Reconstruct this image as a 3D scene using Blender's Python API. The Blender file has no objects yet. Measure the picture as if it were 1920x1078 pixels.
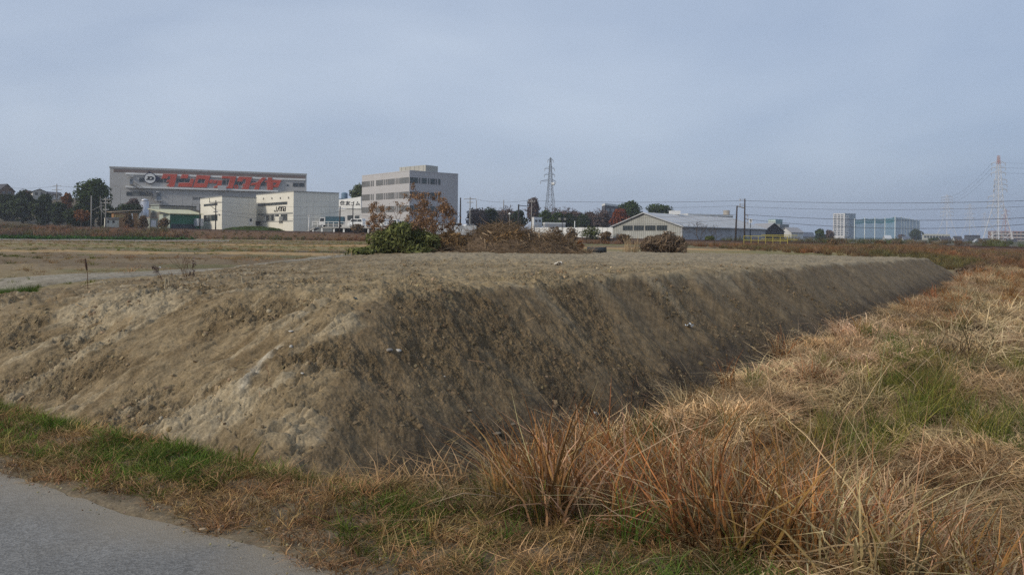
import bpy, bmesh, math, random
import numpy as np
from mathutils import Matrix, Vector

random.seed(7)
rng = np.random.default_rng(7)
R = math.radians
scene = bpy.context.scene
COL = scene.collection

# ------------------------------------------------------------------ camera
F = 1493.0            # focal length in photo pixels (28 mm equivalent)
EYE = 1.6
HY = 440.0            # photo row of the horizon at the centre column
ROLL = 0.009
cam_d = bpy.data.cameras.new('camera')
cam = bpy.data.objects.new('camera', cam_d)
COL.objects.link(cam)
cam_d.sensor_width = 36.0
cam_d.lens = 28.0
cam_d.shift_y = -(539.0 - HY) / 1920.0
cam_d.clip_start = 0.05
cam_d.clip_end = 9000.0
cam.matrix_world = Matrix.Translation((0, 0, EYE)) @ Matrix.Rotation(R(90), 4, 'X') @ Matrix.Rotation(ROLL, 4, 'Z')
scene.camera = cam

# ------------------------------------------------------------------ sky and sun
SUN_EL, SUN_AZ = R(31), R(-128)      # azimuth measured from +Y (view direction) towards +X
world = bpy.data.worlds.new('World')
scene.world = world
world.use_nodes = True
wt = world.node_tree
wt.nodes.clear()
def wn(t, **kw):
    n = wt.nodes.new(t)
    for k, v in kw.items():
        setattr(n, k, v)
    return n
w_out = wn('ShaderNodeOutputWorld')
w_bg = wn('ShaderNodeBackground')
w_bg.inputs['Strength'].default_value = 0.1
sky = wn('ShaderNodeTexSky', sky_type='NISHITA')
sky.sun_disc = False
sky.sun_elevation = SUN_EL
sky.sun_rotation = SUN_AZ
sky.air_density = 1.0
sky.dust_density = 2.0
tc = wn('ShaderNodeTexCoord')
# thin high cloud: soft streaks, stretched along the horizon
mp = wn('ShaderNodeMapping')
mp.inputs['Scale'].default_value = (1.0, 1.0, 2.4)
mp.inputs['Rotation'].default_value = (0.0, R(-7), 0.0)
n1 = wn('ShaderNodeTexNoise')
n1.inputs['Scale'].default_value = 1.5
n1.inputs['Detail'].default_value = 4
n1.inputs['Roughness'].default_value = 0.52
n1.inputs['Distortion'].default_value = 0.3
wt.links.new(tc.outputs['Generated'], mp.inputs['Vector'])
wt.links.new(mp.outputs['Vector'], n1.inputs['Vector'])
cr = wn('ShaderNodeValToRGB')
cr.color_ramp.elements[0].position = 0.30
cr.color_ramp.elements[0].color = (2.25, 2.95, 4.30, 1)
cr.color_ramp.elements[1].position = 0.74
cr.color_ramp.elements[1].color = (4.30, 4.95, 6.0, 1)
# the veil is brighter on the sun's side, darker away from it
sx = wn('ShaderNodeSeparateXYZ'); wt.links.new(tc.outputs['Generated'], sx.inputs[0])
gx1 = wn('ShaderNodeMath', operation='MULTIPLY_ADD'); gx1.inputs[1].default_value = -0.20; gx1.inputs[2].default_value = 0.0
wt.links.new(sx.outputs['X'], gx1.inputs[0])
gx2 = wn('ShaderNodeMath', operation='ADD'); wt.links.new(n1.outputs['Fac'], gx2.inputs[0]); wt.links.new(gx1.outputs[0], gx2.inputs[1])
wt.links.new(gx2.outputs[0], cr.inputs['Fac'])
mx = wn('ShaderNodeMix', data_type='RGBA')
mx.inputs['Factor'].default_value = 0.86
wt.links.new(sky.outputs['Color'], mx.inputs['A'])
wt.links.new(cr.outputs['Color'], mx.inputs['B'])
wt.links.new(mx.outputs['Result'], w_bg.inputs['Color'])
wt.links.new(w_bg.outputs['Background'], w_out.inputs['Surface'])

sun_d = bpy.data.lights.new('sun', 'SUN')
sun_d.energy = 1.9
sun_d.angle = R(13)
sun_d.color = (1.0, 0.90, 0.74)
sun = bpy.data.objects.new('sun', sun_d)
COL.objects.link(sun)
to_sun = Vector((math.sin(SUN_AZ) * math.cos(SUN_EL), math.cos(SUN_AZ) * math.cos(SUN_EL), math.sin(SUN_EL)))
sun.rotation_euler = to_sun.to_track_quat('Z', 'Y').to_euler()
sun.location = to_sun * 100

vs = scene.view_settings
vs.view_transform = 'Standard'
vs.look = 'None'
vs.exposure = 0.36
vs.gamma = 1.0
vs.use_curve_mapping = False
scene.cycles.max_bounces = 6
scene.cycles.diffuse_bounces = 3
scene.cycles.transparent_max_bounces = 8
scene.cycles.volume_bounces = 0
scene.cycles.use_denoising = False
scene.cycles.use_adaptive_sampling = True
scene.cycles.adaptive_threshold = 0.01

# ------------------------------------------------------------------ helpers
_c, _s = math.cos(ROLL), math.sin(ROLL)
def P(px, py, d):
    """photo pixel at depth d metres -> point in the place"""
    U, V = px - 960.0, HY - py
    return Vector(((U * _c - V * _s) * d / F, d, EYE + (U * _s + V * _c) * d / F))

def ray(px, py):
    U, V = px - 960.0, HY - py
    return Vector(((U * _c - V * _s) / F, 1.0, (U * _s + V * _c) / F))

def pnoise(x, y, seed=0):
    x = np.asarray(x, float); y = np.asarray(y, float)
    ix = np.floor(x).astype(np.int64); iy = np.floor(y).astype(np.int64)
    fx = x - ix; fy = y - iy
    def g(a, b, dx, dy):
        h = (a * 374761393 + b * 668265263 + seed * 144269504) & 0xffffffff
        h = ((h ^ (h >> 13)) * 1274126177) & 0xffffffff
        h = (h ^ (h >> 16)) & 0xffff
        an = h * (2 * math.pi / 65536.0)
        return np.cos(an) * dx + np.sin(an) * dy
    u = fx * fx * fx * (fx * (fx * 6 - 15) + 10); v = fy * fy * fy * (fy * (fy * 6 - 15) + 10)
    a = g(ix, iy, fx, fy); b = g(ix + 1, iy, fx - 1, fy)
    c = g(ix, iy + 1, fx, fy - 1); d = g(ix + 1, iy + 1, fx - 1, fy - 1)
    return (a + (b - a) * u + (c - a) * v + (a - b - c + d) * u * v) * 1.4

def fbm(x, y, seed=0, oct=4, gain=0.5):
    t = 0; amp = 1.0; f = 1.0
    for o in range(oct):
        t = t + amp * pnoise(np.asarray(x) * f, np.asarray(y) * f, seed + o * 17)
        amp *= gain; f *= 2.03
    return t

def rnd2(a, b, seed):
    h = (a * 374761393 + b * 668265263 + seed * 144269504) & 0xffffffff
    h = ((h ^ (h >> 13)) * 1274126177) & 0xffffffff
    return ((h ^ (h >> 16)) & 0xffff) / 65536.0

def voronoi(x, y, seed=0):
    """distance to the cell edge (F2-F1) and a random value for the cell"""
    ix = np.floor(x).astype(np.int64); iy = np.floor(y).astype(np.int64)
    f1 = np.full(x.shape, 9.0); f2 = np.full(x.shape, 9.0); cid = np.zeros(x.shape); lx = np.zeros(x.shape); ly = np.zeros(x.shape)
    for dx in (-1, 0, 1):
        for dy in (-1, 0, 1):
            a, b = ix + dx, iy + dy
            cx = a + 0.1 + 0.8 * rnd2(a, b, seed); cy = b + 0.1 + 0.8 * rnd2(a, b, seed + 5)
            dd = np.hypot(x - cx, y - cy)
            new = dd < f1
            f2 = np.where(new, f1, np.minimum(f2, dd))
            cid = np.where(new, rnd2(a, b, seed + 9), cid)
            lx = np.where(new, x - cx, lx); ly = np.where(new, y - cy, ly)
            f1 = np.where(new, dd, f1)
    return f2 - f1, cid, lx, ly

def sstep(a, b, x):
    t = np.clip((np.asarray(x, float) - a) / (b - a), 0, 1)
    return t * t * (3 - 2 * t)

def smin(a, b, k):
    h = np.clip(0.5 + 0.5 * (b - a) / k, 0, 1)
    return b + (a - b) * h - k * h * (1 - h)

# ---- materials
MATS = {}
def mat(name, col, rough=0.85, noise=0.0, nscale=3.0, col2=None, spec=0.2, metal=0.0, bump=0.0, bscale=20.0, detail=5):
    """principled material with object-space colour variation, grain and light dirt"""
    if name in MATS:
        return MATS[name]
    m = bpy.data.materials.new(name); m.use_nodes = True
    nt = m.node_tree; b = nt.nodes['Principled BSDF']
    b.inputs['Roughness'].default_value = rough
    b.inputs['Specular IOR Level'].default_value = spec
    b.inputs['Metallic'].default_value = metal
    tcn = nt.nodes.new('ShaderNodeTexCoord')
    c1 = (*col, 1)
    if col2 is None:
        k = 1.0 - noise
        col2 = tuple(c * k for c in col)
    nz = nt.nodes.new('ShaderNodeTexNoise')
    nz.inputs['Scale'].default_value = nscale; nz.inputs['Detail'].default_value = detail; nz.inputs['Roughness'].default_value = 0.65
    nt.links.new(tcn.outputs['Object'], nz.inputs['Vector'])
    rp = nt.nodes.new('ShaderNodeValToRGB')
    rp.color_ramp.elements[0].position = 0.32; rp.color_ramp.elements[1].position = 0.68
    rp.color_ramp.elements[0].color = (*col2, 1); rp.color_ramp.elements[1].color = c1
    nt.links.new(nz.outputs['Fac'], rp.inputs['Fac'])
    nt.links.new(rp.outputs['Color'], b.inputs['Base Color'])
    if bump:
        nb = nt.nodes.new('ShaderNodeTexNoise'); nb.inputs['Scale'].default_value = bscale; nb.inputs['Detail'].default_value = 4
        nt.links.new(tcn.outputs['Object'], nb.inputs['Vector'])
        bp = nt.nodes.new('ShaderNodeBump'); bp.inputs['Strength'].default_value = bump; bp.inputs['Distance'].default_value = 0.03
        nt.links.new(nb.outputs['Fac'], bp.inputs['Height']); nt.links.new(bp.outputs['Normal'], b.inputs['Normal'])
    MATS[name] = m
    return m

def leafmat(name, base, tip=None, trans=0.25, var=0.45, tint=True):
    """blade / leaf material; colour runs from base to tip, varies per blade and per clump"""
    if name in MATS:
        return MATS[name]
    m = bpy.data.materials.new(name); m.use_nodes = True
    nt = m.node_tree; nt.nodes.clear(); N = nt.nodes.new; L = nt.links.new
    out = N('ShaderNodeOutputMaterial')
    df = N('ShaderNodeBsdfDiffuse'); tr = N('ShaderNodeBsdfTranslucent'); ms = N('ShaderNodeMixShader')
    ms.inputs['Fac'].default_value = trans
    at = N('ShaderNodeAttribute'); at.attribute_name = 'along'
    m1 = N('ShaderNodeMix'); m1.data_type = 'RGBA'
    m1.inputs['A'].default_value = (*base, 1); m1.inputs['B'].default_value = (*(tip or base), 1)
    L(at.outputs['Fac'], m1.inputs['Factor'])
    geo = N('ShaderNodeNewGeometry')
    mr = N('ShaderNodeMapRange'); mr.inputs['To Min'].default_value = 1 - var; mr.inputs['To Max'].default_value = 1 + var
    L(geo.outputs['Random Per Island'], mr.inputs['Value'])
    m2 = N('ShaderNodeVectorMath'); m2.operation = 'SCALE'
    L(m1.outputs['Result'], m2.inputs[0]); L(mr.outputs['Result'], m2.inputs['Scale'])
    last = m2.outputs['Vector']
    if tint:
        ti = N('ShaderNodeAttribute'); ti.attribute_type = 'INSTANCER'; ti.attribute_name = 'tint'
        m3 = N('ShaderNodeVectorMath'); m3.operation = 'MULTIPLY'
        L(last, m3.inputs[0]); L(ti.outputs['Color'], m3.inputs[1])
        last = m3.outputs['Vector']
    gp_ = N('ShaderNodeTexNoise'); gp_.inputs['Scale'].default_value = 1.6; gp_.inputs['Detail'].default_value = 2
    L(geo.outputs['Position'], gp_.inputs['Vector'])
    mr2 = N('ShaderNodeMapRange'); mr2.inputs['From Min'].default_value = 0.3; mr2.inputs['From Max'].default_value = 0.7; mr2.inputs['To Min'].default_value = 0.72; mr2.inputs['To Max'].default_value = 1.25
    L(gp_.outputs['Fac'], mr2.inputs['Value'])
    m4 = N('ShaderNodeVectorMath'); m4.operation = 'SCALE'; L(last, m4.inputs[0]); L(mr2.outputs['Result'], m4.inputs['Scale']); last = m4.outputs['Vector']
    L(last, df.inputs['Color']); L(last, tr.inputs['Color'])
    L(df.outputs[0], ms.inputs[1]); L(tr.outputs[0], ms.inputs[2]); L(ms.outputs[0], out.inputs['Surface'])
    MATS[name] = m
    return m

# ---- objects
def tag(o, label=None, cat=None, group=None, kind=None):
    if label: o['label'] = label
    if cat: o['category'] = cat
    if group: o['group'] = group
    if kind: o['kind'] = kind
    return o

def empty(name, loc, label, cat, group=None, rz=0.0):
    o = bpy.data.objects.new(name, None); COL.objects.link(o)
    o.location = loc; o.rotation_euler.z = rz
    o.empty_display_size = 0.2
    return tag(o, label, cat, group)

def np_mesh(name, verts, faces, smooth=False):
    me = bpy.data.meshes.new(name)
    me.from_pydata([tuple(v) for v in verts], [], faces) if not isinstance(verts, np.ndarray) else me.from_pydata(verts.tolist(), [], faces)
    if smooth:
        me.polygons.foreach_set('use_smooth', [True] * len(me.polygons))
    me.update()
    return me

def link(name, me, m, parent=None, loc=None):
    o = bpy.data.objects.new(name, me); COL.objects.link(o)
    if m is not None and not me.materials:
        me.materials.append(m)
    if parent is not None:
        o.parent = parent
    if loc is not None:
        o.location = loc
    return o

class MB:
    """collects simple solids, in the coordinates of the thing it belongs to"""
    def __init__(self):
        self.v = []; self.f = []
    def add(self, vs, fs):
        k = len(self.v); self.v += [tuple(v) for v in vs]; self.f += [tuple(i + k for i in f) for f in fs]
        return self
    def box(self, a, b):
        x0, y0, z0 = a; x1, y1, z1 = b
        return self.add([(x0, y0, z0), (x1, y0, z0), (x1, y1, z0), (x0, y1, z0), (x0, y0, z1), (x1, y0, z1), (x1, y1, z1), (x0, y1, z1)],
                        [(0, 3, 2, 1), (4, 5, 6, 7), (0, 1, 5, 4), (1, 2, 6, 5), (2, 3, 7, 6), (3, 0, 4, 7)])
    def hexa(self, pts):          # 8 points: bottom ring then top ring
        return self.add(pts, [(0, 3, 2, 1), (4, 5, 6, 7), (0, 1, 5, 4), (1, 2, 6, 5), (2, 3, 7, 6), (3, 0, 4, 7)])
    def tube(self, pts, rad, n=6, cap=True):
        pts = [Vector(p) for p in pts]
        rad = [rad] * len(pts) if not hasattr(rad, '__len__') else rad
        vs = []; fs = []
        for i, p in enumerate(pts):
            t = (pts[min(i + 1, len(pts) - 1)] - pts[max(i - 1, 0)]).normalized()
            a = Vector((0, 0, 1)) if abs(t.z) < 0.9 else Vector((1, 0, 0))
            s = t.cross(a).normalized(); u = s.cross(t)
            for k in range(n):
                an = 2 * math.pi * k / n
                vs.append(p + (s * math.cos(an) + u * math.sin(an)) * rad[i])
        for i in range(len(pts) - 1):
            for k in range(n):
                k2 = (k + 1) % n
                fs.append((i * n + k, i * n + k2, (i + 1) * n + k2, (i + 1) * n + k))
        if cap:
            fs.append(tuple(range(n - 1, -1, -1))); fs.append(tuple((len(pts) - 1) * n + k for k in range(n)))
        return self.add(vs, fs)
    def prism(self, poly, w0, w1, fr):    # poly of (u,z); extruded between offsets w0..w1 by fr(u,w,z)
        n = len(poly)
        vs = [fr(u, w0, z) for u, z in poly] + [fr(u, w1, z) for u, z in poly]
        fs = [tuple(range(n)), tuple(range(2 * n - 1, n - 1, -1))]
        fs += [(i, i + n, (i + 1) % n + n, (i + 1) % n) for i in range(n)]
        return self.add(vs, fs)
    def build(self, name, m, parent=None, smooth=False, org=None):
        vs = self.v if org is None else [(a - org[0], b - org[1], c - org[2]) for a, b, c in self.v]
        me = np_mesh(name, vs, self.f, smooth)
        bm = bmesh.new(); bm.from_mesh(me); bmesh.ops.recalc_face_normals(bm, faces=bm.faces); bm.to_mesh(me); bm.free()
        return link(name, me, m, parent)

def copy_tree(o, parent=None):
    c = o.copy(); COL.objects.link(c)
    if parent is not None: c.parent = parent
    for ch in o.children:
        copy_tree(ch, c)
    return c

# ------------------------------------------------------------------ shape of the land
AX = np.array([0.568, 0.823])           # direction in which the mound runs
RA = P(418, 431, 150); RB = P(1920, 463.7, 100)      # the railway, two points of its rail top
RD = (RB - RA); RL = RD.length; RDh = Vector((RD.x, RD.y, 0)).normalized(); RN = Vector((-RDh.y, RDh.x, 0))   # RN points beyond the track
def q_of(x, y): return (x - 0.69 * y) * 0.823
def t_of(x, y): return x * AX[0] + y * AX[1]
def s_of(x, y): return (x + 0.75) * 0.5 + (y - 3.74) * 0.866
def rail_e(x, y): return (x - RA.x) * RN.x + (y - RA.y) * RN.y
def rail_k(x, y): return ((x - RA.x) * RDh.x + (y - RA.y) * RDh.y)
def rail_z(x, y):
    k = np.clip(rail_k(x, y), -160, 420)
    return RA.z + (RB.z - RA.z) * k / math.hypot(RD.x, RD.y)

def plan_k(px):
    r_ = ray(px, 450); t_ = (RA.x * RDh.y - RA.y * RDh.x) / (r_.x * RDh.y - r_.y * RDh.x)
    return rail_k(r_.x * t_, r_.y * t_)
BRK = (plan_k(1406), plan_k(1462))

def G(x, y):
    x = np.asarray(x, float); y = np.asarray(y, float)
    q = q_of(x, y); s = s_of(x, y)
    base = 0.35 + (-0.5 - 0.35) * sstep(-14, -5, q)
    base = base + 0.45 * sstep(53, 66, y) * sstep(-20, 0, q)
    base = base + 0.06 * fbm(x * 0.16, y * 0.16, 3, 3)
    base = base - 0.35 * np.exp(-((x + 12.3) / 2.0) ** 2 - ((y - 16.5) / 2.4) ** 2)
    base = base + 0.10 * fbm(x * 0.75, y * 0.75, 8, 2) * sstep(-4.6, -3.2, q) * (y < 60)
    base = base - 0.16 * np.exp(-((q + 4.15) / 0.35) ** 2) * (y < 30)
    ditch = 0.17 * np.exp(-((s - 1.62) / 0.38) ** 2) * sstep(-0.6, -1.8, x) * (y < 14)
    near = 1 - sstep(0.85, 2.1, s)
    z = base * (1 - near) + near * (0.015 * fbm(x * 1.3, y * 1.3, 5, 3) * sstep(0.0, 0.3, s) - 0.05 * sstep(0.03, -0.10, s))
    z = z - ditch
    e = rail_e(x, y); rz = rail_z(x, y)
    bank = rz - 0.22 - np.maximum(-e - 2.4, 0) / 1.9
    bank = np.where(e > 2.4, rz - 0.4, bank)
    kk = rail_k(x, y)
    bank = np.where((kk > BRK[0]) & (kk < BRK[1]) & (e < 6), -0.9, bank)
    z = np.maximum(z, np.where(y > 40, bank, -99))
    z = z + 9.5 * sstep(185, 270, y) * sstep(-62, -105, x)
    return z

def TOP(x, y):
    return 0.97 - 0.0097 * (t_of(x, y) - 7) + 0.035 * fbm(x * 0.35, y * 0.35, 13, 3)

def M(x, y):
    """the heap of tipped soil"""
    x = np.asarray(x, float); y = np.asarray(y, float)
    wx = x + 0.13 * fbm(x * 0.7, y * 0.7, 11, 3) + 0.05 * fbm(x * 2.3, y * 2.3, 14, 3); wy = y + 0.13 * fbm(x * 0.7, y * 0.7, 12, 3) + 0.05 * fbm(x * 2.3, y * 2.3, 15, 3)
    q = q_of(x + 0.40 * (wx - x), y + 0.40 * (wy - y)); t = t_of(wx, wy)
    top = TOP(x, y)
    right = -0.5 + (-4.25 - q) * 0.78
    front = -0.16 + (s_of(wx, wy) - 1.5) * 0.49
    left = 0.93 - 0.085 * (-3.5 - wx) - 0.25 * np.maximum(-8.6 - wx, 0)
    end = -0.5 + (47.6 - t) * 0.6
    back = -0.3 + (51 - wy) * 0.45
    z = smin(right, front, 0.22); z = smin(z, top, 0.075); z = smin(z, left, 0.3); z = smin(z, end, 0.2); z = smin(z, back, 0.3)
    return z

def H(x, y):
    return np.maximum(G(x, y), M(x, y))

def hz(x, y):
    return float(H(np.array([x]), np.array([y]))[0])
# ------------------------------------------------------------------ ground sheet, road, heap, track
def polar_grid(angs, rads):
    A, Rr = np.meshgrid(angs, rads)
    return np.sin(A) * Rr, np.cos(A) * Rr

def grid_faces(nr, nc, keep=None):
    i, j = np.meshgrid(np.arange(nr - 1), np.arange(nc - 1), indexing='ij')
    a = (i * nc + j).ravel(); f = np.stack([a, a + 1, a + nc + 1, a + nc], 1)
    if keep is not None:
        k = keep.ravel(); f = f[k[f].any(1)]
    return f

def sheet(name, X, Y, Z, m, keep=None, attrs=None, smooth=True):
    nr, nc = X.shape
    f = grid_faces(nr, nc, keep)
    v = np.stack([X.ravel(), Y.ravel(), Z.ravel()], 1)
    used = np.unique(f); remap = np.full(len(v), -1); remap[used] = np.arange(len(used))
    f = remap[f]; v = v[used]
    me = bpy.data.meshes.new(name)
    me.vertices.add(len(v)); me.vertices.foreach_set('co', v.ravel())
    me.loops.add(f.size); me.loops.foreach_set('vertex_index', f.ravel())
    me.polygons.add(len(f)); me.polygons.foreach_set('loop_start', np.arange(0, f.size, 4)); me.polygons.foreach_set('loop_total', np.full(len(f), 4))
    me.polygons.foreach_set('use_smooth', np.full(len(f), smooth))
    me.update(calc_edges=True)
    for an, av in (attrs or {}).items():
        if av.ndim == 3:
            at = me.attributes.new(an, 'FLOAT_COLOR', 'POINT')
            c = np.concatenate([av.reshape(-1, 3), np.ones((av.shape[0] * av.shape[1], 1))], 1)[used]
            at.data.foreach_set('color', c.ravel())
        else:
            at = me.attributes.new(an, 'FLOAT', 'POINT'); at.data.foreach_set('value', av.ravel()[used])
    o = link(name, me, m)
    return tag(o, kind='structure')

def soil_material(name, grain=1.0, far=False):
    m = bpy.data.materials.new(name); m.use_nodes = True
    nt = m.node_tree; N = nt.nodes.new; L = nt.links.new; b = nt.nodes['Principled BSDF']
    b.inputs['Roughness'].default_value = 0.95; b.inputs['Specular IOR Level'].default_value = 0.12
    at = N('ShaderNodeAttribute'); at.attribute_name = 'soil'
    geo = N('ShaderNodeNewGeometry')
    n1 = N('ShaderNodeTexNoise'); n1.inputs['Scale'].default_value = 7.0 if not far else 0.6; n1.inputs['Detail'].default_value = 8; n1.inputs['Roughness'].default_value = 0.72
    n2 = N('ShaderNodeTexNoise'); n2.inputs['Scale'].default_value = 55.0 if not far else 6; n2.inputs['Detail'].default_value = 4; n2.inputs['Roughness'].default_value = 0.7
    L(geo.outputs['Position'], n1.inputs['Vector']); L(geo.outputs['Position'], n2.inputs['Vector'])
    r1 = N('ShaderNodeMapRange'); r1.inputs['From Min'].default_value = 0.3; r1.inputs['From Max'].default_value = 0.7
    r1.inputs['To Min'].default_value = 0.58; r1.inputs['To Max'].default_value = 1.38
    r2 = N('ShaderNodeMapRange'); r2.inputs['From Min'].default_value = 0.3; r2.inputs['From Max'].default_value = 0.7
    r2.inputs['To Min'].default_value = 0.66; r2.inputs['To Max'].default_value = 1.34
    L(n1.outputs['Fac'], r1.inputs['Value']); L(n2.outputs['Fac'], r2.inputs['Value'])
    mu = N('ShaderNodeMath'); mu.operation = 'MULTIPLY'; L(r1.outputs[0], mu.inputs[0]); L(r2.outputs[0], mu.inputs[1])
    sc = N('ShaderNodeVectorMath'); sc.operation = 'SCALE'; L(at.outputs['Color'], sc.inputs[0]); L(mu.outputs[0], sc.inputs['Scale'])
    # small pale stones and straw flecks
    vo = N('ShaderNodeTexVoronoi'); vo.inputs['Scale'].default_value = 38.0 if not far else 3.0
    L(geo.outputs['Position'], vo.inputs['Vector'])
    lt = N('ShaderNodeMath'); lt.operation = 'LESS_THAN'; lt.inputs[1].default_value = 0.13; L(vo.outputs['Distance'], lt.inputs[0])
    sp = N('ShaderNodeSeparateColor'); L(vo.outputs['Color'], sp.inputs[0])
    gt = N('ShaderNodeMath'); gt.operation = 'GREATER_THAN'; gt.inputs[1].default_value = 0.72; L(sp.outputs[0], gt.inputs[0])
    mm = N('ShaderNodeMath'); mm.operation = 'MULTIPLY'; L(lt.outputs[0], mm.inputs[0]); L(gt.outputs[0], mm.inputs[1])
    m2 = N('ShaderNodeMath'); m2.operation = 'MULTIPLY'; m2.inputs[1].default_value = 0.75; L(mm.outputs[0], m2.inputs[0])
    mixc = N('ShaderNodeMix'); mixc.data_type = 'RGBA'; mixc.inputs['B'].default_value = (0.34, 0.29, 0.22, 1)
    L(m2.outputs[0], mixc.inputs['Factor']); L(sc.outputs[0], mixc.inputs['A']); L(mixc.outputs['Result'], b.inputs['Base Color'])
    bp = N('ShaderNodeBump'); bp.inputs['Strength'].default_value = 0.85 * grain; bp.inputs['Distance'].default_value = 0.05
    ad = N('ShaderNodeMath'); ad.operation = 'MULTIPLY_ADD'; ad.inputs[1].default_value = 0.35; L(n2.outputs['Fac'], ad.inputs[0]); L(n1.outputs['Fac'], ad.inputs[2])
    vb = N('ShaderNodeTexVoronoi'); vb.inputs['Scale'].default_value = 42.0; L(geo.outputs['Position'], vb.inputs['Vector'])
    a2 = N('ShaderNodeMath'); a2.operation = 'MULTIPLY_ADD'; a2.inputs[1].default_value = -0.30; L(vb.outputs['Distance'], a2.inputs[0]); L(ad.outputs[0], a2.inputs[2])
    ra = N('ShaderNodeAttribute'); ra.attribute_name = 'crumbly'
    rs = N('ShaderNodeMath'); rs.operation = 'MULTIPLY_ADD'; rs.inputs[1].default_value = 0.75 * grain; rs.inputs[2].default_value = 0.22 * grain; L(ra.outputs['Fac'], rs.inputs[0]); L(rs.outputs[0], bp.inputs['Strength'])
    L(a2.outputs[0], bp.inputs['Height']); L(bp.outputs['Normal'], b.inputs['Normal'])
    return m

def lerp3(c, d, f):
    f = f[..., None]
    return c * (1 - f) + np.array(d) * f

# ground
angs = np.concatenate([np.linspace(-math.pi, -0.75, 60)[:-1], np.linspace(-0.75, 0.75, 520), np.linspace(0.75, math.pi, 60)[1:]])
rads = np.concatenate([[0.05], np.geomspace(0.8, 70, 330), np.geomspace(70, 260, 130)[1:], np.geomspace(260, 6000, 40)[1:]])
X, Y = polar_grid(angs, rads)
Z = G(X, Y)
s = s_of(X, Y); q = q_of(X, Y); D = np.hypot(X, Y)
Z = Z + np.where(D < 60, 0.02 * fbm(X * 3, Y * 3, 21, 3) * np.clip((D - 2) / 3, 0, 1) * sstep(0.0, 0.4, s), 0)
colr = np.zeros(X.shape + (3,)) + np.array([0.25, 0.19, 0.105])
nz = fbm(X * 0.05, Y * 0.05, 31, 4); nb = fbm(X * 0.25, Y * 0.25, 33, 3)
yy = Y + 2.5 * nb + 0.06 * X
left = sstep(-4, -9, q) * (Y > 5)
def band(a, b, soft=1.5): return sstep(a - soft, a + soft, yy) * (1 - sstep(b - soft, b + soft, yy)) * left
colr = lerp3(colr, (0.26, 0.195, 0.115), band(24, 44) )
colr = lerp3(colr, (0.165, 0.12, 0.072), band(27, 42, 2) * (0.5 + 0.4 * sstep(-0.3, 0.3, fbm(X * 0.08, Y * 0.5, 41, 2))))
colr = lerp3(colr, (0.40, 0.27, 0.13), band(44, 49, 1) * 0.9)
colr = lerp3(colr, (0.11, 0.085, 0.055), band(49, 57, 1.5) * sstep(-0.1, 0.3, fbm(X * .06, Y * .2, 43, 2)))
colr = lerp3(colr, (0.27, 0.215, 0.10), band(57, 72, 3) * 0.85)
colr = lerp3(colr, (0.46, 0.29, 0.13), band(74, 82, 1.5) * sstep(-38, -22, X))
colr = lerp3(colr, (0.21, 0.15, 0.08), band(84, 100, 2))
colr = lerp3(colr, (0.16, 0.15, 0.06), band(102, 112, 2))
gp = sstep(0.25, 0.6, fbm(X * 0.12, Y * 0.12, 47, 3)) * left * (Y < 110)
colr = lerp3(colr, (0.10, 0.125, 0.035), gp * 0.4)
# the bank of the railway and everything beyond
e = rail_e(X, Y)
colr = lerp3(colr, (0.125, 0.075, 0.042), sstep(-9, -5, e) * (Y > 45))
colr = lerp3(colr, (0.12, 0.10, 0.07), sstep(4, 8, e) * (Y > 45))
colr = lerp3(colr, (0.11, 0.105, 0.06), sstep(60, 140, e))
# right: dry field
right = sstep(-6, -4, q) * sstep(1.0, 2.0, s) * (e < -6)
colr = lerp3(colr, (0.215, 0.145, 0.078), right)
colr = lerp3(colr, (0.36, 0.245, 0.135), right * sstep(-2.5, -0.5, q) * sstep(20, 27, Y) * (1 - sstep(52, 55, Y)))
colr = lerp3(colr, (0.13, 0.085, 0.05), right * sstep(53, 57, Y))
# darker soil in the ditch, earth at the road side
colr = lerp3(colr, (0.10, 0.075, 0.05), right * (1 - sstep(2.5, 4.5, s)) )
verge = (1 - sstep(1.0, 1.8, s)) * (D < 60)
colr = lerp3(colr, (0.175, 0.138, 0.09), verge)
ground = sheet('ground', X, Y, Z, soil_material('ground_soil', 1.0, far=False), attrs={'soil': colr})

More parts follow.
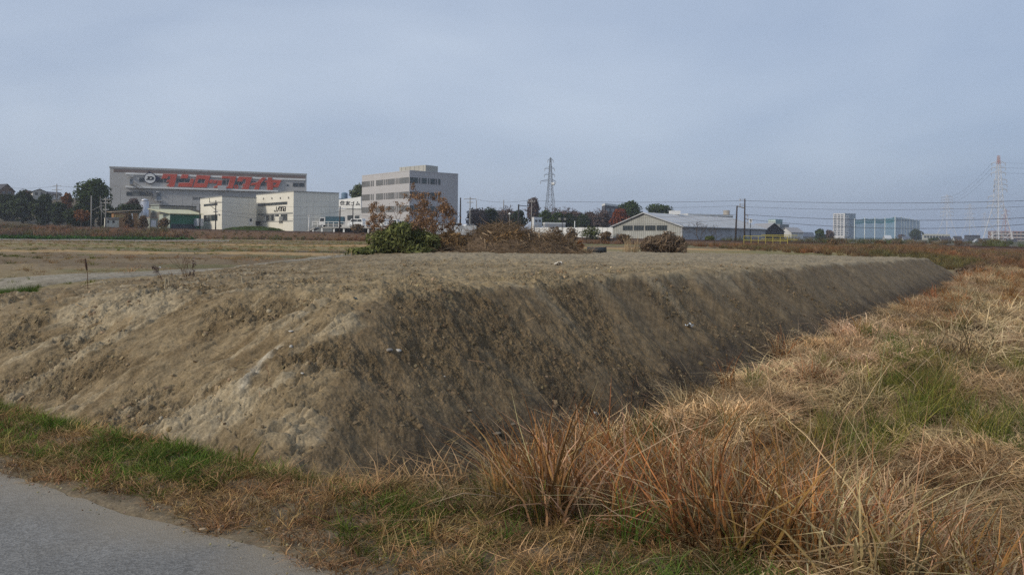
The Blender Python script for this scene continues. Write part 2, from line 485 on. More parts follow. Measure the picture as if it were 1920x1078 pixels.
# asphalt road, its edge broken and irregular
rt = np.arange(-60, 60.01, 0.06)
nr_ = 26
ro = np.linspace(0, 1, nr_)
T_, O_ = np.meshgrid(rt, ro)
edge = 0.05 * fbm(rt * 0.9, rt * 0 + 3.3, 51, 4) + 0.014 * fbm(rt * 6, rt * 0 + 1.7, 52, 4, 0.6)
S_ = edge[None, :] * 1.0 - O_ * (5.0 + edge[None, :])
XR = -0.75 + 0.866 * (-T_) * -1 * -1 + 0.5 * S_
XR = -0.75 - 0.866 * T_ + 0.5 * S_; YR = 3.74 + 0.5 * T_ + 0.866 * S_
ZR = 0.014 + 0.012 * np.sin(np.clip(O_, 0, 1) * math.pi) - 0.02 * (O_ < 0.004)
def asphalt():
    m = bpy.data.materials.new('asphalt'); m.use_nodes = True
    nt = m.node_tree; N = nt.nodes.new; L = nt.links.new; b = nt.nodes['Principled BSDF']
    b.inputs['Roughness'].default_value = 0.9; b.inputs['Specular IOR Level'].default_value = 0.2
    geo = N('ShaderNodeNewGeometry'); at = N('ShaderNodeAttribute'); at.attribute_name = 'dust'
    vo = N('ShaderNodeTexVoronoi'); vo.inputs['Scale'].default_value = 95.0; L(geo.outputs['Position'], vo.inputs['Vector'])
    sp = N('ShaderNodeSeparateColor'); L(vo.outputs['Color'], sp.inputs[0])
    rp = N('ShaderNodeValToRGB'); rp.color_ramp.elements[0].color = (0.155, 0.15, 0.14, 1); rp.color_ramp.elements[1].color = (0.275, 0.267, 0.25, 1)
    rp.color_ramp.elements[0].position = 0.1
    L(sp.outputs[0], rp.inputs['Fac'])
    n1 = N('ShaderNodeTexNoise'); n1.inputs['Scale'].default_value = 1.3; n1.inputs['Detail'].default_value = 6; L(geo.outputs['Position'], n1.inputs['Vector'])
    r1 = N('ShaderNodeMapRange'); r1.inputs['From Min'].default_value = 0.3; r1.inputs['From Max'].default_value = 0.7; r1.inputs['To Min'].default_value = 0.82; r1.inputs['To Max'].default_value = 1.15
    L(n1.outputs['Fac'], r1.inputs['Value'])
    sc = N('ShaderNodeVectorMath'); sc.operation = 'SCALE'; L(rp.outputs['Color'], sc.inputs[0]); L(r1.outputs[0], sc.inputs['Scale'])
    nw = N('ShaderNodeTexNoise'); nw.inputs['Scale'].default_value = 3.5; L(geo.outputs['Position'], nw.inputs['Vector'])
    wv = N('ShaderNodeVectorMath'); wv.operation = 'MULTIPLY_ADD'; wv.inputs[1].default_value = (0.35, 0.35, 0.35); L(nw.outputs['Color'], wv.inputs[0]); L(geo.outputs['Position'], wv.inputs[2])
    vc = N('ShaderNodeTexVoronoi'); vc.feature = 'DISTANCE_TO_EDGE'; vc.inputs['Scale'].default_value = 0.55; L(wv.outputs[0], vc.inputs['Vector'])
    ck = N('ShaderNodeMapRange'); ck.inputs['From Min'].default_value = 0.0; ck.inputs['From Max'].default_value = 0.006; ck.inputs['To Min'].default_value = 0.8; ck.inputs['To Max'].default_value = 1.0; L(vc.outputs['Distance'], ck.inputs['Value'])
    n3 = N('ShaderNodeTexNoise'); n3.inputs['Scale'].default_value = 0.45; n3.inputs['Detail'].default_value = 5; L(geo.outputs['Position'], n3.inputs['Vector'])
    r3 = N('ShaderNodeMapRange'); r3.inputs['From Min'].default_value = 0.35; r3.inputs['From Max'].default_value = 0.65; r3.inputs['To Min'].default_value = 0.80; r3.inputs['To Max'].default_value = 1.12; L(n3.outputs['Fac'], r3.inputs['Value'])
    ml = N('ShaderNodeMath'); ml.operation = 'MULTIPLY'; L(ck.outputs[0], ml.inputs[0]); L(r3.outputs[0], ml.inputs[1])
    sc0 = sc; sc = N('ShaderNodeVectorMath'); sc.operation = 'SCALE'; L(sc0.outputs[0], sc.inputs[0]); L(ml.outputs[0], sc.inputs['Scale'])
    mx = N('ShaderNodeMix'); mx.data_type = 'RGBA'; mx.inputs['B'].default_value = (0.30, 0.25, 0.18, 1)
    L(at.outputs['Fac'], mx.inputs['Factor']); L(sc.outputs[0], mx.inputs['A']); L(mx.outputs['Result'], b.inputs['Base Color'])
    bp = N('ShaderNodeBump'); bp.inputs['Strength'].default_value = 0.4; bp.inputs['Distance'].default_value = 0.006
    L(vo.outputs['Distance'], bp.inputs['Height']); L(bp.outputs['Normal'], b.inputs['Normal'])
    return m
dust = np.clip(1 - (-S_) / (0.45 + 0.3 * fbm(XR * 1.2, YR * 1.2, 53, 3)), 0, 1) ** 1.3 * 0.85
dust = np.clip(dust + 0.25 * np.clip(fbm(XR * 0.8, YR * 0.8, 54, 4) - 0.2, 0, 1), 0, 1)
road = sheet('road', XR, YR, ZR, asphalt(), attrs={'dust': dust})

# heap of tipped soil
angs = np.linspace(-0.70, 0.66, 1180)
rads = np.concatenate([np.geomspace(5.4, 12, 500), np.geomspace(12, 62, 210)[1:]])
X, Y = polar_grid(angs, rads)
Z0 = M(X, Y); q = q_of(X, Y); t = t_of(X, Y); D = np.hypot(X, Y)
topf = sstep(-0.13, -0.02, Z0 - TOP(X, Y) + 0.05 * fbm(X * 1.1, Y * 1.1, 60, 3))       # flat top
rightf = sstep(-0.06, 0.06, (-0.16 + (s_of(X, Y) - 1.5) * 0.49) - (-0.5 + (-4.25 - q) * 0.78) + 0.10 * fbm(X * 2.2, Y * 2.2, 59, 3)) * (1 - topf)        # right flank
frontf = (1 - topf) * (1 - rightf)
near = np.clip(12 / D, 0.12, 1)
ca = -0.866 * X + 0.5 * Y; cb = 0.5 * X + 0.866 * Y                     # front face: along the contour, along the fall
d_ = 0.045 * fbm(X * 1.3, Y * 1.3, 61, 3)
rut = fbm(t * 1.15 + 0.35 * q, q * 0.22, 63, 4)                        # marks of the bucket down the flank
farf = 0.25 + 0.75 * sstep(9, 14, D)
d_ += rightf * 0.040 * rut * farf
rill = 1 - np.abs(fbm(t * 2.6 + 0.9 * q + 0.15 * fbm(X * 3, Y * 3, 62, 2), q * 0.35, 64, 3))       # small sharp gullies
d_ -= rightf * farf * 0.024 * sstep(0.80, 1.0, rill) * sstep(-0.2, 0.3, fbm(t * 0.5, q * 0.5, 66, 2))
streak = fbm(ca * 2.3 + 0.55 * cb, cb * 0.50, 65, 4)
d_ += frontf * 0.050 * streak
frl = 1 - np.abs(fbm(ca * 4.2 + 1.2 * cb, cb * 0.8, 68, 3)); d_ -= frontf * 0.030 * sstep(0.82, 1.0, frl)
d_ += topf * 0.042 * fbm(X * 3.2, Y * 3.2, 67, 4, 0.6)
trk = np.abs(((q + 0.25 * fbm(t * 0.15, t * 0, 57, 2)) % 2.4) - 1.2)          # wheel marks along the top
d_ -= topf * 0.03 * np.exp(-((trk - 0.35) / 0.13) ** 2) * sstep(-8.2, -7.6, -np.abs(q + 8.3) - 5.5) * (0.6 + 0.4 * np.sin(t * 22))
rough = sstep(-0.25, 0.30, fbm(X * 0.7, Y * 0.7, 69, 3) + 0.35 * fbm(X * 2.5, Y * 2.5, 70, 2))
d_ += (0.012 + 0.028 * rough * (1 - 0.25 * rightf)) * (1 - 0.25 * topf) * fbm(X * 7, Y * 7, 71, 4, 0.66) * near
d_ += (0.008 + 0.016 * rough) * (1 - 0.1 * topf) * (0.5 - np.abs(fbm(X * 17, Y * 17, 73, 3, 0.6))) * near
# dried pale clay
pale = 0.85 * sstep(0.31, 0.47, fbm(ca * 2.6 + 0.5 * cb, cb * 0.40, 75, 4) + 0.16 * fbm(X * 5, Y * 5, 77, 2) + 0.10 * sstep(-2.0, -5.0, X)) * frontf
blob = lambda x0, y0, rx, ry: np.exp(-(((X - x0) / rx) ** 2 + ((Y - y0) / ry) ** 2))
pale = np.maximum(pale, sstep(0.25, 0.5, blob(-2.6, 6.95, 0.42, 0.30) + 0.25 * streak + 0.1 * fbm(X * 6, Y * 6, 78, 2)) * frontf)
pale = np.maximum(pale, 0.5 * sstep(0.25, 0.5, blob(-1.75, 6.45, 0.30, 0.22) + 0.15 * fbm(X * 6, Y * 6, 78, 2)))
pale = np.maximum(pale, sstep(0.3, 0.55, 0.9 * blob(-5.0, 9.9, 0.9, 0.5) + 0.35 * fbm(ca * 1.6, cb * 1.0, 76, 3)))
pale = np.maximum(pale, 0.60 * rightf * sstep(0.05, 0.6, rut + 0.25 * fbm(X * 5, Y * 5, 77, 2)) * sstep(-5.2, -5.9, q + 0.8 * fbm(t * .7, q * .3, 79, 2)) * (0.35 + 0.65 * sstep(9, 16, D)))
pale *= (1 - 0.8 * sstep(-0.10, -0.30, Z0 + 0.1 * streak) * sstep(-2.2, -1.0, X))
# clay broken into overlapping scales
wa = ca + 0.06 * fbm(X * 5, Y * 5, 81, 2); wb = cb + 0.08 * fbm(X * 4, Y * 4, 82, 2)
ed, cid, lx, ly = voronoi(wa * 11 + wb * 4.0, wb * 5.0, 83)
scale_f = sstep(0.22, 0.50, blob(-1.72, 7.7, 0.60, 0.9) + blob(-1.9, 6.5, 0.7, 0.4) + 0.5 * pale + 0.45 * fbm(X * 1.2, Y * 1.2, 85, 3)) * frontf
crack = 1 - sstep(0.0, 0.12, ed)
d_ += scale_f * near * (0.050 * lx + 0.034 * (cid - 0.5) - 0.020 * crack)
Z = Z0 + d_
soil = np.zeros(X.shape + (3,)) + np.array([0.236, 0.178, 0.104])
mid = fbm(X * 1.4, Y * 1.4, 93, 4); fin = fbm(X * 5, Y * 5, 95, 3)
soil = lerp3(soil, (0.160, 0.114, 0.062), sstep(-0.2, 0.6, mid + 0.4 * fin) * 0.75)
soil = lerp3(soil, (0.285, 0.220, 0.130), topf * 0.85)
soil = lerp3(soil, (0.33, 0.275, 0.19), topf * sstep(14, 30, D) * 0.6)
soil = lerp3(soil, (0.170, 0.122, 0.069), rightf * (0.82 + 0.18 * farf * sstep(0.15, -0.45, rut + 0.3 * fin)))  # flank turned from the sun: its shade is put into the soil colour
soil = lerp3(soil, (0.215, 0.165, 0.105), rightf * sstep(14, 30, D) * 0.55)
soil = lerp3(soil, (0.345, 0.280, 0.182), pale * (0.95 - 0.45 * sstep(-0.1, 0.4, mid + 0.5 * fin)))
soil = lerp3(soil, (0.44, 0.39, 0.30), np.exp(-(((X + 2.29 - 0.19 * (Y - 7.77) + 0.06 * fin) / 0.05) ** 2)) * sstep(7.05, 7.15, Y) * (1 - sstep(7.75, 7.85, Y)) * 0.8)
# foot of the heap: damp soil, with contact shade painted in as well
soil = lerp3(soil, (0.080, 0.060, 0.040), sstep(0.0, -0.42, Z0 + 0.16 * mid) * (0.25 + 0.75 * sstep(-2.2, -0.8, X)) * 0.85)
gx = G(X, Y)
keep = (Z > gx - 0.10)
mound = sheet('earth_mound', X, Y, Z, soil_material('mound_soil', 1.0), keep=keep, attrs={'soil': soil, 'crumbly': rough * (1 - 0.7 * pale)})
MX, MY, MZ = X, Y, Z
def surf(x, y):
    """height of the heap as built (for what lies on it)"""
    a = np.arctan2(x, y); r = np.hypot(x, y)
    ci = np.clip(np.searchsorted(angs, a), 1, len(angs) - 1); ri = np.clip(np.searchsorted(rads, r), 1, len(rads) - 1)
    return np.maximum(MZ[ri, ci], G(x, y))

# farm track behind the heap
tp = [P(-420, 545, 17.2), P(0, 519, 18.9), P(300, 503, 23.5), P(600, 490, 31), P(690, 478, 45), P(760, 466, 62)]
tx = np.array([p.x for p in tp]); ty = np.array([p.y for p in tp])
k = np.linspace(0, len(tp) - 1, 220); TX = np.interp(k, range(len(tp)), tx); TY = np.interp(k, range(len(tp)), ty)
kk = np.ones(25) / 25; TX[12:-12] = np.convolve(TX, kk, 'valid'); TY[12:-12] = np.convolve(TY, kk, 'valid')
dx = np.gradient(TX); dy = np.gradient(TY); ln = np.hypot(dx, dy)
wv = np.linspace(-1.0, 1.0, 15)
XT = TX[None, :] + wv[:, None] * (-dy / ln)[None, :] * (1 + 0.15 * fbm(k * 0.9, k * 0, 101, 3))[None, :]
YT = TY[None, :] + wv[:, None] * (dx / ln)[None, :]
ZT = H(XT, YT) + 0.05 - 0.03 * (np.abs(wv[:, None]) < 0.6) * (np.abs(wv[:, None]) > 0.3) - 0.10 * (np.abs(wv[:, None]) > 0.95)
cT = np.zeros(XT.shape + (3,)) + np.array([0.31, 0.27, 0.205])
cT = lerp3(cT, (0.20, 0.165, 0.11), sstep(0, 0.5, fbm(XT * 0.7, YT * 0.7, 103, 3)) * 0.7)
sheet('dirt_track', XT, YT, ZT, soil_material('track_soil', 0.7), attrs={'soil': cT})
# ------------------------------------------------------------------ grasses
def tuft(name, n, h, spread, lean, width, droop, m, seed, hvar=0.5, seg=3, stalk=False):
    r = random.Random(seed)
    vs = []; fs = []; al = []
    for _ in range(n):
        a = r.uniform(0, 2 * math.pi); rr = spread * math.sqrt(r.random())
        bx, by = rr * math.cos(a), rr * math.sin(a)
        la = a + r.uniform(-1.3, 1.3) if r.random() < 0.6 else r.uniform(0, 2 * math.pi)
        hh = h * r.uniform(1 - hvar, 1 + hvar * 0.6); le = lean * r.uniform(0.2, 1.5); dr = droop * r.uniform(0.3, 1.4)
        w = width * r.uniform(0.6, 1.3); tw = r.uniform(0, math.pi)
        k = len(vs)
        for i in range(seg + 1):
            t = i / seg
            out = le * hh * t ** 1.6
            if i == 2: la += r.uniform(-.7, .7)
            x = bx + math.cos(la) * out; y = by + math.sin(la) * out; z = hh * (t - dr * t * t * t) - 0.02
            if stalk:
                ww = w * (1 - 0.5 * t)
            else:
                ww = w * (1 - t ** 1.5) * 0.5 + 0.0004
            px, py = math.cos(tw) * ww, math.sin(tw) * ww
            if i == seg:
                vs.append((x, y, z)); al.append(1.0)
            else:
                vs += [(x - px, y - py, z), (x + px, y + py, z)]; al += [t, t]
        for i in range(seg - 1):
            b = k + 2 * i; fs.append((b, b + 1, b + 3, b + 2))
        b = k + 2 * (seg - 1); fs.append((b, b + 1, b + 2))
    me = np_mesh(name, vs, fs)
    at = me.attributes.new('along', 'FLOAT', 'POINT'); at.data.foreach_set('value', al)
    me.materials.append(m)
    return me

def scatter(name, meshes, pts, rot, scl, tint, idx, label, cat):
    """one object of uncountable growth: every source mesh set on the given points"""
    me = bpy.data.meshes.new(name)
    me.vertices.add(len(pts)); me.vertices.foreach_set('co', np.asarray(pts, float).ravel())
    def put(n, t, a, f):
        at = me.attributes.new(n, t, 'POINT'); at.data.foreach_set(f, np.ascontiguousarray(a).ravel())
    put('rot', 'FLOAT_VECTOR', rot, 'vector'); put('scl', 'FLOAT_VECTOR', scl, 'vector')
    put('tint', 'FLOAT_COLOR', np.concatenate([tint, np.ones((len(tint), 1))], 1), 'color'); put('pick', 'INT', idx.astype(np.int32), 'value')
    o = bpy.data.objects.new(name, me); COL.objects.link(o)
    tag(o, label, cat, kind='stuff')
    col = bpy.data.collections.new(name + '_sources')
    for i, sm in enumerate(meshes):
        so = bpy.data.objects.new('%s_source_%02d' % (name, i), sm); col.objects.link(so)
    ng = bpy.data.node_groups.new(name + '_growth', 'GeometryNodeTree')
    ng.interface.new_socket('Geometry', in_out='INPUT', socket_type='NodeSocketGeometry')
    ng.interface.new_socket('Geometry', in_out='OUTPUT', socket_type='NodeSocketGeometry')
    N = ng.nodes.new; L = ng.links.new
    gi = N('NodeGroupInput'); go = N('NodeGroupOutput')
    ci = N('GeometryNodeCollectionInfo'); ci.inputs['Collection'].default_value = col
    ci.inputs['Separate Children'].default_value = True; ci.inputs['Reset Children'].default_value = True
    ip = N('GeometryNodeInstanceOnPoints'); ip.inputs['Pick Instance'].default_value = True
    def na(n, t):
        a = N('GeometryNodeInputNamedAttribute'); a.data_type = t; a.inputs['Name'].default_value = n
        return a.outputs['Attribute']
    er = N('FunctionNodeEulerToRotation'); L(na('rot', 'FLOAT_VECTOR'), er.inputs[0])
    L(gi.outputs[0], ip.inputs['Points']); L(ci.outputs[0], ip.inputs['Instance']); L(na('pick', 'INT'), ip.inputs['Instance Index'])
    L(er.outputs[0], ip.inputs['Rotation']); L(na('scl', 'FLOAT_VECTOR'), ip.inputs['Scale'])
    L(ip.outputs[0], go.inputs[0])
    md = o.modifiers.new('growth', 'NODES'); md.node_group = ng
    return o

def pts_in(n, xr, yr, fn):
    """random points in a box kept with probability fn(x, y)"""
    x = rng.uniform(*xr, n); y = rng.uniform(*yr, n)
    k = rng.random(n) < fn(x, y)
    return x[k], y[k]

def mono(n, base, var, hue=0.12):
    v = rng.uniform(1 - var, 1 + var, (n, 1)) * np.ones((1, 3))
    return np.array(base)[None, :] * v * rng.uniform(1 - hue, 1 + hue, (n, 3))

def grow(name, meshes, x, y, smin_, smax_, tint, label, cat, tilt=0.15, hmul=1.0, zoff=0.0, scale=None, height=None):
    n = len(x)
    z = (surf(x, y) if height is None else height) + zoff
    rot = np.stack([rng.normal(0, tilt, n), rng.normal(0, tilt, n), rng.uniform(0, 2 * math.pi, n)], 1)
    sc = rng.uniform(smin_, smax_, n) if scale is None else scale * rng.uniform(smin_, smax_, n)
    scl = np.stack([sc, sc, sc * hmul * rng.uniform(0.8, 1.2, n)], 1)
    return scatter(name, meshes, np.stack([x, y, z], 1), rot, scl, tint, rng.integers(0, len(meshes), n), label, cat)

W1 = np.ones(3)
m_dry = leafmat('dry_blade', (0.25, 0.165, 0.082), (0.60, 0.435, 0.245), 0.25, 0.6)
m_red = leafmat('rust_blade', (0.20, 0.125, 0.048), (0.42, 0.185, 0.072), 0.25, 0.65)
m_grn = leafmat('green_blade', (0.075, 0.11, 0.024), (0.155, 0.19, 0.05), 0.35, 0.4)
m_yel = leafmat('yellowing_blade', (0.14, 0.16, 0.04), (0.34, 0.27, 0.08), 0.3, 0.4)
m_stk = leafmat('dry_stalk', (0.46, 0.36, 0.21), (0.56, 0.45, 0.28), 0.1, 0.3)
m_weed = leafmat('brown_weed', (0.105, 0.072, 0.042), (0.19, 0.13, 0.078), 0.2, 0.5)

dry = [tuft('dry_patch', 330, 0.20, 0.40, 1.7, 0.0105, 0.55, m_dry, 100 + i) for i in range(4)]
matt = [tuft('matted_patch', 360, 0.17, 0.40, 2.4, 0.0105, 0.85, m_dry, 200 + i, seg=3) for i in range(4)]
sdry = [tuft('dry_tuft', 60, 0.26, 0.12, 1.3, 0.006, 0.5, m_dry, 250 + i) for i in range(4)]
rust = [tuft('rust_tuft', 36, 0.62, 0.12, 0.55, 0.011, 0.25, m_red, 300 + i, seg=4) for i in range(4)]
strw = [tuft('straw_tuft', 26, 0.58, 0.12, 0.9, 0.010, 0.35, m_dry, 350 + i, seg=4) for i in range(4)]
gren = [tuft('green_tuft', 36, 0.42, 0.10, 0.45, 0.008, 0.18, m_grn, 400 + i) for i in range(4)]
yelo = [tuft('yellow_tuft', 44, 0.46, 0.12, 0.55, 0.007, 0.25, m_yel, 500 + i) for i in range(4)]
iris = [tuft('broad_green_tuft', 8, 0.34, 0.05, 0.25, 0.034, 0.08, m_grn, 600 + i) for i in range(3)]
lawn = [tuft('short_green_tuft', 50, 0.085, 0.07, 0.9, 0.005, 0.3, m_grn, 700 + i) for i in range(4)]
thatch = [tuft('short_dry_tuft', 50, 0.07, 0.09, 1.9, 0.004, 0.6, m_dry, 800 + i) for i in range(4)]
weed = [tuft('brown_weed_tuft', 60, 0.75, 0.38, 0.55, 0.03, 0.25, m_weed, 900 + i) for i in range(4)]
stalk = [tuft('stalk', 2, 0.95, 0.05, 0.5, 0.0032, 0.06, m_stk, 1000 + i, seg=4, stalk=True) for i in range(4)]

straw = []
for i in range(4):
    r = random.Random(40 + i); vs = []; fs = []
    for k in range(3):
        a = r.uniform(0, 6.28); l = r.uniform(0.05, 0.16); ox, oy = r.uniform(-.08, .08), r.uniform(-.08, .08); w_ = 0.0017; z0 = r.uniform(0.004, 0.012); z1 = r.uniform(0.004, 0.05)
        dxx, dyy = math.cos(a), math.sin(a); j = len(vs)
        vs += [(ox - dyy * w_, oy + dxx * w_, z0), (ox + dyy * w_, oy - dxx * w_, z0), (ox + dxx * l + dyy * w_, oy + dyy * l - dxx * w_, z1), (ox + dxx * l - dyy * w_, oy + dyy * l + dxx * w_, z1)]
        fs.append((j, j + 1, j + 2, j + 3))
    me = np_mesh('straw_bit', vs, fs); at = me.attributes.new('along', 'FLOAT', 'POINT'); at.data.foreach_set('value', [0.5] * len(vs)); me.materials.append(m_stk)
    straw.append(me)
straw_flat = straw

def toe_gap(x, y): return q_of(x, y) + 4.25          # metres to the right of the foot of the heap
def clump(x, y, f=0.8, sd=111): return fbm(x * f, y * f, sd, 3)

# right-hand field: matted dry grass, denser and finer close by
def f_field(x, y):
    g = toe_gap(x, y) + 0.18 * clump(x, y, 1.5, 113); s_ = s_of(x, y)
    ok = (g > 0.22) & (s_ > 1.05) & (M(x, y) < G(x, y) + 0.12)
    return ok * np.where((q_of(x, y) > -1.8) & (y > 23), 0.0, 1.0) * (0.75 + 0.25 * (clump(x, y) > -0.3))
xs, ys, ss = [], [], []
for cell, yr, xr, sc in ((0.34, (3.0, 7), (-2, 6.5), 0.9), (0.42, (7, 12), (-1, 12), 1.05), (0.60, (12, 24), (2, 24), 1.35), (0.75, (24, 52), (10, 42), 1.35)):
    gx_, gy_ = np.meshgrid(np.arange(*xr, cell), np.arange(*yr, cell)); x = (gx_ + rng.uniform(-.5, .5, gx_.shape) * cell).ravel(); y = (gy_ + rng.uniform(-.5, .5, gy_.shape) * cell).ravel()
    k = rng.random(len(x)) < f_field(x, y); x, y = x[k], y[k]; xs.append(x); ys.append(y); ss.append(np.full(len(x), sc))
x = np.concatenate(xs); y = np.concatenate(ys); sc = np.concatenate(ss)
cl = clump(x, y, 0.55, 115)
tn = mono(len(x), (1.0, 1.0, 1.0), 0.28, 0.06)
tn *= (1 + 0.45 * cl)[:, None]
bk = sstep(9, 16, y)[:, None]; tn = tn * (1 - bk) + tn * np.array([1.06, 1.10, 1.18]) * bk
gapv = toe_gap(x, y); tn *= (1 + 0.55 * np.exp(-((gapv - 0.8) / 0.7) ** 2) * ((y > 6.5) & (y < 17)))[:, None]
rd = np.clip(clump(x, y, 0.5, 117) - 0.05, 0, 1)[:, None]
tn = tn * (1 - rd) + tn * np.array([0.85, 0.66, 0.55]) * rd
sc = sc * (0.85 + 0.45 * np.clip(cl + 0.2, 0, 1))
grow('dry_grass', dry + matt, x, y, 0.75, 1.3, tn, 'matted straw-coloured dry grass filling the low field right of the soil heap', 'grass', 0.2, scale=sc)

# swathe of taller rusty weeds along the foot of the heap, far part
x, y = pts_in(2600, (0, 34), (8, 47), lambda x, y: ((toe_gap(x, y) > 0.1) & (toe_gap(x, y) < 3.2)) * np.clip(0.25 + clump(x, y, 0.5, 119) + 0.45 * sstep(18, 30, y), 0, 1) * (0.15 + 0.85 * sstep(10, 20, y)))
grow('rusty_weeds', rust + sdry, x, y, 0.7, 1.25, mono(len(x), (0.95, 0.85, 0.8), 0.3), 'rust-brown weeds along the foot of the soil heap beside the dry field', 'weeds', 0.25)

# rust-red upright grass in the ditch close by
def f_rust(x, y):
    s_ = s_of(x, y); g = toe_gap(x, y)
    return ((s_ > 1.15) & (s_ < 3.6) & (g > 0.3) & (x > -0.1)) * np.clip(0.62 + 1.0 * clump(x, y, 1.1, 121), 0, 1) * np.where(s_ > 2.6, 0.25, 1.0) * np.where(x > 2.3, 0.38, 1.0)
x, y = pts_in(4200, (-0.3, 5.5), (2.0, 8.5), f_rust)
grow('rust_red_grass', rust + strw + strw[:2], x, y, 0.75, 1.2, mono(len(x), (1, 1, 1), 0.3), 'tall rust-red grass standing in the ditch beside the verge', 'grass', 0.2, scale=np.where((x > 0.0) & (x < 2.1), 1.22, 0.9))
x, y = pts_in(620, (-0.4, 5.5), (2.0, 8.5), lambda x, y: f_rust(x, y) * np.clip(0.3 + 1.2 * clump(x, y, 0.9, 123), 0, 1))
x2, y2 = pts_in(2600, (0, 14), (5, 18), lambda x, y: (toe_gap(x, y) > 0.6) * np.clip(1.8 * clump(x, y, 0.55, 125) - 0.15, 0, 1) * (s_of(x, y) > 1.6))
x3, y3 = pts_in(700, (4.4, 7.6), (8.5, 15), lambda x, y: np.exp(-((x - 0.5 * y) / 0.55) ** 2 - ((y - 11.6) / 2.4) ** 2))
x = np.concatenate([x, x2, x3]); y = np.concatenate([y, y2, y3])
grow('yellow_green_grass', yelo + gren, x, y, 0.7, 1.15, mono(len(x), (1, 1, 1), 0.25), 'yellow-green grass patches among the dry field grass', 'grass', 0.15)
# green at the bottom of the ditch, in front of the rusty grass
x, y = pts_in(900, (-0.6, 4.5), (2.6, 7.5), lambda x, y: ((s_of(x, y) > 0.95) & (s_of(x, y) < 1.7)) * np.clip(0.25 + 1.4 * clump(x, y, 0.9, 127), 0, 0.8))
grow('green_ditch_grass', gren, x, y, 0.4, 0.85, mono(len(x), (0.9, 0.95, 0.8), 0.3), 'dark green grass at the edge of the ditch under the rusty grass', 'grass', 0.15)

# short growth of the verge
def f_verge(x, y):
    s_ = s_of(x, y) + 0.10 * clump(x, y, 2.3, 129)
    return ((s_ > 0.03) & (M(x, y) < G(x, y) + 0.06) & (q_of(x, y) < 2.5)) * sstep(-0.02, 0.18, s_) * (1 - sstep(1.9, 2.5, s_)) 
x, y = pts_in(21000, (-9, 3.5), (2.0, 12), lambda x, y: f_verge(x, y) * np.clip(0.35 + 0.9 * clump(x, y, 1.0, 131) + 0.2 * sstep(0.6, 1.2, s_of(x, y)) + 0.45 * sstep(-1.5, -3.5, x) - 0.30 * sstep(-1.8, -0.4, x), 0, 1) * sstep(0.12, 0.45, s_of(x, y)))
grow('verge_grass', lawn, x, y, 0.6, 1.5, mono(len(x), (1.0, 1.08, 0.9), 0.4), 'short green grass and clover on the verge between road and soil heap', 'grass', 0.2)
x, y = pts_in(27000, (-9, 3.5), (2.0, 12), lambda x, y: f_verge(x, y) * np.clip(0.85 - 0.8 * clump(x, y, 1.0, 131) + 0.3 * sstep(0.5, 0.1, s_of(x, y)) + 0.3 * sstep(-1.8, -0.4, x) - 0.35 * sstep(-2.0, -4.0, x) * sstep(0.3, 0.7, s_of(x, y)), 0.22, 1))
grow('verge_thatch', thatch, x, y, 0.6, 1.5, mono(len(x), (0.78, 0.70, 0.60), 0.4), 'dead mown grass lying on the verge along the road edge', 'grass', 0.25)
x, y = pts_in(1500, (-7, 1.0), (3.0, 8), lambda x, y: np.exp(-((s_of(x, y) - 0.02) / 0.10) ** 2) * np.clip(0.4 + clump(x, y, 1.5, 137), 0, 1))
grow('road_edge_litter', straw_flat, x, y, 0.5, 1.3, mono(len(x), (0.7, 0.62, 0.52), 0.4), 'dead grass bits spilling over the road edge', 'grass', 0.1, height=np.maximum(G(x, y), 0.02) + 0.004)
# tall dry and green tufts where the verge meets the heap
x, y = pts_in(1500, (-9, 0.8), (5, 12), lambda x, y: ((np.abs(M(x, y) - G(x, y) + 0.02) < 0.12) & (s_of(x, y) > 1.0) & (s_of(x, y) < 3.2)) * np.where(x > -1.7, 1.0, 0.35))
grow('toe_grass', sdry, x, y, 0.4, 0.8, mono(len(x), (1, 0.95, 0.9), 0.3), 'bent dry grass at the near foot of the soil heap', 'grass', 0.25)
x, y = pts_in(240, (-9, 0.6), (5, 10), lambda x, y: ((np.abs(M(x, y) - G(x, y) + 0.08) < 0.16) & (s_of(x, y) < 2.5) & (s_of(x, y) > 0.9)) * np.clip(0.3 + clump(x, y, 0.9, 133), 0, 1))
grow('broad_leaf_grass', iris, x, y, 0.5, 1.05, mono(len(x), (1, 1, 1), 0.25), 'broad green blades growing at the foot of the soil heap', 'grass', 0.15)
# pale straight stalks sticking out of the rusty grass
x, y = pts_in(330, (-0.3, 9), (2.4, 14), lambda x, y: ((s_of(x, y) > 1.2) & (toe_gap(x, y) > 0.1)) * 0.5)
grow('pale_stalks', stalk, x, y, 0.6, 1.1, mono(len(x), (1, 1, 1), 0.2), 'long pale dead stalks leaning out of the ditch grass', 'stalks', 0.35)

# straw, roots and clods lying on the heap
def bits(name, n, ln, wd, seed):
    return tuft(name, n, ln, 0.03, 3.0, wd, 0.98, m_stk, seed, seg=2, stalk=True)
def normals(x, y):
    e = 0.06
    gx = (surf(x + e, y) - surf(x - e, y)) / (2 * e); gy = (surf(x, y + e) - surf(x, y - e)) / (2 * e)
    return gx, gy
def lay(name, meshes, x, y, s0, s1, tint, label, cat, jit=0.2, power=1.0, sink=0.0):
    gx, gy = normals(x, y); n = len(x)
    # tilt to the slope first, then leave the heading in the mesh (several sources, both signs)
    rot = np.stack([np.arctan(gy) + rng.normal(0, jit, n), -np.arctan(gx) + rng.normal(0, jit, n), np.zeros(n)], 1)
    sc = s0 + (s1 - s0) * rng.random(n) ** power
    f = rng.choice([-1.0, 1.0], n)
    scl = np.stack([sc, sc, sc], 1)
    return scatter(name, meshes, np.stack([x, y, surf(x, y) - sink * sc], 1), rot, scl, tint, rng.integers(0, len(meshes), n), label, cat)
def f_heap(x, y): return (M(x, y) > G(x, y) + 0.03) * 1.0
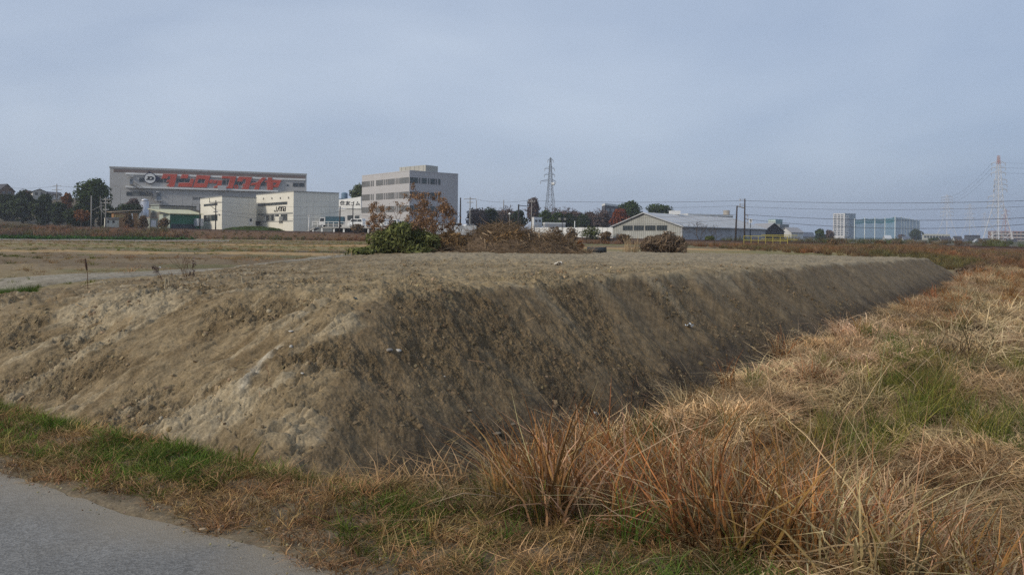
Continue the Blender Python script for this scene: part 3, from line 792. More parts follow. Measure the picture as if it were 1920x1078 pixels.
x, y = pts_in(22000, (-9, 14), (5.6, 22), lambda x, y: f_heap(x, y) * np.clip(0.05 + 1.1 * clump(x, y, 0.9, 141) + 0.3 * sstep(0.3, -0.3, M(x, y)), 0.03, 1) * np.clip(11 / y, 0, 1))
lay('loose_straw', straw, x, y, 0.22, 1.6, mono(len(x), (0.62, 0.54, 0.45), 0.55), 'loose straw and root bits strewn over the soil heap', 'straw', 0.3, 4.0)

m_clod = leafmat('clod_soil', (0.215, 0.162, 0.098), None, 0.0, 0.35)
def clod(seed, flat):
    bm = bmesh.new(); bmesh.ops.create_icosphere(bm, subdivisions=1, radius=1.0)
    r = random.Random(seed)
    for v in bm.verts:
        v.co *= r.uniform(0.65, 1.2); v.co.z *= flat
    me = bpy.data.meshes.new('clod'); bm.to_mesh(me); bm.free(); me.materials.append(m_clod)
    return me
clods = [clod(60 + i, f) for i, f in enumerate((0.8, 0.6, 0.7, 0.35, 0.25))]
x, y = pts_in(130000, (-9, 16), (5.6, 22), lambda x, y: f_heap(x, y) * np.clip(sstep(-0.25, 0.30, fbm(x * 0.7, y * 0.7, 69, 3) + 0.35 * fbm(x * 2.5, y * 2.5, 70, 2)) ** 2 + 0.3 * sstep(0.2, -0.3, M(x, y)), 0.03, 1) * np.clip(10 / y, 0, 1))
tn = mono(len(x), (1, 1, 1), 0.3, 0.05) * np.where(toe_gap(x, y) > -2.0, 0.66, 1.0)[:, None]; lt = (rng.random(len(x)) < 0.03)[:, None]; tn = np.where(lt, tn * 1.6, tn)  # clods on the flank darkened to match its painted shade
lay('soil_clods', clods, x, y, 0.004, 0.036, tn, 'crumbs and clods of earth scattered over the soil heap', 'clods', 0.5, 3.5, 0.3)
def lump(seed):
    bm = bmesh.new(); bmesh.ops.create_icosphere(bm, subdivisions=2, radius=1.0); r = random.Random(seed); k = r.uniform(0, 9)
    for v in bm.verts:
        c = v.co; v.co = c * (1 + 0.25 * math.sin(3.1 * c.x + k) * math.cos(2.7 * c.y - k) + 0.18 * math.sin(7 * c.z + 5 * c.x + k) + r.uniform(-0.09, 0.09)); v.co.z *= 0.7
    me = bpy.data.meshes.new('lump'); bm.to_mesh(me); bm.free(); me.materials.append(m_clod)
    return me
lumps = [lump(80 + i) for i in range(5)]
x, y = pts_in(9000, (-9, 16), (5.6, 20), lambda x, y: f_heap(x, y) * np.clip(0.5 * sstep(0.25, 0.7, fbm(x * 0.7, y * 0.7, 69, 3) + 0.35 * fbm(x * 2.5, y * 2.5, 70, 2)) + 0.30 * sstep(-0.05, -0.35, M(x, y)) + 0.35 * np.exp(-((x + 1.0) / 0.45) ** 2 - ((y - 7.3) / 0.7) ** 2), 0.004, 1) * np.clip(9 / y, 0, 1))
lay('earth_lumps', lumps, x, y, 0.014, 0.060, mono(len(x), (0.9, 0.9, 0.9), 0.22, 0.04) * np.where(toe_gap(x, y) > -1.9, 0.72, 1.0)[:, None], 'lumps of earth fallen along the foot and corner of the soil heap', 'lumps', 0.6, 2.5, 0.35)  # lumps on the flank tinted down with the same painted shade
# gravel at the road edge
x, y = pts_in(9000, (-7, 1.0), (3.0, 8), lambda x, y: np.exp(-((s_of(x, y) - 0.04) / 0.17) ** 2))
grow('road_edge_gravel', clods, x, y, 0.003, 0.010, mono(len(x), (0.95, 1.0, 1.05), 0.4), 'grit and small gravel along the broken road edge', 'gravel', 0.6, height=np.maximum(G(x, y), 0.022) + 0.002)

# weeds of the railway bank and the rough ground in front of it
def f_bank(x, y):
    e_ = rail_e(x, y)
    return ((e_ < -2.3) & (e_ > -9.5)) | ((x > 22) & (y > 53) & (e_ < -2.6))
def patch(x, y): return clump(x, y, 0.09, 151)
x, y = pts_in(24000, (-130, 110), (50, 200), lambda x, y: f_bank(x, y) * 1.0)
x3, y3 = pts_in(5000, (25, 85), (53, 100), lambda x, y: f_bank(x, y) * 1.0)
x = np.concatenate([x, x3]); y = np.concatenate([y, y3])
tn = mono(len(x), (1.25, 1.2, 1.15), 0.35); pt = patch(x, y)[:, None]
tn = np.where(pt > 0.25, tn * np.array([1.2, 0.95, 0.8]), tn); tn = np.where(pt < -0.25, tn * np.array([0.78, 1.0, 0.75]), tn)
hs = np.where(x < -60, 1.9, np.where(x > 15, 0.60, 0.80)) * np.where(rail_e(x, y) > -4.2, 0.62, 1.0)
grow('bank_weeds', weed, x, y, 0.7, 1.3, tn, 'brown withered weeds covering the railway bank', 'weeds', 0.2, scale=hs, height=G(x, y))
# stubble on the far right field
x, y = pts_in(15000, (16, 48), (22, 54), lambda x, y: (q_of(x, y) > -2.2) * 1.0)
grow('field_stubble', thatch, x, y, 1.4, 2.6, mono(len(x), (1.0, 0.92, 0.80), 0.2), 'short tan stubble on the flat field at the far right', 'stubble', 0.2, height=G(x, y))
# ragged growth on the fields at the left
x, y = pts_in(16000, (-75, -6), (14, 128), lambda x, y: ((q_of(x, y) < -11) & (M(x, y) < G(x, y) + .05) & (s_of(x, y) > 3)) * np.clip(0.35 + 1.2 * fbm(x * 0.03, y * 0.22, 153, 3), 0.04, 1))
grn = (fbm(x * 0.05, y * 0.16, 155, 3) > 0.12)
k = np.hypot(*np.array([[xx, yy] for xx, yy in zip(x, y)]).T) > 0
grow('fallow_field_grass', thatch, x[~grn], y[~grn], 1.2, 3.0, mono((~grn).sum(), (0.75, 0.66, 0.55), 0.3), 'sparse dry grass on the fallow strips left of the heap', 'grass', 0.2, height=G(x[~grn], y[~grn]))
grow('field_edge_grass', lawn, x[grn], y[grn], 1.0, 2.4, mono(grn.sum(), (1.2, 1.05, 0.9), 0.3), 'green grass strips between the fields at the left', 'grass', 0.2, height=G(x[grn], y[grn]))
# dark green grass in the dip behind the heap, left edge
x, y = pts_in(1500, (-15, -8.2), (12.5, 17.5), lambda x, y: ((M(x, y) < G(x, y) + 0.10) & (x < -0.595 * y)) * 1.0)
grow('dip_grass', gren, x, y, 0.3, 0.55, mono(len(x), (0.75, 0.9, 0.8), 0.3), 'dark green grass in the dip behind the heap at the left edge', 'grass', 0.2, height=H(x, y))

# rough scrub beyond the railway at the right
x, y = pts_in(5000, (30, 330), (95, 330), lambda x, y: ((rail_e(x, y) > 7) & (x / y > 0.25) & (rail_e(x, y) < 150)) * np.clip(0.25 + 1.1 * clump(x, y, 0.05, 161), 0, 1))
tn = mono(len(x), (0.95, 1.0, 0.9), 0.35); tn = np.where((clump(x, y, 0.04, 163) > 0)[:, None], tn * np.array([0.7, 1.05, 0.7]), tn)
grow('distant_scrub', weed, x, y, 1.0, 2.0, tn, 'low brown and olive scrub on the flat land beyond the railway at right', 'scrub', 0.2, height=G(x, y))
# ------------------------------------------------------------------ buildings
GLASS = mat('window_glass', (0.035, 0.045, 0.05), 0.15, 0.3, 0.4, spec=0.6)
GLASS_P = mat('curtained_glass', (0.20, 0.21, 0.20), 0.3, 0.4, 0.5, spec=0.5)
FRAME = mat('window_frame_grey', (0.16, 0.16, 0.16), 0.5, 0.1)
WHITE = mat('white_paint', (0.74, 0.74, 0.72), 0.6, 0.12, 0.5)
DARK = mat('dark_steel', (0.035, 0.033, 0.034), 0.6, 0.2)
CONC = mat('pole_concrete', (0.27, 0.26, 0.245), 0.9, 0.2, 1.0)
BROWNPOLE = mat('rail_pole_steel', (0.055, 0.042, 0.038), 0.7, 0.2)

class Wall:
    """a vertical wall plane through two points of the ground plan"""
    def __init__(self, A, B):
        self.A = Vector((A[0], A[1], 0)); self.B = Vector((B[0], B[1], 0))
        self.dir = (self.B - self.A); self.len = self.dir.length; self.dir.normalize()
        n = Vector((self.dir.y, -self.dir.x, 0))
        if n.dot(-self.A) < 0: n = -n
        self.n = n
    def at(self, px, py):
        r = ray(px, py); o = Vector((0, 0, EYE))
        k = (self.A - o).dot(self.n) / r.dot(self.n)
        p = o + r * k
        return (p - self.A).dot(self.dir), p.z
    def fr(self, u, w, z):
        p = self.A + self.dir * u + self.n * w
        return (p.x, p.y, z)
    def box(self, mb, u0, u1, z0, z1, w0, w1):
        f = self.fr
        mb.hexa([f(u0, w0, z0), f(u1, w0, z0), f(u1, w1, z0), f(u0, w1, z0), f(u0, w0, z1), f(u1, w0, z1), f(u1, w1, z1), f(u0, w1, z1)])
        return mb
    def pbox(self, mb, px0, py0, px1, py1, w0, w1):
        u0, z1 = self.at(px0, py0); u1, z0 = self.at(px1, py1)
        return self.box(mb, min(u0, u1), max(u0, u1), min(z0, z1), max(z0, z1), w0, w1)

def gp(px, d):
    p = P(px, 432, d); return (p.x, p.y)

def window(parent, W, u0, u1, z0, z1, glass=GLASS, frame=FRAME, fw=0.09, mull=0, name='window', w=0.0):
    org = parent.location
    m = MB()
    W.box(m, u0, u1, z0, z0 + fw, w + 0.0, w + 0.07); W.box(m, u0, u1, z1 - fw, z1, w + 0.0, w + 0.07)
    W.box(m, u0, u0 + fw, z0 + fw, z1 - fw, w + 0.0, w + 0.065); W.box(m, u1 - fw, u1, z0 + fw, z1 - fw, w + 0.0, w + 0.065)
    for i in range(mull):
        c = u0 + (u1 - u0) * (i + 1) / (mull + 1); W.box(m, c - fw * 0.4, c + fw * 0.4, z0 + fw, z1 - fw, w + 0.0, w + 0.06)
    o = m.build(name, frame, parent, org=org)
    g = MB(); W.box(g, u0 + fw * 0.5, u1 - fw * 0.5, z0 + fw * 0.5, z1 - fw * 0.5, w - 0.02, w + 0.03)
    g.build('pane', glass, o, org=org)
    return o

def pwin(parent, W, px0, py0, px1, py1, **kw):
    u0, z1 = W.at(px0, py0); u1, z0 = W.at(px1, py1)
    return window(parent, W, min(u0, u1), max(u0, u1), min(z0, z1), max(z0, z1), **kw)

def plan(L, C, Rr):
    """four ground corners from left, near and right corner given as (px, d)"""
    l, c, r = Vector(gp(*L)), Vector(gp(*C)), Vector(gp(*Rr))
    return l, c, r, l + r - c

def block(name, label, cat, L, C, Rr, py_top, wallm, zbase=None, roofm=None, cap=0.35, group=None, gable=None, eave=0.4, capm=None):
    """a flat-roofed block, or a gabled one (gable = 'L' when the gable faces left, 'R' right) with rise in pixels"""
    l, c, r, b = plan(L, C, Rr)
    zt = P(C[0], py_top, C[1]).z
    zb = zbase if zbase is not None else float(np.min(G(np.array([l.x, c.x, r.x]), np.array([l.y, c.y, r.y])))) - 0.3
    e = empty(name, (c.x, c.y, zb), label, cat, group)
    org = e.location
    m = MB(); ring = [l, c, r, b]
    m.hexa([(p.x, p.y, zb) for p in ring] + [(p.x, p.y, zt) for p in ring])
    if gable:
        side, rise = gable
        if side == 'L':
            g0, g1, gb0, gb1 = l, c, b, r
        else:
            g0, g1, gb0, gb1 = c, r, l, b
        mid = (g0 + g1) / 2; midb = (gb0 + gb1) / 2
        m.add([(g0.x, g0.y, zt), (g1.x, g1.y, zt), (mid.x, mid.y, zt + rise), (gb0.x, gb0.y, zt), (gb1.x, gb1.y, zt), (midb.x, midb.y, zt + rise)],
              [(0, 1, 2), (3, 5, 4), (0, 2, 5, 3), (1, 4, 5, 2)])
        m.build('wall', wallm, e, org=org)
        ax = (midb - mid).normalized(); ov = 0.35
        a0 = mid - ax * ov; a1 = midb + ax * ov
        for k, (p, pb) in enumerate(((g0, gb0), (g1, gb1))):
            out = (p - mid).normalized() * eave; drop = rise / (p - mid).length * eave
            p0 = p + out - ax * ov; p1 = pb + out + ax * ov
            t = 0.14
            rm = MB().hexa([(a0.x, a0.y, zt + rise + 0.02), (a1.x, a1.y, zt + rise + 0.02), (p1.x, p1.y, zt - drop + 0.02), (p0.x, p0.y, zt - drop + 0.02),
                            (a0.x, a0.y, zt + rise + t), (a1.x, a1.y, zt + rise + t), (p1.x, p1.y, zt - drop + t), (p0.x, p0.y, zt - drop + t)])
            rm.build('roof', roofm or wallm, e, org=org)
    else:
        m.build('wall', wallm, e, org=org)
        k = MB(); g = 0.06
        cen = (l + r) / 2
        rg = [p + (p - cen).normalized() * g for p in ring]
        k.hexa([(p.x, p.y, zt + 0.003) for p in rg] + [(p.x, p.y, zt + cap) for p in rg])
        k.build('roof', capm or roofm or wallm, e, org=org)
    return e, Wall(l, c), Wall(c, r), zb, zt

# --- large factory with the lettering on its front
fac_wall = mat('factory_panel', (0.50, 0.49, 0.47), 0.8, 0.22, 0.12, detail=6)
fl, fr_ = gp(205, 230), gp(574, 252)
FW = Wall(fl, fr_); FW_n = FW.n
zt = P(205, 315, 230).z; zb = 1.5
fac = empty('factory_building', (fl[0], fl[1], zb), 'large pale grey factory hall with red katakana lettering across its front', 'factory')
org = fac.location
m = MB(); FW.box(m, 0, FW.len, zb, zt, -38, 0); m.build('wall', fac_wall, fac, org=org)
m = MB(); FW.box(m, -0.15, FW.len + 0.15, zt + 0.003, zt + 0.45, -38.1, 0.15); m.build('parapet', mat('parapet_metal', (0.45, 0.45, 0.44), 0.5, 0.2), fac, org=org)
m = MB(); u0 = FW.at(236, 320)[0]; FW.box(m, 1.0, FW.len - 0.3, zt - 1.15, zt - 0.25, 0.0, 0.05); m.build('fascia', mat('factory_fascia', (0.21, 0.165, 0.15), 0.8, 0.25, 0.3), fac, org=org)
m = MB(); FW.box(m, u0, FW.len - 0.4, zt - 1.75, zt - 1.2, 0.0, 0.35); m.build('canopy', WHITE, fac, org=org)
zl = FW.at(237, 350.5)[1]
m = MB(); FW.box(m, u0, FW.at(521, 358)[0], zl - 0.28, zl + 0.22, 0.0, 0.9); m.build('ledge', WHITE, fac, org=org)
joint = mat('panel_joint', (0.27, 0.265, 0.26), 0.9, 0.1)
for i in range(1, 20):                                     # joints between the cladding panels
    u = FW.len * i / 20
    m = MB(); FW.box(m, u - 0.03, u + 0.03, zb + 2, zl - 0.4, 0.0, 0.012); m.build('panel_joint', joint, fac, org=org)
zw0, zw1 = FW.at(261, 341.5)[1], FW.at(261, 333)[1]
for a, b in ((261, 271), (294, 306), (308, 326), (331, 345), (346, 359), (371, 377), (378, 385), (416, 424), (425, 432), (440, 447), (448, 456), (470, 480), (489, 497), (498, 507)):
    window(fac, FW, FW.at(a, 338)[0], FW.at(b, 338)[0], zw0, zw1, fw=0.12)
pwin(fac, FW, 549, 342.8, 560, 350.8, fw=0.12); pwin(fac, FW, 560.3, 343, 571, 351, fw=0.12)
for a, b in ((237, 249), (249.5, 262), (262.5, 275), (275.5, 287)):
    pwin(fac, FW, a, 359.5, b, 367.6, fw=0.12, glass=GLASS_P if a > 240 and a < 262 else GLASS)
for a, b in ((362, 366.5), (367, 371), (373, 376), (377, 380), (381, 384)):
    pwin(fac, FW, a, 370, b, 374.5, fw=0.1, glass=GLASS_P if a < 370 else GLASS)
grey_door = mat('grey_blue_door', (0.20, 0.23, 0.27), 0.6, 0.2)
for (x0, y0, x1, y1, ax0, ax1, ay) in ((243.5, 335.5, 248.5, 346, 241, 251, 331.6), (294, 362.5, 302, 376, 292.5, 299, 360.4)):
    m = MB(); FW.pbox(m, x0, y0, x1, y1, 0, 0.08); d_o = m.build('door', grey_door, fac, org=org)
    m = MB(); FW.pbox(m, x0 + 1.2, y0 + 1.5, x1 - 1.6, y0 + 5, 0.08, 0.11); m.build('door_pane', GLASS, d_o, org=org)
    m = MB(); FW.pbox(m, ax0, ay - 0.6, ax1, ay + 0.5, 0, 0.9); m.build('door_canopy', WHITE, fac, org=org)
m = MB(); FW.pbox(m, 538, 346, 541, 349.5, 0, 0.08); m.build('door_pane', GLASS, fac, org=org)
# outside stair
stair_m = mat('galvanised_steel', (0.33, 0.30, 0.25), 0.5, 0.2, metal=0.2)
a, za = FW.at(250.5, 347); b, zb_ = FW.at(292, 374)
st = MB(); ns = 22
for i in range(ns):
    u = a + (b - a) * i / ns; z = za + (zb_ - za) * i / ns
    FW.box(st, u, u + (b - a) / ns * 1.05, z - 0.12, z, 0.3, 1.5)
stair = st.build('stair', stair_m, fac, org=org)
m = MB()
for w_ in (0.32, 1.48):
    p0 = FW.fr(a, w_, za + 0.9); p1 = FW.fr(b, w_, zb_ + 0.9); m.tube([p0, p1], 0.06, 4)
    for i in range(0, ns + 1, 3):
        u = a + (b - a) * i / ns; z = za + (zb_ - za) * i / ns; m.tube([FW.fr(u, w_, z), FW.fr(u, w_, z + 0.9)], 0.04, 4)
m.build('handrail', stair_m, stair, org=org)
m = MB(); FW.pbox(m, 243, 346, 252, 347.2, 0.02, 1.5); m.build('stair_landing', stair_m, fac, org=org)
m = MB(); FW.pbox(m, 408, 348.6, 423.5, 358, 0.9, 1.5); m.build('notice_panel', mat('grey_white_panel', (0.5, 0.5, 0.5), 0.7, 0.1), fac, org=org)
m = MB(); FW.pbox(m, 291, 375.6, 304, 377, 0.02, 1.2); m.build('step', WHITE, fac, org=org)
# lettering: each character on its own pale backing
LET = mat('red_letter', (0.56, 0.10, 0.065), 0.6, 0.25, 0.4); LETB = mat('letter_edge', (0.58, 0.42, 0.37), 0.7, 0.1)
za_ = lambda X, Y: (260 + X / 12.0, 310 + Y / 12.0)
zb2 = lambda X, Y: (400 + X / 10.667, 310 + Y / 10.667)
chars = [
 (za_, [[(560, 200), (868, 210), (800, 485), (690, 495), (690, 468), (632, 462), (672, 436), (695, 378), (628, 375), (650, 335), (705, 333), (722, 255), (660, 245), (640, 302), (518, 302)]]),
 (za_, [[(975, 215), (1120, 218), (1100, 295), (945, 298)], [(905, 400), (1145, 398), (1175, 310), (1245, 312), (1200, 490), (885, 485)]]),
 (za_, [[(1310, 230), (1615, 240), (1505, 315), (1345, 310)], [(1615, 240), (1530, 500), (1480, 415), (1505, 315)], [(1530, 500), (1220, 500), (1315, 410), (1480, 415)], [(1220, 500), (1310, 230), (1345, 310), (1315, 410)]]),
 (za_, [[(1600, 330), (1675, 330), (1655, 405), (1580, 405)], [(1690, 338), (1765, 338), (1745, 408), (1672, 408)], [(1780, 345), (1880, 345), (1855, 470), (1765, 505), (1690, 510), (1695, 480), (1755, 470)]]),
 (zb2, [[(180, 222), (455, 232), (385, 465), (250, 465), (262, 440), (295, 430), (335, 272), (165, 262)]]),
 (zb2, [[(510, 235), (770, 245), (700, 485), (560, 475), (600, 440), (625, 415), (580, 410), (595, 380), (635, 375), (655, 285), (595, 280), (570, 330), (475, 325)]]),
 (zb2, [[(985, 250), (1050, 255), (945, 370), (905, 490), (815, 485), (850, 395), (740, 400), (765, 360), (860, 350)]]),
 (zb2, [[(1095, 250), (1170, 255), (1180, 300), (1360, 300), (1290, 445), (1190, 440), (1205, 400), (1240, 400), (1270, 355), (1195, 350), (1185, 495), (1080, 495), (1070, 345), (1025, 340), (1045, 310), (1080, 305)]]),
]
def offset_poly(poly, d):
    n = len(poly); out = []
    area = sum(poly[i][0] * poly[(i + 1) % n][1] - poly[(i + 1) % n][0] * poly[i][1] for i in range(n))
    sg = 1 if area > 0 else -1
    for i in range(n):
        p0, p, p1 = Vector(poly[i - 1]), Vector(poly[i]), Vector(poly[(i + 1) % n])
        a = (p - p0).normalized(); b = (p1 - p).normalized()
        na = Vector((a.y, -a.x)) * sg; nb = Vector((b.y, -b.x)) * sg
        k = (na + nb); k = k / max(0.5, k.length_squared / 2) if k.length > 1e-6 else na
        out.append(tuple(p + k * d))
    return out
for fn, polys in chars:
    m = MB(); mbk = MB()
    for pl in polys:
        uz = [FW.at(*fn(*c)) for c in pl]
        m.prism(uz, 0.40, 0.62, FW.fr)
        mbk.prism(offset_poly(uz, 0.11), 0.10, 0.38, FW.fr)
    lo = m.build('letter', LET, fac, org=org)
    mbk.build('letter_backing', LETB, lo, org=org)
def disc(W, cu, cz, r0, r1, w0, w1, n=28):
    mb = MB()
    pts = [(math.cos(2 * math.pi * i / n), math.sin(2 * math.pi * i / n)) for i in range(n)]
    if r0 <= 0:
        mb.prism([(cu + r1 * c, cz + r1 * s) for c, s in pts], w0, w1, W.fr)
    else:
        for i in range(n):
            a, b = pts[i], pts[(i + 1) % n]
            mb.prism([(cu + r0 * a[0], cz + r0 * a[1]), (cu + r1 * a[0], cz + r1 * a[1]), (cu + r1 * b[0], cz + r1 * b[1]), (cu + r0 * b[0], cz + r0 * b[1])], w0, w1, W.fr)
    return mb
cu, cz = FW.at(*zb2(458, 435))
o = disc(FW, cu, cz, 0.28, 0.62, 0.40, 0.6).build('letter', LET, fac, org=org)
NAVY = mat('navy_paint', (0.03, 0.035, 0.075), 0.5, 0.2); BLK = mat('black_paint', (0.015, 0.015, 0.02), 0.5, 0.1)
cu, cz = FW.at(*za_(258, 298)); r_ = 1.66
em = disc(FW, cu, cz, 0, r_, 0.1, 0.5).build('emblem', NAVY, fac, org=org)
disc(FW, cu, cz, 0, r_ * 0.87, 0.503, 0.56).build('emblem_disc', WHITE, em, org=org)
m = MB(); m.prism([FW.at(*za_(*c)) for c in [(205, 258), (320, 258), (350, 285), (338, 328), (300, 337), (168, 332), (182, 310), (206, 305), (216, 285), (198, 272)]], 0.563, 0.62, FW.fr); m.build('emblem_letter', BLK, em, org=org)
m = MB(); m.prism([FW.at(*za_(*c)) for c in [(262, 282), (300, 284), (302, 305), (268, 318), (248, 312)]], 0.622, 0.64, FW.fr); m.build('emblem_letter_hole', WHITE, em, org=org)
m = MB(); m.prism([FW.at(*za_(*c)) for c in [(385, 232), (495, 300), (392, 372)]], 0.1, 0.45, FW.fr); m.build('emblem_fin', NAVY, em, org=org)
m = MB(); m.prism([FW.at(*za_(*c)) for c in [(215, 138), (240, 136), (300, 182), (270, 190)]], 0.4, 0.48, FW.fr); m.build('emblem_fin', NAVY, em, org=org)

# --- white office of two joined blocks by the railway
jw = mat('cream_render', (0.74, 0.71, 0.62), 0.85, 0.10, 0.15)
JL, JC, JR = gp(480, 188), gp(550, 170), gp(635, 176)
jt = P(550, 360, 170).z; jb = 1.4
jin = empty('white_company_building', (JC[0], JC[1], jb), 'cream white two-storey company building of two joined blocks behind the railway', 'building')
org = jin.location
l, c, r = Vector(JL), Vector(JC), Vector(JR); b = l + r - c
m = MB(); m.hexa([(p.x, p.y, jb) for p in (l, c, r, b)] + [(p.x, p.y, jt) for p in (l, c, r, b)]); m.build('wall', jw, jin, org=org)
l2, c2, r2 = Vector(gp(375, 190)), Vector(gp(416, 175)), Vector(gp(480.5, 182)); b2 = l2 + r2 - c2
jt2 = P(416, 369, 175).z
m = MB(); m.hexa([(p.x, p.y, jb) for p in (l2, c2, r2, b2)] + [(p.x, p.y, jt2) for p in (l2, c2, r2, b2)]); m.build('wall', jw, jin, org=org)
capm = mat('roof_edge_grey', (0.33, 0.33, 0.31), 0.6, 0.2)
for ring, z_ in (((l, c, r, b), jt), ((l2, c2, r2, b2), jt2)):
    cen = (ring[0] + ring[2]) / 2; rg = [p + (p - cen).normalized() * 0.1 for p in ring]
    m = MB(); m.hexa([(p.x, p.y, z_ + 0.003) for p in rg] + [(p.x, p.y, z_ + 0.22) for p in rg]); m.build('roof_edge', capm, jin, org=org)
JW1 = Wall(JL, JC); JW2 = Wall(JC, JR); JW3 = Wall((l2.x, l2.y), (c2.x, c2.y)); JW4 = Wall((c2.x, c2.y), (r2.x, r2.y))
z3 = lambda X, Y: (360 + X / 6.0, 300 + Y / 6.0)
for a, bb in ((748, 790), (793, 838), (841, 886), (889, 930), (933, 978), (981, 1028), (1031, 1073)):
    u0, u1 = JW1.at(*z3(a, 500))[0], JW1.at(*z3(bb, 500))[0]
    window(jin, JW1, u0, u1, JW1.at(*z3(905, 512))[1], JW1.at(*z3(905, 481))[1], fw=0.07)
for a, bb in ((838, 866), (869, 895), (898, 924), (932, 955), (958, 980), (1000, 1028), (1031, 1052), (1054, 1074)):
    window(jin, JW1, JW1.at(*z3(a, 650))[0], JW1.at(*z3(bb, 650))[0], JW1.at(*z3(955, 684))[1], JW1.at(*z3(955, 612))[1], fw=0.07, glass=GLASS_P if a in (869, 932) else GLASS)
m = MB(); JW1.pbox(m, *z3(980, 640), *z3(1025, 688), 0.05, 0.9); m.build('porch', jw, jin, org=org)
for a in (808, 903, 998, 1090):
    cu, cz = JW1.at(*z3(a, 437 - (a - 808) * 0.04)); disc(JW1, cu, cz, 0, 0.24, 0, 0.15, 10).build('vent', CONC, jin, org=org)
m = MB(); JW1.pbox(m, *z3(742, 606), *z3(1135, 609), 0, 0.03); JW1.pbox(m, *z3(742, 690), *z3(1135, 694), 0, 0.03); m.build('wall_joint', capm, jin, org=org)
for a, bb in ((136, 160), (163, 190), (193, 220), (223, 250), (253, 288)):
    window(jin, JW3, JW3.at(*z3(a, 500))[0], JW3.at(*z3(bb, 500))[0], JW3.at(*z3(210, 517))[1], JW3.at(*z3(210, 492))[1], fw=0.06)
    window(jin, JW3, JW3.at(*z3(a, 650))[0], JW3.at(*z3(bb, 650))[0], JW3.at(*z3(210, 686))[1], JW3.at(*z3(210, 618))[1], fw=0.06, glass=GLASS_P if a in (163, 193) else GLASS)
for x0, y0, x1, y1, mm in ((645, 656, 680, 735, WHITE),):
    m = MB(); JW4.pbox(m, *z3(x0, y0), *z3(x1, y1), 0, 0.06); d_o = m.build('door', mm, jin, org=org)
    m = MB(); JW4.pbox(m, *z3(648, 660), *z3(672, 694), 0.06, 0.08); m.build('door_pane', GLASS, d_o, org=org)
m = MB(); JW4.pbox(m, *z3(725, 690), *z3(716, 735), 0, 0.1); m.build('shutter', DARK, jin, org=org)
m = MB(); JW1.pbox(m, *z3(728, 688), *z3(770, 735), 0.0, 0.05); m.build('shutter', DARK, jin, org=org)
m = MB(); JW1.pbox(m, *z3(812, 615), *z3(826, 638), 0, 0.3); m.build('wall_lamp', capm, jin, org=org)
m = MB(); JW3.pbox(m, *z3(308, 608), *z3(318, 622), 0, 0.3); m.build('wall_lamp', capm, jin, org=org)
for a in (1215, 1290, 1370, 1455, 1545, 1600):             # joints of the side walls
    u = JW2.at(*z3(a, 500))[0]; m = MB(); JW2.box(m, u - 0.025, u + 0.025, jb, jt - 0.1, 0, 0.01); m.build('wall_joint', mat('joint_grey', (0.55, 0.54, 0.5), 0.9), jin, org=org)
for a in (440, 540, 640):
    u = JW4.at(*z3(a, 500))[0]; m = MB(); JW4.box(m, u - 0.025, u + 0.025, jb, jt2 - 0.1, 0, 0.01); m.build('wall_joint', MATS['joint_grey'], jin, org=org)
zj = (JW2.at(*z3(1300, 465))[1])
m = MB(); JW2.box(m, 0.1, JW2.len - 0.1, zj - 0.025, zj + 0.025, 0, 0.012); m.build('wall_joint', MATS['joint_grey'], jin, org=org)
def stroke(W, pts, wd, w0, w1):
    """letter stroke of even width through (u, z) points"""
    m = MB()
    for i, (a, b) in enumerate(zip(pts[:-1], pts[1:])):
        a, b = Vector(a), Vector(b); d = (b - a).normalized(); n = Vector((-d.y, d.x)) * wd / 2; a2 = a - d * wd / 2 * 0.98; b2 = b + d * wd / 2 * 0.98
        k = 0.004 * (i % 2)
        m.prism([tuple(a2 + n), tuple(b2 + n), tuple(b2 - n), tuple(a2 - n)], w0, w1 + k, W.fr)
    return m
for nm, pts in (('J', [(955, 530), (950, 578), (930, 578), (929, 568)]), ('i', [(983, 528), (963, 580)]), ('n', [(983, 578), (986, 531), (1004, 530), (1001, 577)]),
                ('n', [(1010, 577), (1013, 530), (1030, 529), (1027, 575)]), ('a', [(1038, 529), (1057, 528), (1054, 573), (1036, 574), (1037, 551), (1055, 550)])):
    uz = [JW1.at(*z3(*p)) for p in pts]
    stroke(JW1, uz, 0.15, 0.0, 0.12).build('letter', BLK, jin, org=org)

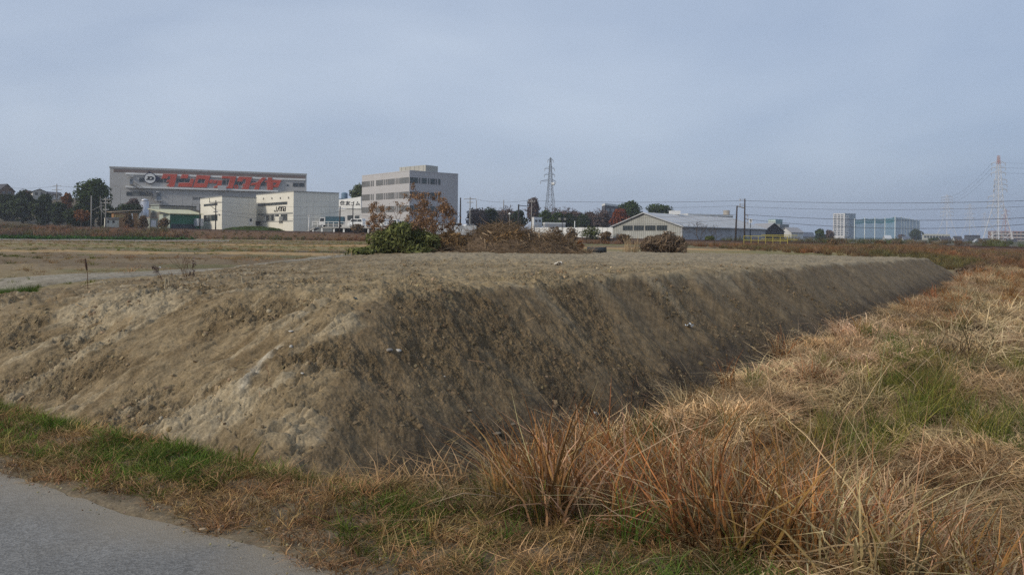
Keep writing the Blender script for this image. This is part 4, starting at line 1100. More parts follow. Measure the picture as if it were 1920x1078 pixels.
# --- hall behind with the white sign
sw = mat('hall_wall_grey', (0.50, 0.50, 0.50), 0.85, 0.15, 0.2)
hall, HA, HB, hb, ht = block('sign_hall', 'low grey hall with white roof slope and sign between two larger buildings', 'building', (634, 237), (690, 220), (716, 236), 391.5, sw, zbase=1.8, roofm=WHITE, gable=None)
org = hall.location
_a, _b = Vector((HA.A.x, HA.A.y)), Vector((HA.B.x, HA.B.y)); _n = Vector((HA.n.x, HA.n.y)) * 0.12
SW_ = Wall(tuple(_a + _n), tuple(_b + _n))
m = MB(); uu = SW_.at
m.prism([uu(636, 375), uu(636, 390.3), uu(678.5, 391.8), uu(678.5, 369), uu(650, 373.5)], 0, 0.3, SW_.fr)
sgn = m.build('sign_board', WHITE, hall, org=org)
def text_mesh(txt, W, px0, py0, px1, py1, w0, dep, bold=0.0, shear=0.0):
    cu_ = bpy.data.curves.new('lettering', 'FONT'); cu_.body = txt; cu_.extrude = 0.0; cu_.offset = bold; cu_.shear = shear; cu_.resolution_u = 3
    o = bpy.data.objects.new('lettering', cu_); COL.objects.link(o); bpy.context.view_layer.update()
    me = o.to_mesh(); vs = np.array([v.co[:] for v in me.vertices]); fs = [tuple(p.vertices) for p in me.polygons]
    o.to_mesh_clear(); bpy.data.objects.remove(o); bpy.data.curves.remove(cu_)
    u0, z1 = W.at(px0, py0); u1, z0 = W.at(px1, py1)
    mn, mx_ = vs.min(0), vs.max(0)
    mb = MB(); n = len(vs)
    uu_ = u0 + (vs[:, 0] - mn[0]) / (mx_[0] - mn[0]) * (u1 - u0); zz = z0 + (vs[:, 1] - mn[1]) / (mx_[1] - mn[1]) * (z1 - z0)
    mb.add([W.fr(a, w0 + dep, b) for a, b in zip(uu_, zz)], fs)
    mb.add([W.fr(a, w0, b) for a, b in zip(uu_, zz)], [tuple(reversed(f)) for f in fs])
    return mb
for i, ch in enumerate('住友ゴム'):
    x0 = (639.5, 649.5, 660.5, 669)[i]; x1 = (648.5, 659, 666.5, 677)[i]; yy0 = (377, 377.4, 378.2, 378)[i]; yy1 = (384.5, 385, 385.3, 385.3)[i]
    text_mesh(ch, SW_, x0, yy0, x1, yy1, 0.303, 0.06, 0.03).build('letter', BLK, sgn, org=org)
HB_ = HA
pwin(hall, HB_, 652, 404, 662, 413, w=0.05, mull=2); pwin(hall, HB_, 666, 404.5, 674, 413, w=0.05, mull=1)
# rooftop tank tower beyond
tk = empty('water_tank_tower', P(646, 372, 320), 'small blue-grey water tank on legs rising behind the sign hall', 'tank'); org = tk.location
c0 = P(646, 372, 320); z_lo = 1.0
m = MB()
for sx, sy in ((-1, -1), (1, -1), (1, 1), (-1, 1)):
    m.tube([(c0.x + sx * 1.0, c0.y + sy * 1.0, z_lo), (c0.x + sx * 0.9, c0.y + sy * 0.9, c0.z + 0.2)], 0.14, 5)
tk.location = (c0.x, c0.y, z_lo); org = tk.location
m.build('leg', DARK, tk, org=org)
bl = mat('faded_blue_paint', (0.15, 0.24, 0.33), 0.6, 0.25)
m = MB(); m.tube([(c0.x, c0.y, c0.z), (c0.x, c0.y, c0.z + 2.0)], 1.25, 14); m.tube([(c0.x, c0.y, c0.z + 2.0), (c0.x, c0.y, c0.z + 2.35)], [1.25, 0.5], 14); m.build('tank', bl, tk, org=org)
m = MB(); m.box((c0.x - 2.3, c0.y - 1, c0.z - 0.4), (c0.x + 1.9, c0.y + 1, c0.z - 0.15)); m.build('platform', bl, tk, org=org)

# --- grey-mauve office block
ow = mat('office_tile', (0.47, 0.455, 0.455), 0.7, 0.10, 0.15)
off, OL, OR, ob, ot = block('office_block', 'four-storey grey-mauve office block with window bands beside the brown-leaved tree', 'office', (678, 209), (767, 190), (858, 200), 321.3, ow, zbase=2.6, cap=0.25)
org = off.location
z4 = lambda X, Y: (620 + X / 5.675, 290 + Y / 5.675)
mull_w = mat('white_mullion', (0.55, 0.54, 0.53), 0.6, 0.1)
BAND = mat('band_recess', (0.24, 0.235, 0.235), 0.7, 0.15)
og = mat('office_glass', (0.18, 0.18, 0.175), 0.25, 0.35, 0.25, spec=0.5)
og2 = mat('office_glass_shade', (0.055, 0.075, 0.075), 0.2, 0.35, 0.25, spec=0.5)  # darker copy of the glass, shade of the right face put into it
rows = []
for ya, yb in ((240, 303), (392, 462), (540, 606)):
    zc1 = P(*z4(836, ya), 190).z; zc0 = P(*z4(836, yb), 190).z
    rows.append((zc0, zc1))
lw = [(332, 418), (428, 440), (448, 460), (485, 560), (568, 580), (588, 600), (606, 682), (692, 702), (710, 722), (730, 833)]
rw = [(839, 928), (938, 954), (966, 1022), (1034, 1049), (1059, 1110), (1116, 1131), (1143, 1168)]
for z0, z1 in rows:
    for a, bb in lw:
        window(off, OL, OL.at(*z4(a, 400))[0], OL.at(*z4(bb, 400))[0], z0, z1, fw=0.06, frame=BAND, glass=og, mull=2 if bb - a > 60 else 0)
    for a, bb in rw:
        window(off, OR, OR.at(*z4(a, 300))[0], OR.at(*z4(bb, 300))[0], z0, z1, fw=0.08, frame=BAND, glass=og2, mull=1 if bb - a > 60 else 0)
z0g = rows[2][0] - 4.3
for a, bb in ((700, 765), (770, 830)):
    window(off, OL, OL.at(*z4(a, 650))[0], OL.at(*z4(bb, 650))[0], z0g, z0g + 1.9, fw=0.12, frame=mull_w, glass=og2, mull=2)
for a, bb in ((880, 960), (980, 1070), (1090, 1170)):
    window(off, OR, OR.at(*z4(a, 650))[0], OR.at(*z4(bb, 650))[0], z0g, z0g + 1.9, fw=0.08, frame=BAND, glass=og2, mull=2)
pl_, pc_, pr_ = Vector(gp(748, 203)), Vector(gp(797, 195)), Vector(gp(820, 199)); pb_ = pl_ + pr_ - pc_
zt_ = P(797, 309.5, 195).z
m = MB(); m.hexa([(p.x, p.y, ot + 0.26) for p in (pl_, pc_, pr_, pb_)] + [(p.x, p.y, zt_) for p in (pl_, pc_, pr_, pb_)])
ph = m.build('rooftop_screen', mat('roof_screen', (0.42, 0.41, 0.37), 0.7, 0.15, 0.3), off, org=org)
for k in range(6):
    W_ = Wall((pl_.x, pl_.y), (pc_.x, pc_.y)); u = W_.len * (k + 0.5) / 6; m = MB(); W_.box(m, u - 0.05, u + 0.05, ot + 0.3, zt_ - 0.05, 0, 0.06); m.build('screen_post', capm, ph, org=org)

# --- warehouse with the long pale roof
ww = mat('corrugated_wall', (0.42, 0.42, 0.39), 0.8, 0.25, 0.35); ww2 = mat('corrugated_side', (0.48, 0.48, 0.49), 0.8, 0.25, 0.35)
rfm = mat('pale_sheet_roof', (0.50, 0.51, 0.52), 0.6, 0.2, 0.25)
wl, wc, wr = Vector(gp(1149, 163)), Vector(gp(1279, 146)), Vector(gp(1434, 183)); wbk = wl + wr - wc
zE = P(1279, 425, 146).z; zP = P(1209, 400, 154).z; zb = -0.6
war = empty('warehouse', (wc.x, wc.y, zb), 'long low warehouse with pale sheet roof and four gable windows behind the railway', 'warehouse'); org = war.location
mid = (wl + wc) / 2; midb = (wbk + wr) / 2
mid = mid + (wl - wc) * 0.02
GWd = Wall((wl.x, wl.y), (wc.x, wc.y)); SWd = Wall((wc.x, wc.y), (wr.x, wr.y))
m = MB(); m.prism([(0, zb), (GWd.len, zb), (GWd.len, zE), (GWd.len * 0.5, zP), (0, zE)], -0.25, 0, GWd.fr); gw_o = m.build('gable_wall', ww, war, org=org)
m = MB(); SWd.box(m, 0.003, SWd.len, zb, zE, -0.25, -0.003); m.build('side_wall', ww2, war, org=org)
m = MB(); m.hexa([(p.x, p.y, zb) for p in (wbk, wr, wr + (wr - wc) * 0.01, wbk + (wr - wc) * 0.01)] + [(p.x, p.y, zE) for p in (wbk, wr, wr + (wr - wc) * 0.01, wbk + (wr - wc) * 0.01)]); m.build('rear_sheet', ww2, war, org=org)
rib = mat('sheet_rib', (0.30, 0.31, 0.28), 0.8, 0.2)
for i in range(1, 34):
    u = GWd.len * i / 34; zz = zE + (zP - zE) * (1 - abs(u / GWd.len - 0.5) * 2) - 0.12
    m = MB(); GWd.box(m, u - 0.04, u + 0.04, zb, zz, 0, 0.03); m.build('sheet_rib', rib, gw_o, org=org)
ax = (wr - wc).normalized()
for p, pb in ((wl, wbk), (wc, wr)):
    out = (p - mid).normalized(); drop = (zP - zE) / (p - mid).length
    a0 = mid - ax * 0.6; a1 = midb + ax * 0.4; p0 = p + out * 0.6 - ax * 0.6; p1 = pb + out * 0.6 + ax * 0.4; zd = zE - drop * 0.6
    m = MB().hexa([(a0.x, a0.y, zP + 0.03), (a1.x, a1.y, zP + 0.03), (p1.x, p1.y, zd + 0.03), (p0.x, p0.y, zd + 0.03), (a0.x, a0.y, zP + 0.2), (a1.x, a1.y, zP + 0.2), (p1.x, p1.y, zd + 0.2), (p0.x, p0.y, zd + 0.2)])
    ro = m.build('roof', rfm, war, org=org)
    for k in range(1, 10):                                  # seams of the roof sheets
        f0 = a0 + (a1 - a0) * k / 10; f1 = p0 + (p1 - p0) * k / 10; w_ = ax * 0.09
        m = MB().hexa([(f0.x - w_.x, f0.y - w_.y, zP + 0.2), (f0.x + w_.x, f0.y + w_.y, zP + 0.2), (f1.x + w_.x, f1.y + w_.y, zd + 0.2), (f1.x - w_.x, f1.y - w_.y, zd + 0.2),
                       (f0.x - w_.x, f0.y - w_.y, zP + 0.26), (f0.x + w_.x, f0.y + w_.y, zP + 0.26), (f1.x + w_.x, f1.y + w_.y, zd + 0.26), (f1.x - w_.x, f1.y - w_.y, zd + 0.26)])
        m.build('roof_seam', mat('roof_seam', (0.40, 0.41, 0.42), 0.7, 0.2), ro, org=org)
m = MB(); vp = mid + (midb - mid) * 0.30; m.box((vp.x - 1.0, vp.y - 1.0, zP + 0.1), (vp.x + 1.0, vp.y + 1.0, zP + 0.9)); m.build('ridge_vent', WHITE, war, org=org)
z6 = lambda X, Y: (1120 + X / 6.0, 350 + Y / 6.0)
for a, bb in ((290, 400), (414, 526), (540, 656), (670, 788)):
    u0, u1 = GWd.at(*z6(a, 460))[0], GWd.at(*z6(bb, 460))[0]
    window(war, GWd, u0, u1, GWd.at(*z6(540, 494))[1], GWd.at(*z6(540, 436))[1], fw=0.06, frame=mat('window_frame_pale', (0.16, 0.16, 0.15), 0.6, 0.1), mull=3, w=0.03)

# --- smaller houses and sheds, left to right
tile_r = mat('dark_tile_roof', (0.085, 0.08, 0.085), 0.7, 0.3, 0.5); brn = mat('brown_board', (0.19, 0.125, 0.085), 0.85, 0.3, 0.6)
pale_w = mat('pale_house_wall', (0.50, 0.49, 0.45), 0.85, 0.15, 0.3)
e, A, B, zb_, zt_ = block('hill_house', 'brown house with a dark roof at the far left top of the hill', 'house', (-34, 262), (-2, 256), (27, 264), 357, brn, roofm=tile_r, gable=('R', 2.2))
pwin(e, B, 4, 359, 10, 364); pwin(e, B, 15, 359, 21, 364)
e, A, B, zb_, zt_ = block('hill_house', 'pale grey gabled house on the hill behind the dark trees', 'house', (58, 262), (61, 250), (87, 254), 359, pale_w, roofm=tile_r, gable=('R', 0.8))
pwin(e, B, 66, 361, 71, 366); pwin(e, B, 76, 361, 81, 366)
e, A, B, zb_, zt_ = block('hill_house', 'low white house on the hill left of the orange-brown tree', 'house', (86, 262), (92, 254), (115, 258), 364.5, mat('white_house_wall', (0.62, 0.62, 0.60), 0.8, 0.15, 0.3), roofm=tile_r, gable=('L', 0.9))
pwin(e, B, 95, 366, 100, 371); pwin(e, B, 104, 366, 109, 371)
e, A, B, zb_, zt_ = block('hill_house', 'small tiled house with reddish roof between the two pale hill houses', 'house', (40, 280), (46, 272), (60, 276), 364, pale_w, roofm=mat('red_tile_roof', (0.22, 0.10, 0.075), 0.7, 0.3, 0.5), gable=('L', 1.4))
pwin(e, B, 48, 366, 53, 370)
# white hut
e, A, B, zb_, zt_ = block('white_hut', 'small white flat-roofed hut with two windows below the dark trees', 'hut', (195.5, 166), (199, 163), (223, 165), 409.3, mat('white_hut_wall', (0.72, 0.71, 0.60), 0.8, 0.2, 0.6), zbase=1.2, cap=0.18, capm=capm)
for a, b in ((201, 204.5), (211, 215)): pwin(e, B, a, 413.5, b, 418, fw=0.05)
for a in range(7): m = MB(); B.pbox(m, 202 + a * 3.2, 410.2, 203.4 + a * 3.2, 412, 0, 0.25); m.build('roof_corbel', brn, e, org=e.location)
# ochre shack
e, A, B, zb_, zt_ = block('ochre_shack', 'ochre wooden shack with slanting sheet roof above the white hut', 'shack', (209, 172), (213, 170), (258, 173), 399.5, mat('ochre_board', (0.36, 0.20, 0.09), 0.85, 0.3, 0.8), zbase=1.2, cap=0.15, capm=mat('rusty_sheet', (0.40, 0.30, 0.20), 0.7, 0.4, 0.5))
m_y = mat('yellow_board', (0.55, 0.42, 0.16), 0.8, 0.2)
for a in (215.5, 219, 222.5, 226, 229.5): m = MB(); B.pbox(m, a, 402, a + 1.8, 408, 0, 0.06); m.build('board', m_y, e, org=e.location)
for a in (246.5, 261, 266): m = MB(); B.pbox(m, a, 400, a + 2.6, 412, 0.0, 0.08); m.build('board', WHITE, e, org=e.location)
m = MB(); r0, r1, r2_, r3 = [Vector(B.fr(*k)) for k in ((-0.5, 0.5, zt_ + 0.1), (B.len * 1.15, 0.5, zt_ + 0.1), (B.len * 1.15, -4.5, zt_ + 0.7), (-0.5, -4.5, zt_ + 0.25))]
m.hexa([tuple(r0), tuple(r1 + Vector((0, 0, 0.55))), tuple(r2_), tuple(r3)] + [tuple(v + Vector((0, 0, 0.1))) for v in (r0, r1 + Vector((0, 0, 0.55)), r2_, r3)]); m.build('roof_sheet', MATS['rusty_sheet'], e, org=e.location)
# green-walled workshop
grn_w = mat('green_sheet', (0.035, 0.16, 0.10), 0.7, 0.25, 0.5)
e, A, B, zb_, zt_ = block('green_workshop', 'workshop with deep green sheet wall and pale yellow roof left of the white building', 'workshop', (299, 182), (319, 176), (377, 182), 402, grn_w, zbase=1.2, cap=0.1, capm=mat('pale_yellow_roof', (0.62, 0.60, 0.40), 0.7, 0.2, 0.4))
WBG = Wall((A.A.x, A.A.y), (A.B.x, A.B.y))
m = MB(); A.box(m, 0.0, A.len - 0.05, zb_, zt_ - 0.05, 0.0, 0.06); m.build('gable_cladding', mat('pale_mint_sheet', (0.46, 0.52, 0.46), 0.8, 0.2, 0.5), e, org=e.location)
m = MB(); r0 = [Vector(B.fr(u, w, z)) for u, w, z in ((-0.4, 0.6, zt_ + 0.1), (B.len + 0.3, 0.6, zt_ + 0.1), (B.len + 0.3, -5.5, zt_ + 1.15), (-2.2, -5.5, zt_ + 1.15))]
m.hexa([tuple(v) for v in r0] + [tuple(v + Vector((0, 0, 0.12))) for v in r0]); m.build('roof_sheet', MATS['pale_yellow_roof'], e, org=e.location)
m = MB(); B.box(m, 0.2, B.len * 0.8, zb_, zb_ + (zt_ - zb_) * 0.50, 0.0, 0.07); m.build('dark_cladding', mat('dark_teal_sheet', (0.045, 0.06, 0.075), 0.7, 0.3, 0.5), e, org=e.location)
m = MB(); B.pbox(m, 364, 410, 374, 424, 0.0, 1.6); m.build('storage_box', mat('pale_blue_sheet', (0.50, 0.53, 0.58), 0.7, 0.15), e, org=e.location)
e, A, B, zb_, zt_ = block('weathered_shed', 'weathered grey shed with pale patched wall above the green workshop roof', 'shed', (280, 190), (300, 187), (368, 194), 386.5, mat('weathered_board', (0.33, 0.31, 0.26), 0.9, 0.35, 0.6), zbase=1.2, cap=0.25, capm=mat('dark_sheet', (0.06, 0.058, 0.055), 0.7, 0.3))
m = MB(); A.pbox(m, 283, 384, 299, 398, 0, 0.05); m.build('mint_cladding', MATS['pale_mint_sheet'], e, org=e.location)
for k in range(8):
    u = A.len * (k + 0.5) / 8; m = MB(); A.box(m, u - 0.05, u + 0.05, zt_ - 2.0, zt_ - 0.05, 0.05, 0.09); m.build('cladding_batten', MATS['panel_joint'], e, org=e.location)
e, A, B, zb_, zt_ = block('lean_to', 'low lean-to with pale door in front of the weathered shed', 'shed', (268, 172), (281, 169), (296, 172), 408.5, mat('grey_green_board', (0.30, 0.32, 0.28), 0.9, 0.3, 0.6), zbase=1.2, cap=0.12, capm=mat('rust_red_sheet', (0.30, 0.17, 0.12), 0.8, 0.3))
m = MB(); B.pbox(m, 283, 413, 292, 426, 0.0, 0.08); m.build('door', mat('pale_blue_door', (0.62, 0.64, 0.68), 0.6, 0.1), e, org=e.location)
# silver silo
c0 = P(271.5, 392, 196); e = empty('steel_silo', (c0.x, c0.y, 1.5), 'shiny silver cylindrical tank with domed top in front of the factory', 'silo'); org = e.location
zt_ = P(271.5, 377, 196).z; r_ = 0.95
sil = mat('bright_steel', (0.62, 0.62, 0.64), 0.35, 0.2, 0.6, metal=0.6)
m = MB(); m.tube([(c0.x, c0.y, 1.5), (c0.x, c0.y, zt_)], r_, 18); m.build('shell', sil, e, True, org=org)
m = MB(); m.tube([(c0.x, c0.y, zt_), (c0.x, c0.y, zt_ + 0.35), (c0.x, c0.y, zt_ + 0.55)], [r_ * 1.02, r_ * 0.75, 0.1], 18); m.build('dome', sil, e, True, org=org)
# buildings behind the warehouse
e, A, B, zb_, zt_ = block('flat_roof_works', 'long low works building with white roof edge behind the warehouse roof', 'building', (1275, 232), (1290, 225), (1374, 235), 404, mat('works_wall', (0.22, 0.21, 0.21), 0.85, 0.2, 0.3), zbase=0, cap=0.5, capm=WHITE)
for k in range(7): window(e, B, B.len * (k + 0.15) / 7, B.len * (k + 0.85) / 7, zt_ - 1.2, zt_ - 0.3, fw=0.08)
c0 = P(1362, 405, 236); m = MB(); m.tube([(c0.x, c0.y, c0.z - 3.0), (c0.x, c0.y, P(1362, 394.6, 236).z)], 0.95, 16); m.build('roof_tank', mat('tank_grey', (0.34, 0.31, 0.27), 0.6, 0.2), e, True, org=e.location)
e, A, B, zb_, zt_ = block('gabled_shed', 'dark gabled shed with grey roof right of the warehouse', 'shed', (1398, 206), (1432, 190), (1470, 197), 434, mat('dark_slate_wall', (0.085, 0.075, 0.075), 0.85, 0.2, 0.3), zbase=-0.5, roofm=mat('grey_sheet_roof', (0.36, 0.35, 0.35), 0.7, 0.2), gable=('R', 2.0))
e, A, B, zb_, zt_ = block('white_shed', 'white-walled shed with grey lean-to roof beyond the yellow bridge railing', 'shed', (1462, 206), (1484, 198), (1506, 203), 436, WHITE, zbase=-0.5, roofm=MATS['grey_sheet_roof'], gable=('L', 1.2))
e, A, B, zb_, zt_ = block('teal_building', 'distant building half white, half teal, above the sheds', 'building', (1440, 470), (1454, 460), (1467, 468), 412, mat('teal_panel', (0.22, 0.36, 0.36), 0.6, 0.1), zbase=-0.5, cap=0.3)
m = MB(); A.box(m, 0.2, A.len - 0.1, zt_ - 3.8, zt_ - 0.1, 0, 0.1); m.build('white_panel', mat('pale_mint_panel', (0.58, 0.66, 0.62), 0.6, 0.1), e, org=e.location)
e, A, B, zb_, zt_ = block('grey_depot', 'small grey depot under the distant teal building', 'building', (1454, 330), (1462, 322), (1479, 330), 421.5, mat('depot_grey', (0.30, 0.31, 0.31), 0.8, 0.2), zbase=-0.5, cap=0.3)
for k in range(4): window(e, B, B.len * (k + 0.15) / 4, B.len * (k + 0.85) / 4, zt_ - 1.6, zt_ - 0.7, fw=0.1)
e, A, B, zb_, zt_ = block('dark_roof_house', 'distant house with blue-grey roof between shed and bare shrub', 'house', (1500, 300), (1506, 292), (1527, 298), 444, pale_w, zbase=-0.5, roofm=mat('blue_grey_roof', (0.16, 0.18, 0.22), 0.7, 0.2), gable=('L', 1.6))
e, A, B, zb_, zt_ = block('dark_apartment', 'dark apartment block with white roof line behind the round green trees', 'apartment', (1128, 290), (1134, 280), (1172, 300), 385, mat('dark_apartment_wall', (0.105, 0.10, 0.11), 0.8, 0.2), zbase=0, cap=0.7, capm=WHITE)
for r in range(3):
    for k in range(4): window(e, B, B.len * (k + 0.15) / 4, B.len * (k + 0.85) / 4, zt_ - 2.3 - 3 * r, zt_ - 0.9 - 3 * r, fw=0.1)
# shed beyond the white fence
e, A, B, zb_, zt_ = block('small_white_shed', 'small white shed with two windows left of the tall pylon', 'shed', (996, 186), (1001, 183), (1016, 185), 409, WHITE, zbase=1.0, cap=0.22)
for a, b in ((1003, 1007.5), (1010, 1014)): pwin(e, B, a, 412, b, 416.3, fw=0.05)
# long grey wall behind the bare trees
e, A, B, zb_, zt_ = block('grey_long_house', 'long grey low building behind the bare trees right of the office', 'building', (880, 300), (884, 292), (972, 300), 395, mat('long_house_grey', (0.22, 0.22, 0.20), 0.85, 0.25, 0.3), zbase=1, cap=0.25)
for k in range(10): window(e, B, B.len * (k + 0.2) / 10, B.len * (k + 0.8) / 10, zt_ - 2.4, zt_ - 1.0, fw=0.1)
# apartment tower, glass stair tower
tw = mat('tower_white', (0.64, 0.62, 0.60), 0.7, 0.08)
e, A, B, zb_, zt_ = block('apartment_tower', 'distant white twelve-storey tower with blue glass corner beside the golf nets', 'tower', (1562, 1215), (1584, 1200), (1604, 1212), 401, mat('tower_glass_wall', (0.05, 0.12, 0.17), 0.4, 0.2, 0.1), zbase=-2, cap=0.8, capm=mat('tower_roof', (0.25, 0.28, 0.30), 0.7))
m = MB(); A.box(m, 0, A.len + 0.2, zb_, zt_ + 0.6, 0.02, 0.5); m.build('white_cladding', tw, e, org=e.location)
for r in range(12):
    z1 = zt_ - 1.2 - r * (zt_ - 4) / 12.4
    for a, b in ((0.07, 0.31), (0.40, 0.60), (0.68, 0.86)): window(e, A, A.len * a, A.len * b, z1 - 1.7, z1, fw=0.1, w=0.5)
    m = MB(); B.box(m, B.len * 0.08, B.len * 0.34, z1 - 2.6, z1 - 1.7, 0.02, 0.9); m.build('balcony', tw, e, org=e.location)
# long apartment, school, gabled house at the far right
br = mat('apartment_brown', (0.33, 0.20, 0.16), 0.8, 0.15)
e, A, B, zb_, zt_ = block('long_apartment', 'long brown and white apartment block at the far right edge', 'apartment', (1852, 655), (1856, 640), (1965, 640), 434, br, zbase=-2, cap=0.4)
for r in range(4):
    zf = zt_ - 2.6 * (r + 1)
    m = MB(); B.box(m, 0.5, B.len, zf, zf + 1.0, 0.0, 1.1); m.build('balcony', mat('apartment_balcony', (0.50, 0.44, 0.40), 0.8, 0.1), e, org=e.location)
    for k in range(15): window(e, B, B.len * (k + 0.15) / 15, B.len * (k + 0.8) / 15, zf + 1.05, zf + 2.2, fw=0.1)
for k in (0.02, 0.35, 0.63, 0.85): m = MB(); B.box(m, B.len * k, B.len * k + 0.9, zb_, zt_ - 0.1, 0.0, 1.3); m.build('pier', tw, e, org=e.location)
e, A, B, zb_, zt_ = block('school_building', 'cream long low building with dark window strips right of the dark round tree', 'building', (1729, 620), (1732, 605), (1781, 610), 439.5, mat('school_cream', (0.62, 0.60, 0.50), 0.8, 0.1), zbase=-2, cap=0.3)
for r in range(2):
    for k in range(9): window(e, B, B.len * (k + 0.1) / 9, B.len * (k + 0.9) / 9, zt_ - 2.6 - r * 3.2, zt_ - 1.0 - r * 3.2, fw=0.1)
e, A, B, zb_, zt_ = block('white_gabled_house', 'small white gabled house in front of the far pylons at the right', 'house', (1820, 320), (1824, 310), (1842, 314), 457, WHITE, zbase=-1, roofm=mat('pale_roof', (0.5, 0.5, 0.5), 0.7), gable=('R', 1.7))
e, A, B, zb_, zt_ = block('dark_roof_building', 'dark flat building behind the white gabled house', 'building', (1808, 520), (1812, 505), (1838, 510), 442, mat('dark_flat_wall', (0.12, 0.11, 0.12), 0.8, 0.15), zbase=-1, cap=0.4)
for k in range(6): window(e, B, B.len * (k + 0.15) / 6, B.len * (k + 0.85) / 6, zt_ - 2.0, zt_ - 0.8, fw=0.1, glass=GLASS_P)
e, A, B, zb_, zt_ = block('blue_roof_hall', 'low blue-grey hall seen through the golf nets', 'building', (1600, 760), (1604, 740), (1690, 750), 446.5, mat('blue_hall', (0.12, 0.15, 0.20), 0.7, 0.15), zbase=-2, cap=0.3)
e, A, B, zb_, zt_ = block('white_roof_hall', 'small white-roofed hall at the foot of the golf nets', 'building', (1655, 560), (1660, 552), (1672, 556), 447.5, pale_w, zbase=-2, roofm=WHITE, gable=('L', 2.2))
# ------------------------------------------------------------------ railway
UP = Vector((0, 0, 1))
def rail_pt(k, e, dz):       # k metres along from RA, e metres across (beyond +), dz above rail level
    p = RA + RD.normalized() * k; p = p + RN * e; return (p.x, p.y, p.z + dz)
K0, K1 = -120.0, 190.0
m = MB(); m.hexa([rail_pt(K0, -2.0, -0.5), rail_pt(K1, -2.0, -0.5), rail_pt(K1, 2.0, -0.5), rail_pt(K0, 2.0, -0.5), rail_pt(K0, -1.5, -0.16), rail_pt(K1, -1.5, -0.16), rail_pt(K1, 1.5, -0.16), rail_pt(K0, 1.5, -0.16)])
track = m.build('railway_track', mat('rail_ballast', (0.13, 0.085, 0.06), 0.95, 0.4, 1.5)); tag(track, kind='structure')
for e_ in (-0.55, 0.55):
    m = MB(); m.hexa([rail_pt(K0, e_ - 0.05, -0.14), rail_pt(K1, e_ - 0.05, -0.14), rail_pt(K1, e_ + 0.05, -0.14), rail_pt(K0, e_ + 0.05, -0.14), rail_pt(K0, e_ - 0.05, 0.04), rail_pt(K1, e_ - 0.05, 0.04), rail_pt(K1, e_ + 0.05, 0.04), rail_pt(K0, e_ + 0.05, 0.04)])
    m.build('rail', mat('rusty_rail', (0.07, 0.04, 0.03), 0.7, 0.3), track)
# small bridge with yellow railing
def k_at(px):
    r_ = ray(px, 450); k = 0
    A_ = RA; # intersect in plan
    den = r_.x * RDh.y - r_.y * RDh.x
    t_ = (A_.x * RDh.y - A_.y * RDh.x) / den
    x, y = r_.x * t_, r_.y * t_
    return rail_k(x, y) * RL / math.hypot(RD.x, RD.y)
ka, kb = k_at(1403), k_at(1465)
c_ = rail_pt((ka + kb) / 2, 0, -2.0)
brd = empty('railway_bridge', c_, 'short dark girder bridge carrying the railway over a gap in the bank', 'bridge'); org = brd.location
m = MB(); m.hexa([rail_pt(ka - .6, -2.5, -0.75), rail_pt(kb + .6, -2.5, -0.75), rail_pt(kb + .6, -1.9, -0.75), rail_pt(ka - .6, -1.9, -0.75), rail_pt(ka - .6, -2.5, -0.2), rail_pt(kb + .6, -2.5, -0.2), rail_pt(kb + .6, -1.9, -0.2), rail_pt(ka - .6, -1.9, -0.2)]); m.build('girder', mat('rusty_girder', (0.075, 0.045, 0.03), 0.8, 0.3), brd, org=org)
for k in (ka, (ka * 0.6 + kb * 0.4), kb):
    m = MB(); m.hexa([rail_pt(k - .7, -2.2, -3), rail_pt(k + .7, -2.2, -3), rail_pt(k + .7, 2.2, -3), rail_pt(k - .7, 2.2, -3), rail_pt(k - .7, -2.2, -0.76), rail_pt(k + .7, -2.2, -0.76), rail_pt(k + .7, 2.2, -0.76), rail_pt(k - .7, 2.2, -0.76)]); m.build('pier', mat('dark_pier', (0.06, 0.058, 0.055), 0.9, 0.2), brd, org=org)
YEL = mat('yellow_paint', (0.46, 0.39, 0.08), 0.6, 0.25, 1.0)
m = MB()
for dz in (0.35, 0.95): m.tube([rail_pt(ka - .3, -2.6, dz - 0.2), rail_pt(kb + 1.0, -2.6, dz - 0.2)], 0.04, 5)
rl = m.build('railing', YEL, brd, org=org)
for i in range(7):
    k = ka - .3 + (kb - ka + 1.3) * i / 6; m = MB(); m.tube([rail_pt(k, -2.6, -0.9), rail_pt(k, -2.6, 0.8)], 0.04, 5); m.build('railing_post', YEL, brd, org=org)
m = MB()
for dz in (0.35, 0.95): m.tube([rail_pt(ka + 1.5, 2.6, dz), rail_pt(kb + 2.0, 2.6, dz)], 0.04, 5)
m.build('railing', YEL, brd, org=org)

# ------------------------------------------------------------------ poles and wires
def pole(name, label, px, d, py_top, rad=0.16, arms=(), matl=CONC, cat='utility pole', group='utility poles', py_bot=None, lean=0.0, armw=None):
    x, y = gp(px, d); zt = P(px, py_top, d).z
    zb = float(G(np.array([x]), np.array([y]))[0]) - 0.3
    e = empty(name, (x, y, zb), label, cat, group); org = e.location
    m = MB(); m.tube([(x - lean, y, zb), (x, y, zt)], [rad, rad * 0.7], 8); m.build('shaft', matl, e, True, org=org)
    for (dz, w) in arms:
        m = MB(); a = (x - w / 2, y + w * 0.12, zt - dz); b = (x + w / 2, y - w * 0.12, zt - dz); m.tube([a, b], 0.07, 5); ar = m.build('crossarm', matl, e, org=org)
        for f in (0.03, 0.35, 0.65, 0.97):
            q_ = Vector(a).lerp(Vector(b), f); m = MB(); m.tube([q_, q_ + Vector((0, 0, 0.28))], [0.06, 0.03], 5); m.build('insulator', WHITE, ar, org=org)
    return e, Vector((x, y, zt))
p1, t1 = pole('utility_pole', 'grey utility pole left of the twin-armed pole before the dark trees', 171, 158, 367, arms=(), rad=0.15)
